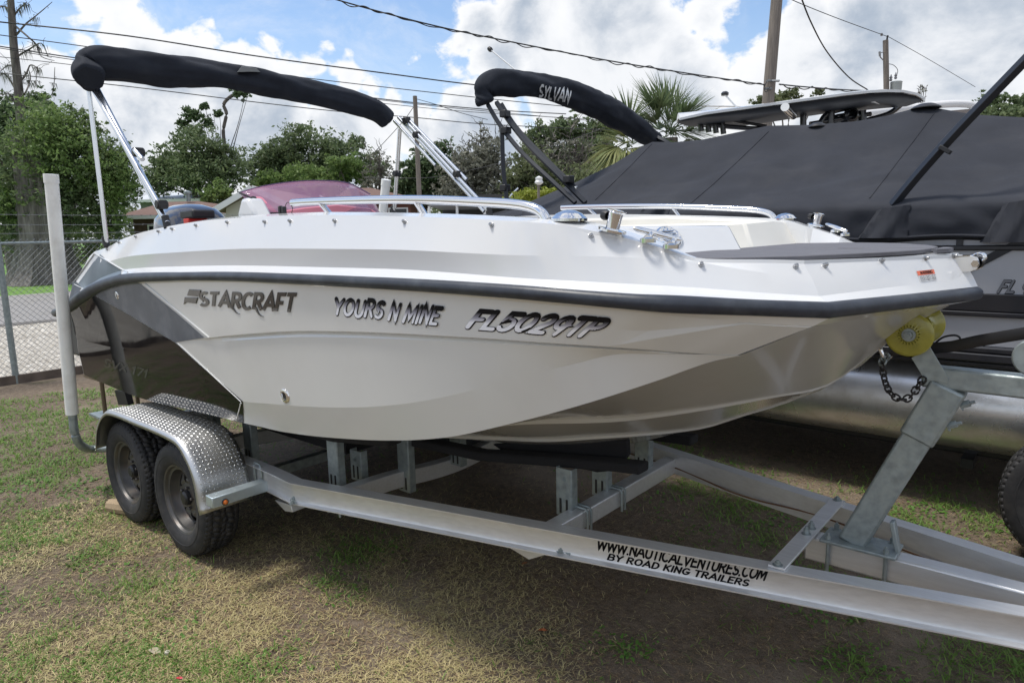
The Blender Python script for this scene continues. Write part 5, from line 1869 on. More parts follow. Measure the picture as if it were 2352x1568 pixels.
for i, p in enumerate(U_):
    u = i / (len(U_) - 1)
    hw_ = W_ * (.72 + .28 * math.sin(PI * min(1, u * 1.3 + .25))) * (1 if i < len(U_) - 2 else (.75 if i == len(U_) - 2 else .35)) * (.10, .55, .85)[i] if i < 3 else W_ * (.72 + .28 * math.sin(PI * min(1, u * 1.3 + .25))) * (1 if i < len(U_) - 2 else (.75 if i == len(U_) - 2 else .35))
    c = p + dep_ * hw_
    n_ = 11; ring = []
    for k in range(n_):
        v = -1 + 2 * k / (n_ - 1)
        ring.append(c + dep_ * v * hw_ + Vector((0, 0, .07 * (1 - v * v))))
    for k in reversed(range(n_)):
        v = -1 + 2 * k / (n_ - 1)
        ring.append(c + dep_ * v * hw_ + Vector((0, 0, -.028 + .03 * (1 - v * v))))
    rings.append(ring)
m.loops(rings)
HT = m.build('hardtop', GEL, ttb, smooth=40)
m = MB(); rings = []
for i, p in enumerate(U_):
    u = i / (len(U_) - 1)
    hw_ = W_ * (.72 + .28 * math.sin(PI * min(1, u * 1.3 + .25))) * (1 if i < len(U_) - 2 else (.75 if i == len(U_) - 2 else .35))
    hw_ *= (.10, .55, .85)[i] if i < 3 else 1
    c = p + dep_ * hw_ + Vector((0, 0, -.036)); hw_ -= .02; n_ = 9
    rings.append([c + dep_ * (-1 + 2 * k / (n_ - 1)) * hw_ + Vector((0, 0, -.085 * math.sin(PI * u) * (1 - (-1 + 2 * k / (n_ - 1)) ** 2) ** .5 - .0)) for k in range(n_)])
m.grid(rings); m.build('hardtop_liner', mat('dark_gloss_liner', (.022, .026, .034), .5, spec=.2), HT, smooth=50, solid=.006)
BLKT = mat('black_pipe', (.02, .022, .028), .25, coat=.5)
def pp(x, y, d=DT + .6): return P(x, y, D=d)
for pts, r in (([(1880, 300), (1900, 262), (1980, 240), (2010, 222)], .035), ([(1985, 278), (2040, 262), (2070, 240), (2082, 230)], .035), ([(1845, 330), (1845, 245)], .04), ([(1905, 330), (1908, 240)], .055), ([(1600, 282), (1680, 292), (1780, 297), (1860, 294)], .03), ([(1650, 272), (1760, 290)], .02), ([(1860, 285), (2000, 262)], .03), ([(1985, 330), (1980, 255)], .05)):
    MB().tube(smooth_path([pp(*q) for q in pts], 5), r, 10).build('support_pipe', BLKT, ttb, smooth=60)
for k in range(4):
    x = 1608 + 17 * k
    MB().tube([pp(x, 276 + k * 2), pp(x + 3, 302 + k * 2)], .035, 12).build('rod_holder', BLKT, ttb, smooth=60)
MB().tube([pp(1803, 246, DT - .1), pp(1822, 266, DT + .4)], .05, 14).build('rod_tube', CHROME, ttb, smooth=60)
c = pp(1950, 266); MB().lathe([(0, .001), (0, .07), (.03, .09), (.08, .09), (.1, .06)], c, -HF, 22).build('deck_speaker', BLKT, ttb)
m = MB(); m.prism([pp(1915, 290), pp(1920, 262), pp(1985, 252), pp(2000, 290)], HF * .3); m.build('speaker_pod', BLKT, ttb, bevel=.03)
MB().tube([pp(1662, 215), pp(1695, 250)], .012, 8).build('light_pole', WHITEP, ttb)
MB().lathe([(0, .001), (0, .045), (.03, .05), (.05, .03)], pp(1665, 220), (0, 0, 1), 14).build('light_globe', BLKT, ttb)
MB().box(pp(1990, 238, DT + .4), (.25, .25, .02)).build('hatch', WHITEP, ttb)
hc = P(1840, 500, D=DT + 1.0)
m = MB(); secs = []
for u, w_, z0 in ((-3.4, .9, .75), (-2, 1.1, .7), (0, 1.15, .7), (2, .95, .8), (3.2, .4, 1.0), (3.7, .03, 1.3)):
    c = Vector((hc.x, hc.y, 0)) + ax_u * u
    secs.append([c + dep_ * w_ + Vector((0, 0, 1.6 + .04 * u)), c + dep_ * w_ * .8 + Vector((0, 0, 1.0)), c + Vector((0, 0, z0)), c - dep_ * w_ * .8 + Vector((0, 0, 1.0)), c - dep_ * w_ + Vector((0, 0, 1.6 + .04 * u))])
m.loops(secs); m.build('hull', GEL, ttb, smooth=40)
MB().box(Vector((hc.x, hc.y, 1.95)), (.9, .7, .9)).build('console', GEL, ttb, bevel=.05)
# another pale rolled top farther right
rt = empty('canopy_boat', (P(2180, 500, D=11).x, P(2180, 500, D=11).y, .5), 'far boat with a rolled white canopy beyond the black cover', 'boat')
bpy.context.view_layer.update()
MB().tube(smooth_path([P(1975, 262, D=11), P(2060, 252, D=11), P(2110, 246, D=11), P(2180, 239, D=11), P(2225, 240, D=11), P(2236, 246, D=11)], 6), .055, 12).build('rolled_canopy', mat('white_vinyl', (.70, .70, .71), .5), rt, smooth=60)
m = MB(); m.loops([[P(1980, 272, D=11), P(1980, 286, D=11.02), P(1980, 286, D=12)], [P(2232, 250, D=11), P(2222, 266, D=11.02), P(2222, 266, D=12)]]); m.build('canopy_cloth', mat('taupe_vinyl', (.26, .23, .22), .7), rt)
for x in (2000, 2090, 2200):
    MB().tube([P(x, 262, D=11.2), P(x + 4, 500, D=11.2)], .022, 8).build('canopy_pole', WHITEP, rt)
c0_ = P(2110, 520, D=11.8)
secs = []
for u, w_, z0 in ((-2.6, .9, .75), (-1, 1.05, .7), (1.4, .95, .8), (2.6, .4, 1.0), (3.0, .03, 1.3)):
    c = Vector((c0_.x, c0_.y, 0)) + ax_u * u
    secs.append([c + dep_ * w_ + Vector((0, 0, 1.5)), c + dep_ * w_ * .8 + Vector((0, 0, 1.0)), c + Vector((0, 0, z0)), c - dep_ * w_ * .8 + Vector((0, 0, 1.0)), c - dep_ * w_ + Vector((0, 0, 1.5))])
MB().loops(secs).build('hull', GEL, rt, smooth=40)

# =================================================================== GROUND
def ground_mat():
    m = bpy.data.materials.new('yard_soil'); m.use_nodes = True
    N, L = link_nodes(m.node_tree); b = N['Principled BSDF']; b.inputs['Roughness'].default_value = .95
    b.inputs['Specular IOR Level'].default_value = .15
    tc = N.new('ShaderNodeTexCoord')
    def nz(s, d=8, r=.6, off=0):
        mp = N.new('ShaderNodeMapping'); mp.inputs['Location'].default_value = (off, off * 2, 0); L.new(tc.outputs['Object'], mp.inputs[0])
        n = N.new('ShaderNodeTexNoise'); n.inputs['Scale'].default_value = s; n.inputs['Detail'].default_value = d; n.inputs['Roughness'].default_value = r
        L.new(mp.outputs[0], n.inputs[0]); return n.outputs[0]
    def rmp(src, a, c):
        r = N.new('ShaderNodeMapRange'); r.inputs['From Min'].default_value = a; r.inputs['From Max'].default_value = c; L.new(src, r.inputs[0]); return r.outputs[0]
    def mixc(f, a, c):
        x = N.new('ShaderNodeMix'); x.data_type = 'RGBA'; L.new(f, x.inputs['Factor'])
        for i, q in (('A', a), ('B', c)):
            if isinstance(q, tuple): x.inputs[i].default_value = (*q, 1)
            else: L.new(q, x.inputs[i])
        return x.outputs[2]
    c = mixc(rmp(nz(22), .35, .65), (.12, .094, .074), (.235, .185, .14))
    c = mixc(rmp(nz(1.1, 6, .6, 3), .50, .68), c, (.31, .255, .195))
    c = mixc(rmp(nz(140, 4, .7, 5), .52, .64), c, (.30, .24, .16))
    c = mixc(rmp(nz(170, 4, .7, 8), .55, .66), c, (.045, .034, .026))
    c = mixc(rmp(nz(1.7, 7, .65, 9), .60, .75), c, (.085, .085, .045))
    L.new(c, b.inputs['Base Color'])
    bp = N.new('ShaderNodeBump'); bp.inputs['Strength'].default_value = .9; bp.inputs['Distance'].default_value = .02
    mx = N.new('ShaderNodeMath'); mx.operation = 'ADD'; L.new(nz(60, 6, .7), mx.inputs[0]); L.new(nz(9, 5, .6, 2), mx.inputs[1])
    L.new(mx.outputs[0], bp.inputs['Height']); L.new(bp.outputs[0], b.inputs['Normal'])
    return m


def sheet(name, x0, x1, y0, y1, z, m, n=1):
    vs = []; fs = []
    xs_ = np.linspace(x0, x1, n + 1); ys_ = np.linspace(y0, y1, n + 1)
    vs = [(x, y, z) for x in xs_ for y in ys_]
    for i in range(n):
        for j in range(n):
            fs.append((i * (n + 1) + j, (i + 1) * (n + 1) + j, (i + 1) * (n + 1) + j + 1, i * (n + 1) + j + 1))
    o = new_obj(name, vs, fs, m, None, 0); tag(o, kind='structure'); return o


SOIL = ground_mat()
GR = mat('lawn', (.12, .24, .04), .9, var=.35, vscale=3, bump=.6, bscale=30)
o = sheet('ground', -600, 400, -400, 600, -.012, GR); o['label'] = 'flat green land reaching to the horizon'
o = sheet('yard', -10.55, 160, -160, 120, 0, SOIL, 1)
SHELL = mat('shell_gravel_bed', (.42, .39, .34), .95, var=.3, vscale=30, bump=.8, bscale=70, dirt=(.20, .17, .13), dirt_scale=1.2, dirt_amt=.7)
sheet('gravel_verge', -18.3, -10.55, -60, 120, -.004, SHELL)
ROADM = mat('pale_asphalt', (.27, .26, .25), .9, var=.12, vscale=10, bump=.3, bscale=160, dirt=(.20, .19, .17), dirt_scale=.5, dirt_amt=.5)
sheet('road', -28.9, -18.3, -90, 200, 0, ROADM)
sheet('road_edge', -18.75, -18.2, -90, 200, .004, mat('worn_road_edge', (.13, .12, .11), .95, var=.3, vscale=5, bump=.5))

# shell stones
rng = np.random.default_rng(11)
n = 9000
bx_ = rng.uniform(-18.0, -10.7, n); by_ = rng.uniform(-3.5, 9, n)
sz = rng.uniform(.018, .055, n)
base_v = np.array([[1, 0, 0], [0, 1, 0], [-1, 0, 0], [0, -1, 0], [.2, .1, .55]])
ang = rng.uniform(0, 6.28, n); ca, sa = np.cos(ang), np.sin(ang)
vs = np.zeros((n, 5, 3))
sc1 = rng.uniform(.6, 1.3, (n, 1)); sc2 = rng.uniform(.5, 1.1, (n, 1))
X = base_v[None, :, 0] * sc1; Y = base_v[None, :, 1] * sc2
vs[:, :, 0] = bx_[:, None] + sz[:, None] * (X * ca[:, None] - Y * sa[:, None])
vs[:, :, 1] = by_[:, None] + sz[:, None] * (X * sa[:, None] + Y * ca[:, None])
vs[:, :, 2] = -.002 + sz[:, None] * base_v[None, :, 2] * rng.uniform(.6, 1.6, (n, 1))
t0 = np.array([[0, 1, 4], [1, 2, 4], [2, 3, 4], [3, 0, 4]])
tris = (t0[None] + (np.arange(n) * 5)[:, None, None]).reshape(-1, 3)
STONE = leaf_mat('shell_stone', (.62, .59, .53), (.36, .33, .28), 0.0)
o = fast_mesh('gravel', vs.reshape(-1, 3), tris=tris, m=STONE); tag(o, 'white crushed shell gravel between the fence and the road', 'gravel', kind='stuff')

# ---- blades: straw, green grass, clover
def blades(name, n, rlim, lenr, wr, elev, m, field, label, cat, seed, curl=.4, azr=68, zoff=.002, pw=1.25):
    rng = np.random.default_rng(seed)
    k = int(n * 3.2)
    u = rng.uniform(0, 1, k)
    r = (rlim[0] ** (2 - pw) + u * (rlim[1] ** (2 - pw) - rlim[0] ** (2 - pw))) ** (1 / (2 - pw))
    a = AZ + np.radians(rng.uniform(-azr, azr, k))
    x = CAM.x + r * np.cos(a); y = CAM.y + r * np.sin(a)
    keep = (x > -10.45) & (x < 6) & (rng.uniform(0, 1, k) < field(x, y))
    x, y = x[keep][:n], y[keep][:n]; r = np.hypot(x - CAM.x, y - CAM.y)
    n = len(x)
    far = np.clip(r / 4.0, 1, 2.2)
    L_ = rng.uniform(*lenr, n); W_ = rng.uniform(*wr, n) * far
    th = rng.uniform(0, 2 * PI, n); el = np.radians(rng.uniform(*elev, n))
    bend = rng.uniform(-curl, curl, n)
    d0 = np.stack([np.cos(th) * np.cos(el), np.sin(th) * np.cos(el), np.sin(el)], 1)
    th2 = th + bend; el2 = el * rng.uniform(.1, .8, n)
    d1 = np.stack([np.cos(th2) * np.cos(el2), np.sin(th2) * np.cos(el2), np.sin(el2)], 1)
    sd_ = np.stack([-np.sin(th), np.cos(th), np.zeros(n)], 1)
    p0 = np.stack([x, y, np.full(n, zoff) + rng.uniform(0, .008, n)], 1)
    p1 = p0 + d0 * (L_ * .5)[:, None]; p2 = p1 + d1 * (L_ * .5)[:, None]
    w = (W_ / 2)[:, None] * sd_
    V_ = np.stack([p0 - w, p0 + w, p1 - w * .9, p1 + w * .9, p2], 1)
    q = np.array([[0, 1, 3, 2]]) + (np.arange(n) * 5)[:, None]
    t = np.array([[2, 3, 4]]) + (np.arange(n) * 5)[:, None]
    o = fast_mesh(name, V_.reshape(-1, 3), quads=q, tris=t, m=m)
    return tag(o, label, cat, kind='stuff')


def blobs_field(spots):
    c = [(P(px, py, Z=0).x, P(px, py, Z=0).y, r, a) for px, py, r, a in spots]
    def f(x, y):
        s = np.zeros_like(x)
        for cx, cy, r, a in c:
            s = np.maximum(s, a * np.exp(-(((x - cx) ** 2 + (y - cy) ** 2) / r ** 2)))
        return s
    return f


def wob(x, y, k, ph):
    return .5 + .25 * (np.sin(k * x + 1.7 * np.sin(k * .6 * y + ph) + ph) + np.sin(k * .83 * y + 1.9 * np.sin(k * .5 * x + ph * 2) + ph * 1.7))


STRAW = leaf_mat('dry_grass', (.42, .31, .175), (.17, .11, .07), .15)
STRAW2 = leaf_mat('pale_straw', (.62, .52, .28), (.38, .34, .15), .15)
GRS = leaf_mat('green_grass', (.11, .23, .035), (.22, .31, .08), .35)
CLV = leaf_mat('clover_leaves', (.08, .19, .03), (.15, .29, .06), .3)
straw_near = blobs_field([(250, 1500, 1.5, 1), (600, 1450, 1.2, 1), (100, 1250, 1.2, .8), (760, 1560, .55, .8), (450, 1330, .9, .9)])
def patchy(x, y, k, ph, lo=.42, hi=.62):
    return np.clip((wob(x, y, k, ph) * .6 + wob(x, y, k * 2.7, ph + 2) * .4 - lo) / (hi - lo), 0, 1)


blades('dry_grass', 150000, (.9, 7.5), (.010, .035), (.0016, .0034), (0, 16), STRAW, lambda x, y: np.clip(.06 + .50 * patchy(x, y, 3.1, 1, .34, .62) + .50 * straw_near(x, y), .03, 1), 'thin layer of brown dead grass over the yard soil', 'dry grass', 21, curl=.9)
blades('straw', 110000, (.9, 5.5), (.018, .060), (.0018, .0034), (0, 26), STRAW2, lambda x, y: np.clip(straw_near(x, y) * (.25 + 1.0 * patchy(x, y, 3.7, 2, .30, .62)), 0, 1) + .006, 'pale mown straw scattered thickest at the near left', 'straw', 22, curl=1.2)
green = blobs_field([(40, 1010, 1.4, 1), (130, 960, 2.0, 1), (60, 1130, 1.0, .9), (-100, 1250, .9, .8), (20, 1240, .6, .9), (150, 1290, .35, .6), (320, 1350, .22, .9), (200, 1285, .25, .8), (730, 1345, .13, .6), (800, 1360, .10, .5),
                     (360, 1500, .3, .6), (520, 1530, .22, .7), (120, 1530, .25, .7), (1430, 1485, .12, .6), (1600, 1105, .45, .9), (1730, 1190, .4, .8), (1850, 1200, .35, .8), (1480, 1050, .4, .8), (1940, 1340, .3, .5),
                     (2000, 1470, .3, .7), (2200, 1480, .35, .7), (2320, 1540, .3, .8), (2150, 1190, .5, .8), (2250, 1230, .4, .8), (330, 900, 1.5, .9), (450, 905, 1.2, .9), (820, 1270, .2, .5), (1750, 1450, .1, .5), (60, 1500, .35, .5)])
blades('green_grass', 120000, (.9, 9.8), (.02, .065), (.003, .0058), (10, 60), GRS, lambda x, y: np.clip(green(x, y) * (.16 + 1.4 * patchy(x, y, 5.1, 3, .38, .60)) + .02 * patchy(x, y, 2.2, 5), 0, 1), 'low green grass in loose patches across the yard', 'grass', 23, curl=.8)
blades('clover', 36000, (.9, 7), (.010, .024), (.010, .018), (5, 50), CLV, lambda x, y: np.clip(green(x, y) * 1.5 * patchy(x, y, 7.0, 6, .45, .62), 0, 1), 'small leaved clover and weeds among the grass', 'weeds', 24)

# small single things on the ground
def leaf_on_ground(px, py, size, m, label, cat, name='fallen_leaf', rot=.6):
    p = P(px, py, Z=.012)
    c, s = math.cos(rot), math.sin(rot)
    pts = []
    for (a, b, z) in ((-1, 0, .0), (-.4, .42, .10), (.3, .38, .22), (1, 0, .05), (.3, -.36, .0), (-.4, -.45, .18)):
        pts.append(p + Vector((c * a - s * b, s * a + c * b, z)) * size)
    o = new_obj(name, pts, [(0, 1, 5), (1, 2, 4, 5), (2, 3, 4)], m, None, 0)
    return tag(o, label, cat)


leaf_on_ground(1246, 1446, .022, mat('orange_leaf', (.36, .10, .03), .8), 'small orange fallen leaf on bare soil below the trailer rail', 'leaf')
leaf_on_ground(1205, 1293, .022, mat('brown_leaf', (.24, .10, .04), .8), 'brown fallen leaf in the shade under the trailer rail', 'leaf', rot=1.4)
leaf_on_ground(356, 1494, .042, mat('dry_grey_leaf', (.38, .33, .24), .8), 'large dry grey leaf lying in the straw at the near left', 'leaf', rot=.2)
leaf_on_ground(412, 1556, .016, mat('red_scrap', (.65, .03, .07), .5), 'tiny red scrap on the grass at the bottom edge', 'litter', 'litter_scrap')
leaf_on_ground(1330, 1250, .018, mat('tan_leaf', (.36, .22, .12), .8), 'tan fallen leaf behind the trailer rail near the web lettering', 'leaf', rot=2.2)
p = P(384, 1498, Z=.01); m = MB(); m.lathe([(-.01, .001), (-.004, .012), (.006, .011), (.012, .001)], p, (.2, .1, 1), 9)
tag(m.build('stone', mat('pale_stone', (.5, .47, .4), .9), None), 'small white stone in the straw beside the dry leaf', 'stone')
# wood block behind the rear wheel
p = P(247, 1178, Z=0.0); q = p + Vector((.02, .0, .0))
m = MB(); m.lathe([(-.10, .001), (-.10, .045), (-.02, .050), (.10, .046), (.10, .001)], Vector((p.x + .09, p.y + .06, .048)), (.92, .35, 0), 9)
tag(m.build('wood_chock', WOOD, None, smooth=20), 'short split log wedged behind the rear trailer tyre', 'wood block')
# folding stand behind the stern
p = P(242, 946, Z=0); p2 = P(318, 935, Z=0)
p.x += .0
p = Vector((-6.6, .55, 0)); p = P(241, 940, X=-6.5); 
fs_ = empty('saw_horse', Vector((p.x, p.y, 0)), 'brown tubular metal stand on the grass behind the boat stern', 'stand')
bpy.context.view_layer.update()
q = P(317, 925, X=-6.5)
RUSTY = mat('brown_tube', (.16, .12, .075), .5, .3)
for (a, dx) in ((p, 0), (q, 0)):
    MB().tube([(a.x + dx, a.y, .0), (a.x + dx * .85, a.y, .60)], .018, 8).build('leg', RUSTY, fs_)
MB().box((p.x - .17, (p.y + q.y) / 2, .61), (.34, abs(q.y - p.y) + .05, .02)).build('top', RUSTY, fs_)
MB().box((p.x - .17, p.y + .12, .26), (.30, .30, .02)).build('shelf', GALV, fs_)
MB().prism([P(263, 896, Y=-.6), P(286, 900, Y=-.6), P(294, 930, Y=-.6), P(272, 930, Y=-.6)], (0, .05, 0)).build('light_bracket', BLKP, trl)

# =================================================================== FENCE
FX = -10.6
fe = empty('chain_link_fence', (FX, 0, 0), 'galvanized chain link fence topped with three barbed wires along the gravel', 'fence')
bpy.context.view_layer.update()
FY0, FY1 = -3.6, 10.0
ztop = 1.80
MB().tube([(FX, FY0, ztop), (FX, FY1, ztop)], .021, 10).build('top_rail', GALV, fe, smooth=60)
m = MB()
def rod(a, b, r): m.tube([a, b], r, 3, caps=False)
pit = .074
k = int((FY1 - FY0 + ztop) / pit)
for i in range(k):
    y = FY0 - ztop + i * pit
    # rising and falling wires clipped to the panel, a slight zigzag weave
    for sg in (1, -1):
        ya, yb = (y, y + ztop) if sg > 0 else (y + ztop, y)
        za, zb = .04, ztop + .055
        A = [ya, za]; B = [yb, zb]
        def clip(p_, q_):
            if p_[0] < FY0:
                if q_[0] <= FY0: return None
                t = (FY0 - p_[0]) / (q_[0] - p_[0]); return [FY0, p_[1] + (q_[1] - p_[1]) * t]
            if p_[0] > FY1:
                if q_[0] >= FY1: return None
                t = (FY1 - p_[0]) / (q_[0] - p_[0]); return [FY1, p_[1] + (q_[1] - p_[1]) * t]
            return p_
        A2 = clip(A, B); B2_ = clip(B, A)
        if A2 is None or B2_ is None: continue
        rod(Vector((FX - .003 * sg, A2[0], A2[1])), Vector((FX + .003 * sg, B2_[0], B2_[1])), .0026)
o = m.build('chain_link_mesh', WIREG, fe, smooth=0); o['kind'] = 'stuff'
for z in (1.93, 2.04, 2.17):
    off = -(z - 1.8) * .15
    pts = [Vector((FX + off, y, z - .012 * math.sin(PI * ((y - FY0) % 3.0) / 3.0))) for y in np.linspace(FY0, FY1, 60)]
    w = MB().tube(pts, .0032, 5).build('barbed_wire', WIREG, fe)
    m = MB()
    for y in np.arange(FY0, FY1, .127):
        c = Vector((FX + off, y, z - .012 * math.sin(PI * ((y - FY0) % 3.0) / 3.0)))
        m.tube([c + Vector((.008, -.012, .014)), c + Vector((-.008, .012, -.014))], .0022, 3); m.tube([c + Vector((-.008, -.012, -.014)), c + Vector((.008, .012, .014))], .0022, 3)
    b = m.build('barbs', WIREG, w, smooth=0); b['kind'] = 'stuff'
for i, y in enumerate((-3.3, -.42, 2.7, 5.8, 8.9)):
    if i == 1:
        a = P(38, 878, X=FX + .02); b = P(-6, 560, X=FX + .02); a.z = 0
    else:
        a = Vector((FX, y, 0)); b = Vector((FX, y, 1.8))
    MB().tube([a, b], .034 if i != 1 else .038, 12).build('fence_post', GALV, fe, smooth=60)
    MB().tube([b, Vector((FX - .06, b.y, 2.2))], .014, 6).build('wire_arm', GALV, fe)
MB().box((FX + .03, (FY0 + FY1) / 2, .045), (.05, FY1 - FY0, .13)).build('edge_board', mat('weathered_board', (.13, .10, .08), .9, var=.3, vscale=6), fe)
tp_ = P(6, 640, Z=0.0)
b = P(0, 575, X=tp_.x)
tag(MB().tube([tp_, Vector((tp_.x, b.y, 2.2))], .05, 6).build('roadside_post', mat('dark_green_post', (.02, .035, .025), .6), None), 'thin dark post standing in the lawn across the road', 'post')

# =================================================================== HOUSES
def hip_house(name, x0, x1, yeave, yridge, rx0, rx1, D, depth, roofm, wallm, label, group=None, ground=0.0, trim=True, gable=False):
    a = P(x0, yeave, D=D); b = P(x1, yeave, D=D)
    ze = (a.z + b.z) / 2; u = Vector((b.x - a.x, b.y - a.y, 0)); wlen = u.length; u.normalize()
    v = Vector((-u.y, u.x, 0))
    if v.dot(HF) < 0: v = -v
    zr = P((rx0 + rx1) / 2, yridge, D=D + depth / 2).z
    r0 = P(rx0, yridge, D=D + depth / 2); r1 = P(rx1, yridge, D=D + depth / 2)
    s0 = (r0 - a).dot(u); s1 = (r1 - a).dot(u)
    org = Vector((a.x, a.y, 0))
    h = empty(name, org + u * wlen / 2, label, 'house', group)
    bpy.context.view_layer.update()
    def W(s, t, z): return org + u * s + v * t + Vector((0, 0, z))
    ov = .5
    m = MB()
    m.prism([W(ov, ov, 0), W(wlen - ov, ov, 0), W(wlen - ov, depth - ov, 0), W(ov, depth - ov, 0)], (0, 0, ze)); m.build('wall', wallm, h)
    m = MB()
    e = [W(0, 0, ze), W(wlen, 0, ze), W(wlen, depth, ze), W(0, depth, ze)]
    R_ = [W(s0, depth / 2, zr), W(s1, depth / 2, zr)]
    m.add(e + R_, [(0, 1, 5, 4), (1, 2, 5), (2, 3, 4, 5), (3, 0, 4), (3, 2, 1, 0)])
    rf = m.build('roof', roofm, h, smooth=0)
    m = MB()
    for i in range(4):
        m.beam(e[i] + Vector((0, 0, -.09)), e[(i + 1) % 4] + Vector((0, 0, -.09)), .05, .17)
    m.build('fascia', WHITEP, rf)
    glass = mat('dark_window', (.02, .025, .03), .1)
    nw = max(2, int(wlen / 3.2))
    for i in range(nw):
        s = (i + .5) * wlen / nw
        fr = MB(); fr.prism([W(s - .55, ov - .04, ze - 1.6), W(s + .55, ov - .04, ze - 1.6), W(s + .55, ov - .04, ze - .45), W(s - .55, ov - .04, ze - .45)], v * .06)
        f = fr.build('window', WHITEP, h)
        g = MB(); g.prism([W(s - .47, ov - .05, ze - 1.52), W(s + .47, ov - .05, ze - 1.52), W(s + .47, ov - .05, ze - .53), W(s - .47, ov - .05, ze - .53)], v * .02); g.build('pane', glass, f)
    return h, rf, W, ze, zr


ROOFB = mat('brown_shingles', (.17, .105, .085), .95, var=.18, vscale=6, bump=.3)
ROOFW = mat('pale_metal_roof', (.66, .68, .70), .5, .2, var=.05)
ROOFT = mat('tan_shingles', (.26, .20, .17), .95, var=.15)
h1, rf1, W1_, ze1, zr1 = hip_house('brick_house', 268, 596, 492, 463, 380, 455, 34, 9, ROOFB, mat('dark_brick', (.09, .055, .045), .9, var=.2), 'low house with brown hip roof beyond the fence left of the windshield')
c = P(433, 463, D=38); MB().lathe([(-.3, .12), (.1, .12), (.1, .2), (.22, .2), (.28, .05)], c + Vector((0, 0, .3)), (0, 0, 1), 12).build('roof_vent', GALV, rf1)
hip_house('metal_roof_house', 295, 505, 457, 443, 350, 470, 46, 9, ROOFW, mat('grey_siding', (.20, .21, .22), .8), 'house with pale metal roof under the trees behind the brown roof')
# gabled house behind the windshield
D3 = 33
a = P(500, 478, D=D3); ap = P(585, 428, D=D3); bq = P(690, 478, D=D3)
u = Vector((bq.x - a.x, bq.y - a.y, 0)); u.normalize(); v = Vector((-u.y, u.x, 0)); v = v if v.dot(HF) > 0 else -v
g3 = empty('gable_house', Vector((ap.x, ap.y, 0)), 'white trimmed gable house partly hidden by the tinted windshield', 'house')
bpy.context.view_layer.update()
m = MB(); m.prism([Vector((a.x, a.y, 0)), Vector((bq.x, bq.y, 0)), Vector((bq.x, bq.y, a.z)) - u * .4, ap - Vector((0, 0, .25)), Vector((a.x, a.y, a.z)) + u * .4], v * 8); m.build('wall', mat('cream_siding', (.48, .46, .40), .8), g3)
for q in (a, bq):
    m = MB(); m.loops([[ap - v * .4 + Vector((0, 0, .02)), q - v * .4, q + v * 8.4, ap + v * 8.4], [ap - v * .4 + Vector((0, 0, -.18)), q - v * .4 + Vector((0, 0, -.2)), q + v * 8.4 + Vector((0, 0, -.2)), ap + v * 8.4 + Vector((0, 0, -.2))]])
    m.build('roof', ROOFT, g3)
    MB().beam(ap - v * .45 + Vector((0, 0, -.1)), q - v * .45 + Vector((0, 0, -.12)), .06, .26).build('rake_board', WHITEP, g3)
hip_house('low_house', 760, 960, 458, 432, 800, 850, 38, 9, ROOFB, mat('red_brown_wall', (.16, .07, .055), .9), 'red brown house seen between the windshield and the far bimini legs')
# carport with things under it
cp_ = empty('carport', P(1150, 500, D=30).xy.to_3d(), 'dark open carport far behind the grab rail', 'carport')
bpy.context.view_layer.update()
a = P(985, 468, D=30); b = P(1240, 462, D=30); u = Vector((b.x - a.x, b.y - a.y, 0)).normalized(); v = Vector((-u.y, u.x, 0)); v = v if v.dot(HF) > 0 else -v
MB().prism([Vector((a.x, a.y, a.z - .1)), Vector((b.x, b.y, a.z - .1)), Vector((b.x, b.y, a.z)) , Vector((a.x, a.y, a.z + .0))], v * 6).build('roof', mat('grey_tin', (.25, .26, .27), .6), cp_)
for k in range(5):
    q = Vector((a.x, a.y, 0)).lerp(Vector((b.x, b.y, 0)), k / 4)
    MB().tube([q + v * .1, q + v * .1 + Vector((0, 0, a.z - .1))], .06, 6).build('post', WHITEP, cp_)
MB().prism([Vector((a.x, a.y, 0)) + v * 6, Vector((b.x, b.y, 0)) + v * 6, Vector((b.x, b.y, a.z)) + v * 6, Vector((a.x, a.y, a.z)) + v * 6], v * .1).build('wall', mat('dark_siding', (.05, .055, .06), .8), cp_)
MB().prism([Vector((a.x, a.y, a.z + .0)) + v * 3 + u * 2.2 + Vector((0, 0, .02)), Vector((a.x, a.y, a.z + .0)) + v * 3 + u * 3.1 + Vector((0, 0, .02)), Vector((a.x, a.y, a.z + .5)) + v * 3 + u * 3.2, Vector((a.x, a.y, a.z + .5)) + v * 3 + u * 2.0], v * .8).build('roof_unit', mat('dark_basket', (.06, .055, .05), .8), cp_)
for k in (1.5, 3.9):
    MB().tube([Vector((a.x, a.y, a.z)) + v * 2.8 + u * (2.2 if k < 2 else 3.1), Vector((a.x, a.y, a.z + .75)) + v * 2.8 + u * k], .04, 6).build('rail_pipe', ALUP, cp_)
q = P(1238, 500, D=24)
lamp = tag(MB().tube([Vector((q.x, q.y, 0)), Vector((q.x, q.y, P(1238, 424, D=24).z))], .045, 8).build('post_lamp', WOODP, None), 'small white post lamp in front of the dark trees', 'lamp')
lt = P(1238, 421, D=24); MB().lathe([(-.06, .05), (0, .14), (.04, .15), (.10, .11), (.18, .13), (.24, .02)], lt, (0, 0, 1), 12).build('lantern', WHITEP, lamp)

# =================================================================== UTILITY POLES AND LINES
def upole(pts_px, D, r, label):
    a = P(*pts_px[0], D=D); b = P(*pts_px[1], D=D)
    k = (0 - b.z) / (a.z - b.z); foot = b + (a - b) * k; foot.z = 0
    m = MB(); n_ = 14
    m.tube([foot.lerp(a, i / n_) for i in range(n_ + 1)], [r * (1.25 - .25 * i / n_) for i in range(n_ + 1)], 14)
    o = m.build('utility_pole', WOODP, None, smooth=50)
    return tag(o, label, 'utility pole', 'utility poles'), a, foot


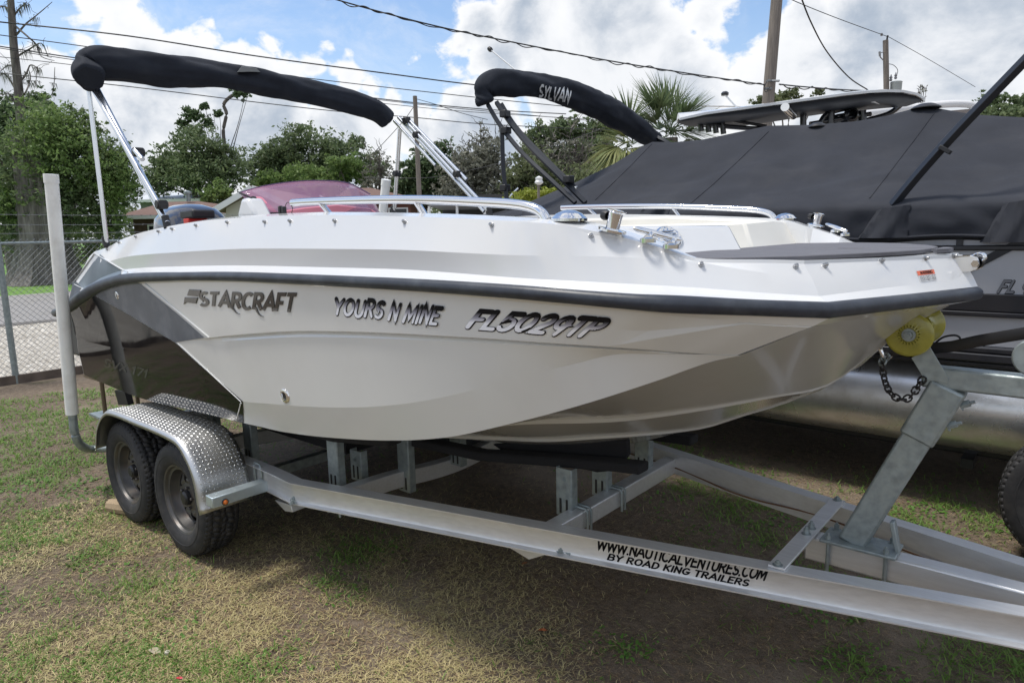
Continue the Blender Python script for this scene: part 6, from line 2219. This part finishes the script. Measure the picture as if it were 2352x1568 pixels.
up1, t1_, _ = upole([(953, 221), (964, 470)], 28, .085, 'slim utility pole between the two folded bimini tops')
up2, t2_, _ = upole([(1789, -60), (1764, 235)], 14, .105, 'tall thick utility pole rising out of the top of the picture')
up3, t3_, _ = upole([(2034, 93), (2036, 205)], 24, .085, 'short utility pole with a grey transformer at the right')
del up1['group'], up2['group'], up3['group']
for o in (up1, up2, up3): o['group'] = 'utility poles'
# transformer, cut-out and top pin on the right pole
D = 24
c = P(2058, 200, D=D); m = MB(); m.lathe([(-.35, .001), (-.35, .17), (.12, .18), (.15, .19), (.18, .15), (.19, .001)], c, (0, 0, 1), 20); m.build('transformer', mat('transformer_grey', (.38, .41, .41), .5), up3)
for (x, y) in ((2046, 183), (2057, 178)):
    MB().lathe([(0, .03), (.04, .05), (.08, .03), (.12, .05), (.16, .025), (.22, .01)], P(x, y + 4, D=D), (0, 0, 1), 10).build('bushing', mat('porcelain', (.25, .25, .26), .3), up3)
MB().tube(smooth_path([P(2039, 147, D=D), P(2052, 150, D=D), P(2062, 162, D=D), P(2058, 180, D=D)], 5), .010, 5).build('jumper_wire', WIRE, up3)
MB().tube([P(2037, 93, D=D), P(2039, 82, D=D)], .03, 8).build('top_pin', BLKP, up3)
MB().box(P(2025, 80, D=D), (.06, .06, .08)).build('insulator', mat('porcelain2', (.15, .14, .14), .4), up3)
MB().tube([P(2030, 120, D=D), P(2022, 122, D=D), P(2022, 132, D=D), P(2030, 140, D=D)], .018, 6).build('cut_out', mat('porcelain', (.3, .3, .3), .3), up3)
MB().tube([P(2020, 119, D=D), P(2021, 130, D=D)], .035, 8).build('cut_out', mat('porcelain', (.3, .3, .3), .3), up3)
# dead-end hardware on the middle pole
for (x, y) in ((1762, 186), (1758, 204), (1790, 186)):
    MB().tube([P(1772, y, D=13.9), P(x, y, D=13.8)], .022, 8).build('pole_bracket', WIREG, up2)
MB().tube(smooth_path([P(1761, 188, D=13.8), P(1755, 203, D=13.8), P(1760, 212, D=13.8), P(1768, 200, D=13.8)], 4), .008, 5).build('drip_loop', WIRE, up2)


def line(pts, Ds, r, label, name='power_line', twist=False, group='overhead lines'):
    P3 = [P(x, y, D=d) for (x, y), d in zip(pts, Ds)]
    path_ = smooth_path(P3, 12)
    m = MB(); m.tube(path_, r, 6)
    o = m.build(name, WIRE, None, smooth=60); tag(o, label, 'cable', group)
    if twist:
        n_ = len(path_) * 4; L_ = arc_resample(path_, n_)
        tw = []
        for i, p in enumerate(L_):
            a, b, _d = frame_of(L_[min(i + 1, n_ - 1)] - L_[max(0, i - 1)])
            th = i * .42
            amp = r * 1.5 * (1 + .5 * math.sin(i * .07))
            tw.append(p + a * math.cos(th) * amp + b * math.sin(th) * amp - Vector((0, 0, r * (1 + math.sin(i * .11)))))
        MB().tube(tw, r * .8, 5).build('twisted_strand', WIRE, o, smooth=60)
    return o


line([(700, -22), (830, 16), (1000, 60), (1176, 97), (1400, 140), (1600, 172), (1757, 195)], [12, 12.2, 12.6, 13, 13.4, 13.7, 13.8], .012, 'thick twisted service cable running to the tall middle pole', twist=True)
line([(1790, 194), (1850, 200), (1950, 207), (2090, 212)], [13.8, 15, 17, 20], .014, 'twisted cable leaving the tall middle pole to the right', twist=True)
line([(1835, -20), (1862, 50), (1900, 120), (1950, 178), (1992, 206)], [14, 15, 17, 19, 20], .016, 'slack cable dropping from the top edge towards the hardtop')
line([(1770, -25), (1830, 5), (1930, 45), (2037, 84)], [16, 18, 21, 24], .010, 'thin wire from the top edge to the transformer pole')
line([(2039, 84), (2130, 135), (2240, 200)], [24, 26, 29], .009, 'thin wire from the transformer pole down to the right')
line([(-80, 42), (0, 51), (294, 83), (588, 129), (880, 168), (1090, 195), (1300, 214)], [24, 24, 25, 26, 27, 28.5, 29], .024, 'thick black line above the folded near bimini')
line([(-60, 74), (0, 81), (195, 107), (400, 137), (675, 176), (1085, 223), (1300, 245)], [24, 24, 25, 26, 27, 28, 30], .016, 'uppermost thin line behind the near bimini boot')
line([(-40, 100), (0, 107), (170, 133), (500, 178), (880, 228), (1109, 251), (1300, 262)], [24, 24, 25, 26, 28, 29, 30], .020, 'second thin line behind the near bimini boot')
line([(-40, 104), (0, 111), (170, 138), (500, 184), (900, 233), (1110, 255), (1500, 290)], [24, 24, 25, 26, 28, 29, 31], .013, 'close companion of the second line behind the bimini boot')
line([(-40, 125), (0, 131), (170, 150), (500, 195), (900, 240), (1119, 260), (1500, 282)], [24, 24, 25, 26, 28, 29, 31], .012, 'faint line under the paired lines on the left')
line([(-40, 162), (0, 168), (294, 199), (588, 235), (785, 257), (950, 270), (1126, 286), (1420, 300)], [24, 24, 25, 26, 27, 28, 29, 31], .017, 'lowest long line across the clouds at the left')
line([(837, 408), (960, 409), (1025, 402), (1176, 367), (1400, 290)], [29, 28.5, 28, 27, 25], .014, 'low cable passing in front of the trees to the right')
line([(949, 247), (930, 274), (900, 308), (857, 354)], [28, 28, 28, 28], .012, 'guy wire slanting down from the slim pole', name='guy_wire')
line([(958, 228), (1000, 240), (1060, 260), (1120, 275)], [28, 28, 29, 30], .012, 'drop wire leaving the top of the slim pole')
line([(1500, 243), (1700, 245), (2000, 256)], [24, 24, 24], .028, 'pale line passing in front of the palm', name='power_line').data.materials[0] = WHITEP

# =================================================================== TREES
def leaf_cloud(blobs, n, size, seed, clump=14, cs=.30, shell=.55, flat=.0):
    """blobs: (centre, (rx, ry, rz)). returns quads of leaf-sized rhombi gathered in clumps"""
    rng = np.random.default_rng(seed)
    vol = np.array([b[1][0] * b[1][2] for b in blobs]); vol = vol / vol.sum()
    nc = n // clump
    bi = rng.choice(len(blobs), nc, p=vol)
    C_ = np.array([tuple(b[0]) for b in blobs])[bi]; R_ = np.array([b[1] for b in blobs])[bi]
    d = rng.normal(size=(nc, 3)); d /= np.linalg.norm(d, axis=1)[:, None]
    rad = (shell + (1 - shell) * rng.uniform(0, 1, (nc, 1)) ** .6) * (1 + .26 * rng.normal(size=(nc, 1)))
    cc = C_ + d * R_ * rad
    csz = cs * .8 * R_.mean(1, keepdims=True) * rng.uniform(.25, 1.2, (nc, 1))
    p = np.repeat(cc, clump, 0) + rng.normal(size=(nc * clump, 3)) * np.repeat(csz, clump, 0) * np.array([.6, .6, .38])
    m_ = len(p)
    nr = rng.normal(size=(m_, 3)) + np.array([0, 0, .9]); nr /= np.linalg.norm(nr, axis=1)[:, None]
    t = rng.normal(size=(m_, 3)); t -= (t * nr).sum(1, keepdims=True) * nr; t /= np.linalg.norm(t, axis=1)[:, None]
    s = np.cross(nr, t); sz_ = size * rng.uniform(.5, 1.3, (m_, 1))
    V_ = np.stack([p - t * sz_, p - s * sz_ * .45, p + t * sz_, p + s * sz_ * .45], 1).reshape(-1, 3)
    q = np.array([[0, 1, 2, 3]]) + (np.arange(m_) * 4)[:, None]
    return V_, q


def wobble(a, b, k, amp, rnd):
    pts = [a]
    for i in range(1, k):
        t = i / k
        pts.append(a.lerp(b, t) + Vector((rnd.uniform(-amp, amp), rnd.uniform(-amp, amp), rnd.uniform(-amp, amp) * .5)))
    pts.append(b)
    return smooth_path(pts, 3)


LM = {  # leaf colours, most lightened and greyed to stand in for distance haze
    'oak': leaf_mat('oak_leaves', (0.104, 0.152, 0.073), (0.201, 0.250, 0.122), .45),
    'bright': leaf_mat('bright_leaves', (0.134, 0.213, 0.067), (0.232, 0.317, 0.110), .45),
    'dark': leaf_mat('dark_leaves', (0.073, 0.122, 0.055), (0.134, 0.189, 0.085), .4),
    'grey': leaf_mat('moss_grey_leaves', (0.183, 0.183, 0.152), (0.256, 0.262, 0.201), .3),
    'lime': leaf_mat('lime_leaves', (.22, .27, .03), (.30, .33, .06), .3),
    'olive': leaf_mat('olive_leaves', (0.122, 0.152, 0.073), (0.201, 0.226, 0.116), .35),
}


def tree(name, base_px, D, blobs_px, kind, label, n=6000, size=.16, seed=1, trunk_r=.25, limbs=6, cat='tree', bare=0, shell=.45, cs=.30, second=None, group='trees beyond the road', clump=14):
    rnd = random.Random(seed)
    bs = []
    for (x, y, rx, ry) in blobs_px:
        c = P(x, y, D=D + rnd.uniform(-.02, .02) * D); s = D / FPX
        bs.append((c, (rx * s, rx * s * .9, ry * s)))
    bp = P(base_px[0], base_px[1], D=D); base = Vector((bp.x, bp.y, 0))
    t = empty(name, base, label, cat, group)
    bpy.context.view_layer.update()
    V_, q = leaf_cloud(bs, n, size, seed, clump=clump, shell=shell, cs=cs)
    cr = fast_mesh('crown', V_, quads=q, m=LM[kind], parent=t)
    if second:
        V2, q2 = leaf_cloud(second[1] if len(second) > 2 else bs, second[2] if len(second) > 2 else n // 3, size, seed + 5, shell=.75, cs=cs)
        fast_mesh('foliage', V2, quads=q2, m=LM[second[0]], parent=t)
    # trunk and limbs
    m = MB()
    low = min(bs, key=lambda b: (Vector(b[0]).xy - base.xy).length)
    fork = Vector((base.x, base.y, 0)).lerp(Vector(low[0]), .55)
    tp2 = wobble(base, fork, 4, trunk_r * .5, rnd)
    m.tube(tp2, [trunk_r * (1.35 - .6 * i / len(tp2)) for i in range(len(tp2))], 10)
    m.build('trunk', BARK, t, smooth=60)
    m = MB()
    for b in bs:
        for k in range(max(1, limbs // len(bs) + 1)):
            tgt = Vector(b[0]) + Vector((rnd.uniform(-.7, .7) * b[1][0], rnd.uniform(-.7, .7) * b[1][1], rnd.uniform(-.3, .8 + .3 * (bare > 0)) * b[1][2]))
            pp_ = wobble(fork, tgt, 5, .12 * b[1][0], rnd)
            m.tube(pp_, [max(.015, trunk_r * .42 * (1 - .85 * i / len(pp_))) for i in range(len(pp_))], 5)
            for z in range(bare):
                s0 = pp_[rnd.randrange(len(pp_) // 2, len(pp_))]
                e = s0 + Vector((rnd.uniform(-1, 1) * b[1][0] * .6, rnd.uniform(-1, 1) * b[1][0] * .6, rnd.uniform(.0, 1.1) * b[1][2] * .7))
                qq = wobble(s0, e, 4, .08 * b[1][0], rnd)
                m.tube(qq, [max(.010, .035 * (1 - .8 * i / len(qq))) for i in range(len(qq))], 3)
    m.build('limbs', BARK, t, smooth=60)
    return t


T = tree
big = T('oak_tree', (105, 655), 31, [(120, 330, 95, 80), (50, 400, 80, 85), (205, 410, 85, 80), (275, 420, 45, 60), (120, 440, 110, 60), (30, 510, 60, 60), (190, 500, 60, 50), (262, 520, 32, 40), (260, 365, 40, 35), (190, 285, 40, 30)], 'oak',
        'huge oak with a broad fluted trunk across the road at the far left', n=27000, size=.10, seed=3, trunk_r=.3, limbs=14, second=('bright', None, 9000) if False else None, bare=1)
V_, q = leaf_cloud([(P(x, y, D=30), (rx * 30 / FPX, rx * 27 / FPX, ry * 30 / FPX)) for x, y, rx, ry in ((125, 300, 75, 55), (160, 350, 90, 60), (275, 410, 38, 50), (35, 470, 40, 45), (240, 400, 50, 50), (268, 475, 24, 40))], 15000, .09, 77, shell=.6)
fast_mesh('foliage', V_, quads=q, m=LM['bright'], parent=big)
# fluted trunk of the big oak: merged columns with buttresses
rnd = random.Random(4)
m = MB(); rings = []
bt = P(108, 657, D=30.5); 
for k in range(16):
    t_ = k / 15; z = 6.2 * t_
    ring = []
    for q_ in range(40):
        a = 2 * PI * q_ / 40
        r = (.95 - .35 * t_ + .55 * math.exp(-t_ * 9)) * (1 + .16 * math.sin(5 * a + 1.2 * t_) + .10 * math.sin(9 * a - 2 * t_ + 1) + .05 * math.sin(17 * a + 3 * t_))
        ring.append(Vector((bt.x + math.cos(a) * r + .1 * math.sin(3 * t_), bt.y + math.sin(a) * r, z)))
    rings.append(ring)
m.loops(rings); m.build('trunk', mat('grey_fluted_bark', (.17, .155, .145), .95, var=.5, vscale=3.5, aniso_scale=(3, 3, .4), bump=1.0, bscale=8), big, smooth=70)
T('cedar_tree', (18, 520), 38, [(15, 300, 55, 60), (10, 250, 35, 25), (105, 255, 30, 40), (75, 240, 25, 25), (-40, 300, 60, 70)], 'dark', 'dark cedar crown at the left edge behind the oak', n=9000, size=.13, seed=13)
# dead pine
dp = empty('dead_pine', Vector((P(50, 500, D=33).x, P(50, 500, D=33).y, 0)), 'tall dead pine trunk with bare twigs and hanging moss at the left', 'tree', 'trees beyond the road')
bpy.context.view_layer.update()
tpth = [P(62, 640, D=33), P(50, 300, D=33), P(42, 200, D=33), P(32, 110, D=33), P(26, 20, D=33), P(18, -90, D=33)]
tpth[0].z = 0
sp_ = smooth_path(tpth, 8)
MB().tube(sp_, [.24 - .12 * i / len(sp_) for i in range(len(sp_))], 10).build('trunk', BARK, dp, smooth=60)
m = MB(); mo = []
rnd = random.Random(12)
for (a, pts) in (((38, 80), [(60, 55), (85, 35), (120, 5)]), ((35, 60), [(70, 90), (85, 105), (95, 130), (125, 140)]), ((40, 130), [(65, 115), (95, 100), (110, 130)]), ((45, 190), [(60, 170), (70, 150), (85, 160), (80, 200)]), ((50, 290), [(70, 270), (90, 240), (120, 215), (126, 155)]),
                 ((30, 40), [(45, 20), (62, 5)]), ((28, 30), [(10, 15), (-5, 20)]), ((38, 210), [(20, 180), (5, 170), (-10, 190)]), ((36, 240), [(20, 215), (5, 220)]), ((42, 230), [(60, 210), (70, 180), (66, 160)]), ((40, 160), [(20, 150), (0, 165)])):
    pth = smooth_path([P(*a, D=33)] + [P(x, y, D=33 + rnd.uniform(-.8, .8)) for x, y in pts], 5)
    m.tube(pth, [max(.012, .05 * (1 - .8 * i / len(pth))) for i in range(len(pth))], 5)
    for k in range(7):
        s0 = pth[rnd.randrange(3, len(pth))]
        m.tube(wobble(s0, s0 + Vector((rnd.uniform(-.6, .6), rnd.uniform(-.6, .6), rnd.uniform(-.5, .5))), 3, .08, rnd), .010, 3)
        mo.append(s0)
m.build('branches', BARK, dp, smooth=60)
vs = []; fs = []
for c in mo:
    if rnd.random() < .6:
        for k in range(9):
            o = len(vs); w_ = rnd.uniform(.02, .05); L_ = rnd.uniform(.15, .55); dx = Vector((rnd.uniform(-.15, .15), rnd.uniform(-.15, .15), 0))
            vs += [c + dx + Vector((-w_, 0, 0)), c + dx + Vector((w_, 0, .0)), c + dx + Vector((rnd.uniform(-.05, .05), .05, -L_))]
            fs.append((o, o + 1, o + 2))
o = fast_mesh('hanging_moss', [tuple(v) for v in vs], tris=fs, m=LM['grey'], parent=dp); o['kind'] = 'stuff'

T('pine_tree', (470, 500), 47, [(450, 350, 60, 45), (400, 385, 55, 45), (510, 375, 50, 50), (370, 410, 40, 40), (470, 400, 80, 45), (445, 315, 22, 30)], 'oak', 'rounded green tree mass left of the windshield', n=20000, size=.13, seed=21, second=None)
t4 = T('bare_topped_tree', (520, 480), 49, [(440, 262, 26, 14), (418, 283, 18, 9), (470, 245, 14, 8), (556, 214, 24, 10), (475, 283, 18, 10), (500, 262, 12, 8), (440, 300, 26, 14)], 'dark', 'thin dark tree with a crooked trunk above the others', n=3600, size=.14, seed=33, trunk_r=.12, limbs=7, shell=.2)
MB().tube(smooth_path([P(518, 420, D=49), P(516, 340, D=49), P(513, 300, D=49), P(520, 262, D=49), P(514, 240, D=49), P(530, 222, D=49), P(550, 214, D=49)], 5), .12, 8).build('stem', BARK, t4, smooth=60)
T('oak_tree', (700, 500), 52, [(690, 318, 48, 32), (640, 350, 45, 35), (760, 345, 55, 32), (818, 332, 28, 18), (600, 385, 50, 40), (670, 385, 70, 40), (760, 390, 70, 40), (835, 390, 50, 36), (700, 420, 90, 30), (640, 415, 60, 34)], 'oak', 'spreading oak with layered crown right behind the windshield', n=34000, size=.13, seed=41, limbs=14, trunk_r=.3, shell=.35)
T('oak_tree', (790, 500), 49, [(790, 378, 40, 22), (700, 402, 60, 22), (620, 418, 40, 20), (840, 398, 30, 20), (740, 430, 50, 20)], 'bright', 'lighter green lower boughs in front of the spreading oak', n=8000, size=.15, seed=45, limbs=6, shell=.3)
T('young_tree', (500, 500), 41, [(505, 440, 26, 30), (480, 452, 22, 20), (525, 455, 20, 20)], 'bright', 'slender light green tree over the pale metal roof', n=2200, size=.12, seed=47, trunk_r=.08, shell=.2)
T('bare_tree', (870, 500), 47, [(875, 390, 40, 45), (900, 420, 35, 35), (850, 420, 35, 30)], 'grey', 'half bare grey tree right of the spreading oak', n=1600, size=.12, seed=53, bare=6, limbs=12, trunk_r=.14, shell=.1)
T('oak_tree', (980, 510), 44, [(960, 400, 40, 45), (1015, 385, 45, 45), (940, 430, 40, 40), (1010, 340, 18, 14), (990, 440, 70, 35)], 'dark', 'dark tree directly behind the slim utility pole', n=11000, size=.15, seed=57, limbs=6, shell=.4)
T('moss_tree', (1090, 510), 41, [(1075, 385, 55, 45), (1120, 360, 40, 50), (1060, 430, 70, 35), (1140, 420, 50, 45)], 'grey', 'grey moss covered tree left of the second bimini', n=9000, size=.13, seed=61, bare=3, limbs=12, shell=.3)
T('bare_tree', (1110, 500), 45, [(1105, 320, 40, 32), (1140, 330, 28, 36), (1075, 340, 25, 20)], 'grey', 'leafless crown rising behind the moss covered tree', n=600, size=.10, seed=63, bare=7, limbs=14, trunk_r=.12, shell=.1)
T('oak_tree', (1250, 520), 43, [(1240, 312, 36, 28), (1300, 300, 45, 30), (1380, 295, 45, 28), (1350, 345, 60, 40), (1250, 370, 50, 45), (1310, 400, 60, 45)], 'oak', 'green oak seen through the legs of the second bimini', n=15000, size=.15, seed=67, limbs=12, bare=1, shell=.35)
T('moss_tree', (1230, 520), 38, [(1220, 390, 50, 50), (1270, 420, 50, 40), (1340, 420, 55, 40), (1190, 430, 40, 40), (1400, 370, 40, 40)], 'olive', 'dull olive trees low behind the second bimini', n=10000, size=.13, seed=71, bare=3, limbs=10, shell=.3)
T('bare_tree', (1300, 520), 40, [(1290, 350, 60, 60), (1350, 370, 50, 50)], 'grey', 'thin bare grey tree among the olive ones', n=700, size=.10, seed=73, bare=8, limbs=12, trunk_r=.1, shell=.1)
T('far_tree', (1800, 520), 50, [(1770, 228, 35, 14), (1810, 222, 30, 16), (1745, 236, 20, 8), (1880, 213, 16, 6)], 'olive', 'tree tops showing above the white hardtop', n=2600, size=.14, seed=79, shell=.2)
T('far_tree', (2310, 520), 42, [(2275, 240, 30, 26), (2330, 245, 35, 26), (2380, 250, 40, 30), (2250, 262, 24, 12), (2300, 270, 60, 20)], 'oak', 'green trees beyond the black cover at the right edge', n=7000, size=.14, seed=83, shell=.35)
T('bare_tree', (2110, 520), 50, [(2118, 205, 14, 14)], 'grey', 'leafless twigs just above the hardtop tip', n=60, size=.08, seed=85, bare=8, limbs=6, trunk_r=.08, shell=.1)
T('shrub', (1240, 520), 26, [(1215, 447, 34, 12), (1265, 445, 30, 12), (1240, 452, 60, 14)], 'lime', 'lime green shrub top behind the cover edge', n=3200, size=.07, seed=87, trunk_r=.05, limbs=3, cat='shrub', group='shrubs')
# a continuous wood behind all of it
bs = []
rnd = random.Random(99)
for i in range(60):
    x = -500 + i * 60 + rnd.uniform(-20, 20)
    D = rnd.uniform(60, 72)
    c = P(x, 532 - .0235 * (x - 1176), D=D); h = rnd.uniform(2.6, 4.2)
    if 1500 < x: h *= .8
    bs.append((Vector((c.x, c.y, h * .7)), (rnd.uniform(3.5, 5), 3.0, h)))
V_, q = leaf_cloud(bs, 60000, .30, 5, shell=.55, cs=.25)
o = fast_mesh('far_woods', V_, quads=q, m=LM['olive']); tag(o, 'distant mass of woods closing the view behind the houses', 'woods', kind='stuff')
bs2 = [(b[0] - Vector((0, 0, b[1][2] * .4)), (b[1][0], 2.0, b[1][2] * .7)) for b in bs]

# cabbage palm
DP = 19
pc = P(1540, 300, D=DP)
pl_ = empty('palm_tree', Vector((pc.x, pc.y, 0)), 'cabbage palm with fan fronds behind the second bimini', 'palm')
bpy.context.view_layer.update()
MB().tube(smooth_path([Vector((pc.x, pc.y, 0)), Vector((pc.x + .1, pc.y, 1.5)), pc + Vector((0, 0, -.2))], 6), .20, 14).build('trunk', BARK, pl_, smooth=60)
PALM = leaf_mat('palm_frond', (.10, .15, .075), (.17, .22, .11), .35)
PALMY = leaf_mat('palm_frond_yellow', (.16, .20, .07), (.27, .28, .11), .3)
rnd = random.Random(31)
Rr_ = Vector((math.sin(AZ), -math.cos(AZ), 0))
fr_px = [((1500, 205), 1.0), ((1470, 205), 1.0), ((1515, 195), 1.0), ((1440, 240), 1.0), ((1630, 270), .9), ((1585, 285), 1.0), ((1555, 300), 1.0), ((1480, 270), 1.0), ((1545, 205), 1.0), ((1490, 230), 1.0), ((1565, 225), 1.05), ((1600, 265), 1.0), ((1620, 300), .95), ((1455, 260), .9), ((1550, 270), .9), ((1500, 290), .9), ((1580, 310), .9), ((1520, 330), .9), ((1470, 320), .9), ((1610, 335), .8),
         ((1440, 300), .9), ((1420, 320), .95), ((1400, 345), .95), ((1390, 365), .9), ((1430, 350), .9), ((1455, 345), .9), ((1370, 375), .8), ((1385, 345), .9), ((1405, 375), .9), ((1440, 365), .9), ((1415, 300), .8), ((1530, 250), 1), ((1575, 260), 1), ((1600, 235), .9), ((1485, 250), .8), ((1590, 245), .8)]
for i, ((x, y), sc_) in enumerate(fr_px):
    tip = P(x, y, D=DP + rnd.uniform(-.9, .9))
    org = (pc if x >= 1450 else P(1450, 325, D=DP)) + Vector((rnd.uniform(-.1, .1), rnd.uniform(-.1, .1), rnd.uniform(-.15, .05)))
    dirv = (tip - org); 
    if dirv.length < .3: dirv = dirv.normalized() * .3
    dn = dirv.normalized()
    m = MB(); fo = org + dirv * .55
    m.tube([org, org.lerp(fo, .5) + Vector((0, 0, .03)), fo], [.018, .013, .010], 5)
    pe = m.build('frond', PALMY if x < 1440 else PALM, pl_, smooth=60)
    a, b, d_ = frame_of(dn)
    vs = []; fs = []
    nl = 34; 
    side = a if rnd.random() < .5 else (a + b * rnd.uniform(-.6, .6)).normalized()
    for k in range(nl):
        t_ = -1 + 2 * k / (nl - 1)
        ang_ = t_ * 1.25
        ld = (dn * math.cos(ang_) + side * math.sin(ang_)).normalized()
        ld = (ld + Vector((rnd.uniform(-.06, .06), rnd.uniform(-.06, .06), rnd.uniform(-.06, .06)))).normalized()
        L_ = sc_ * rnd.uniform(.95, 1.3) * (1 - .25 * abs(t_))
        droop = (.10 + .35 * max(0, -dn.z + .3)) * (1.6 if x < 1440 else .7)
        wv = ld.cross(Vector((rnd.uniform(-.3, .3), rnd.uniform(-.3, .3), 1))).normalized() * .021
        p0 = fo; p1 = fo + ld * L_ * .5 - Vector((0, 0, droop * .12)); p2 = fo + ld * L_ - Vector((0, 0, droop * .6 * L_))
        o_ = len(vs)
        vs += [p0 - wv * .4, p0 + wv * .4, p1 - wv, p1 + wv, p2]
        fs += [(o_, o_ + 1, o_ + 3, o_ + 2), (o_ + 2, o_ + 3, o_ + 4)]
    new_obj('fan', vs, fs, PALMY if x < 1440 else PALM, pe, 0)
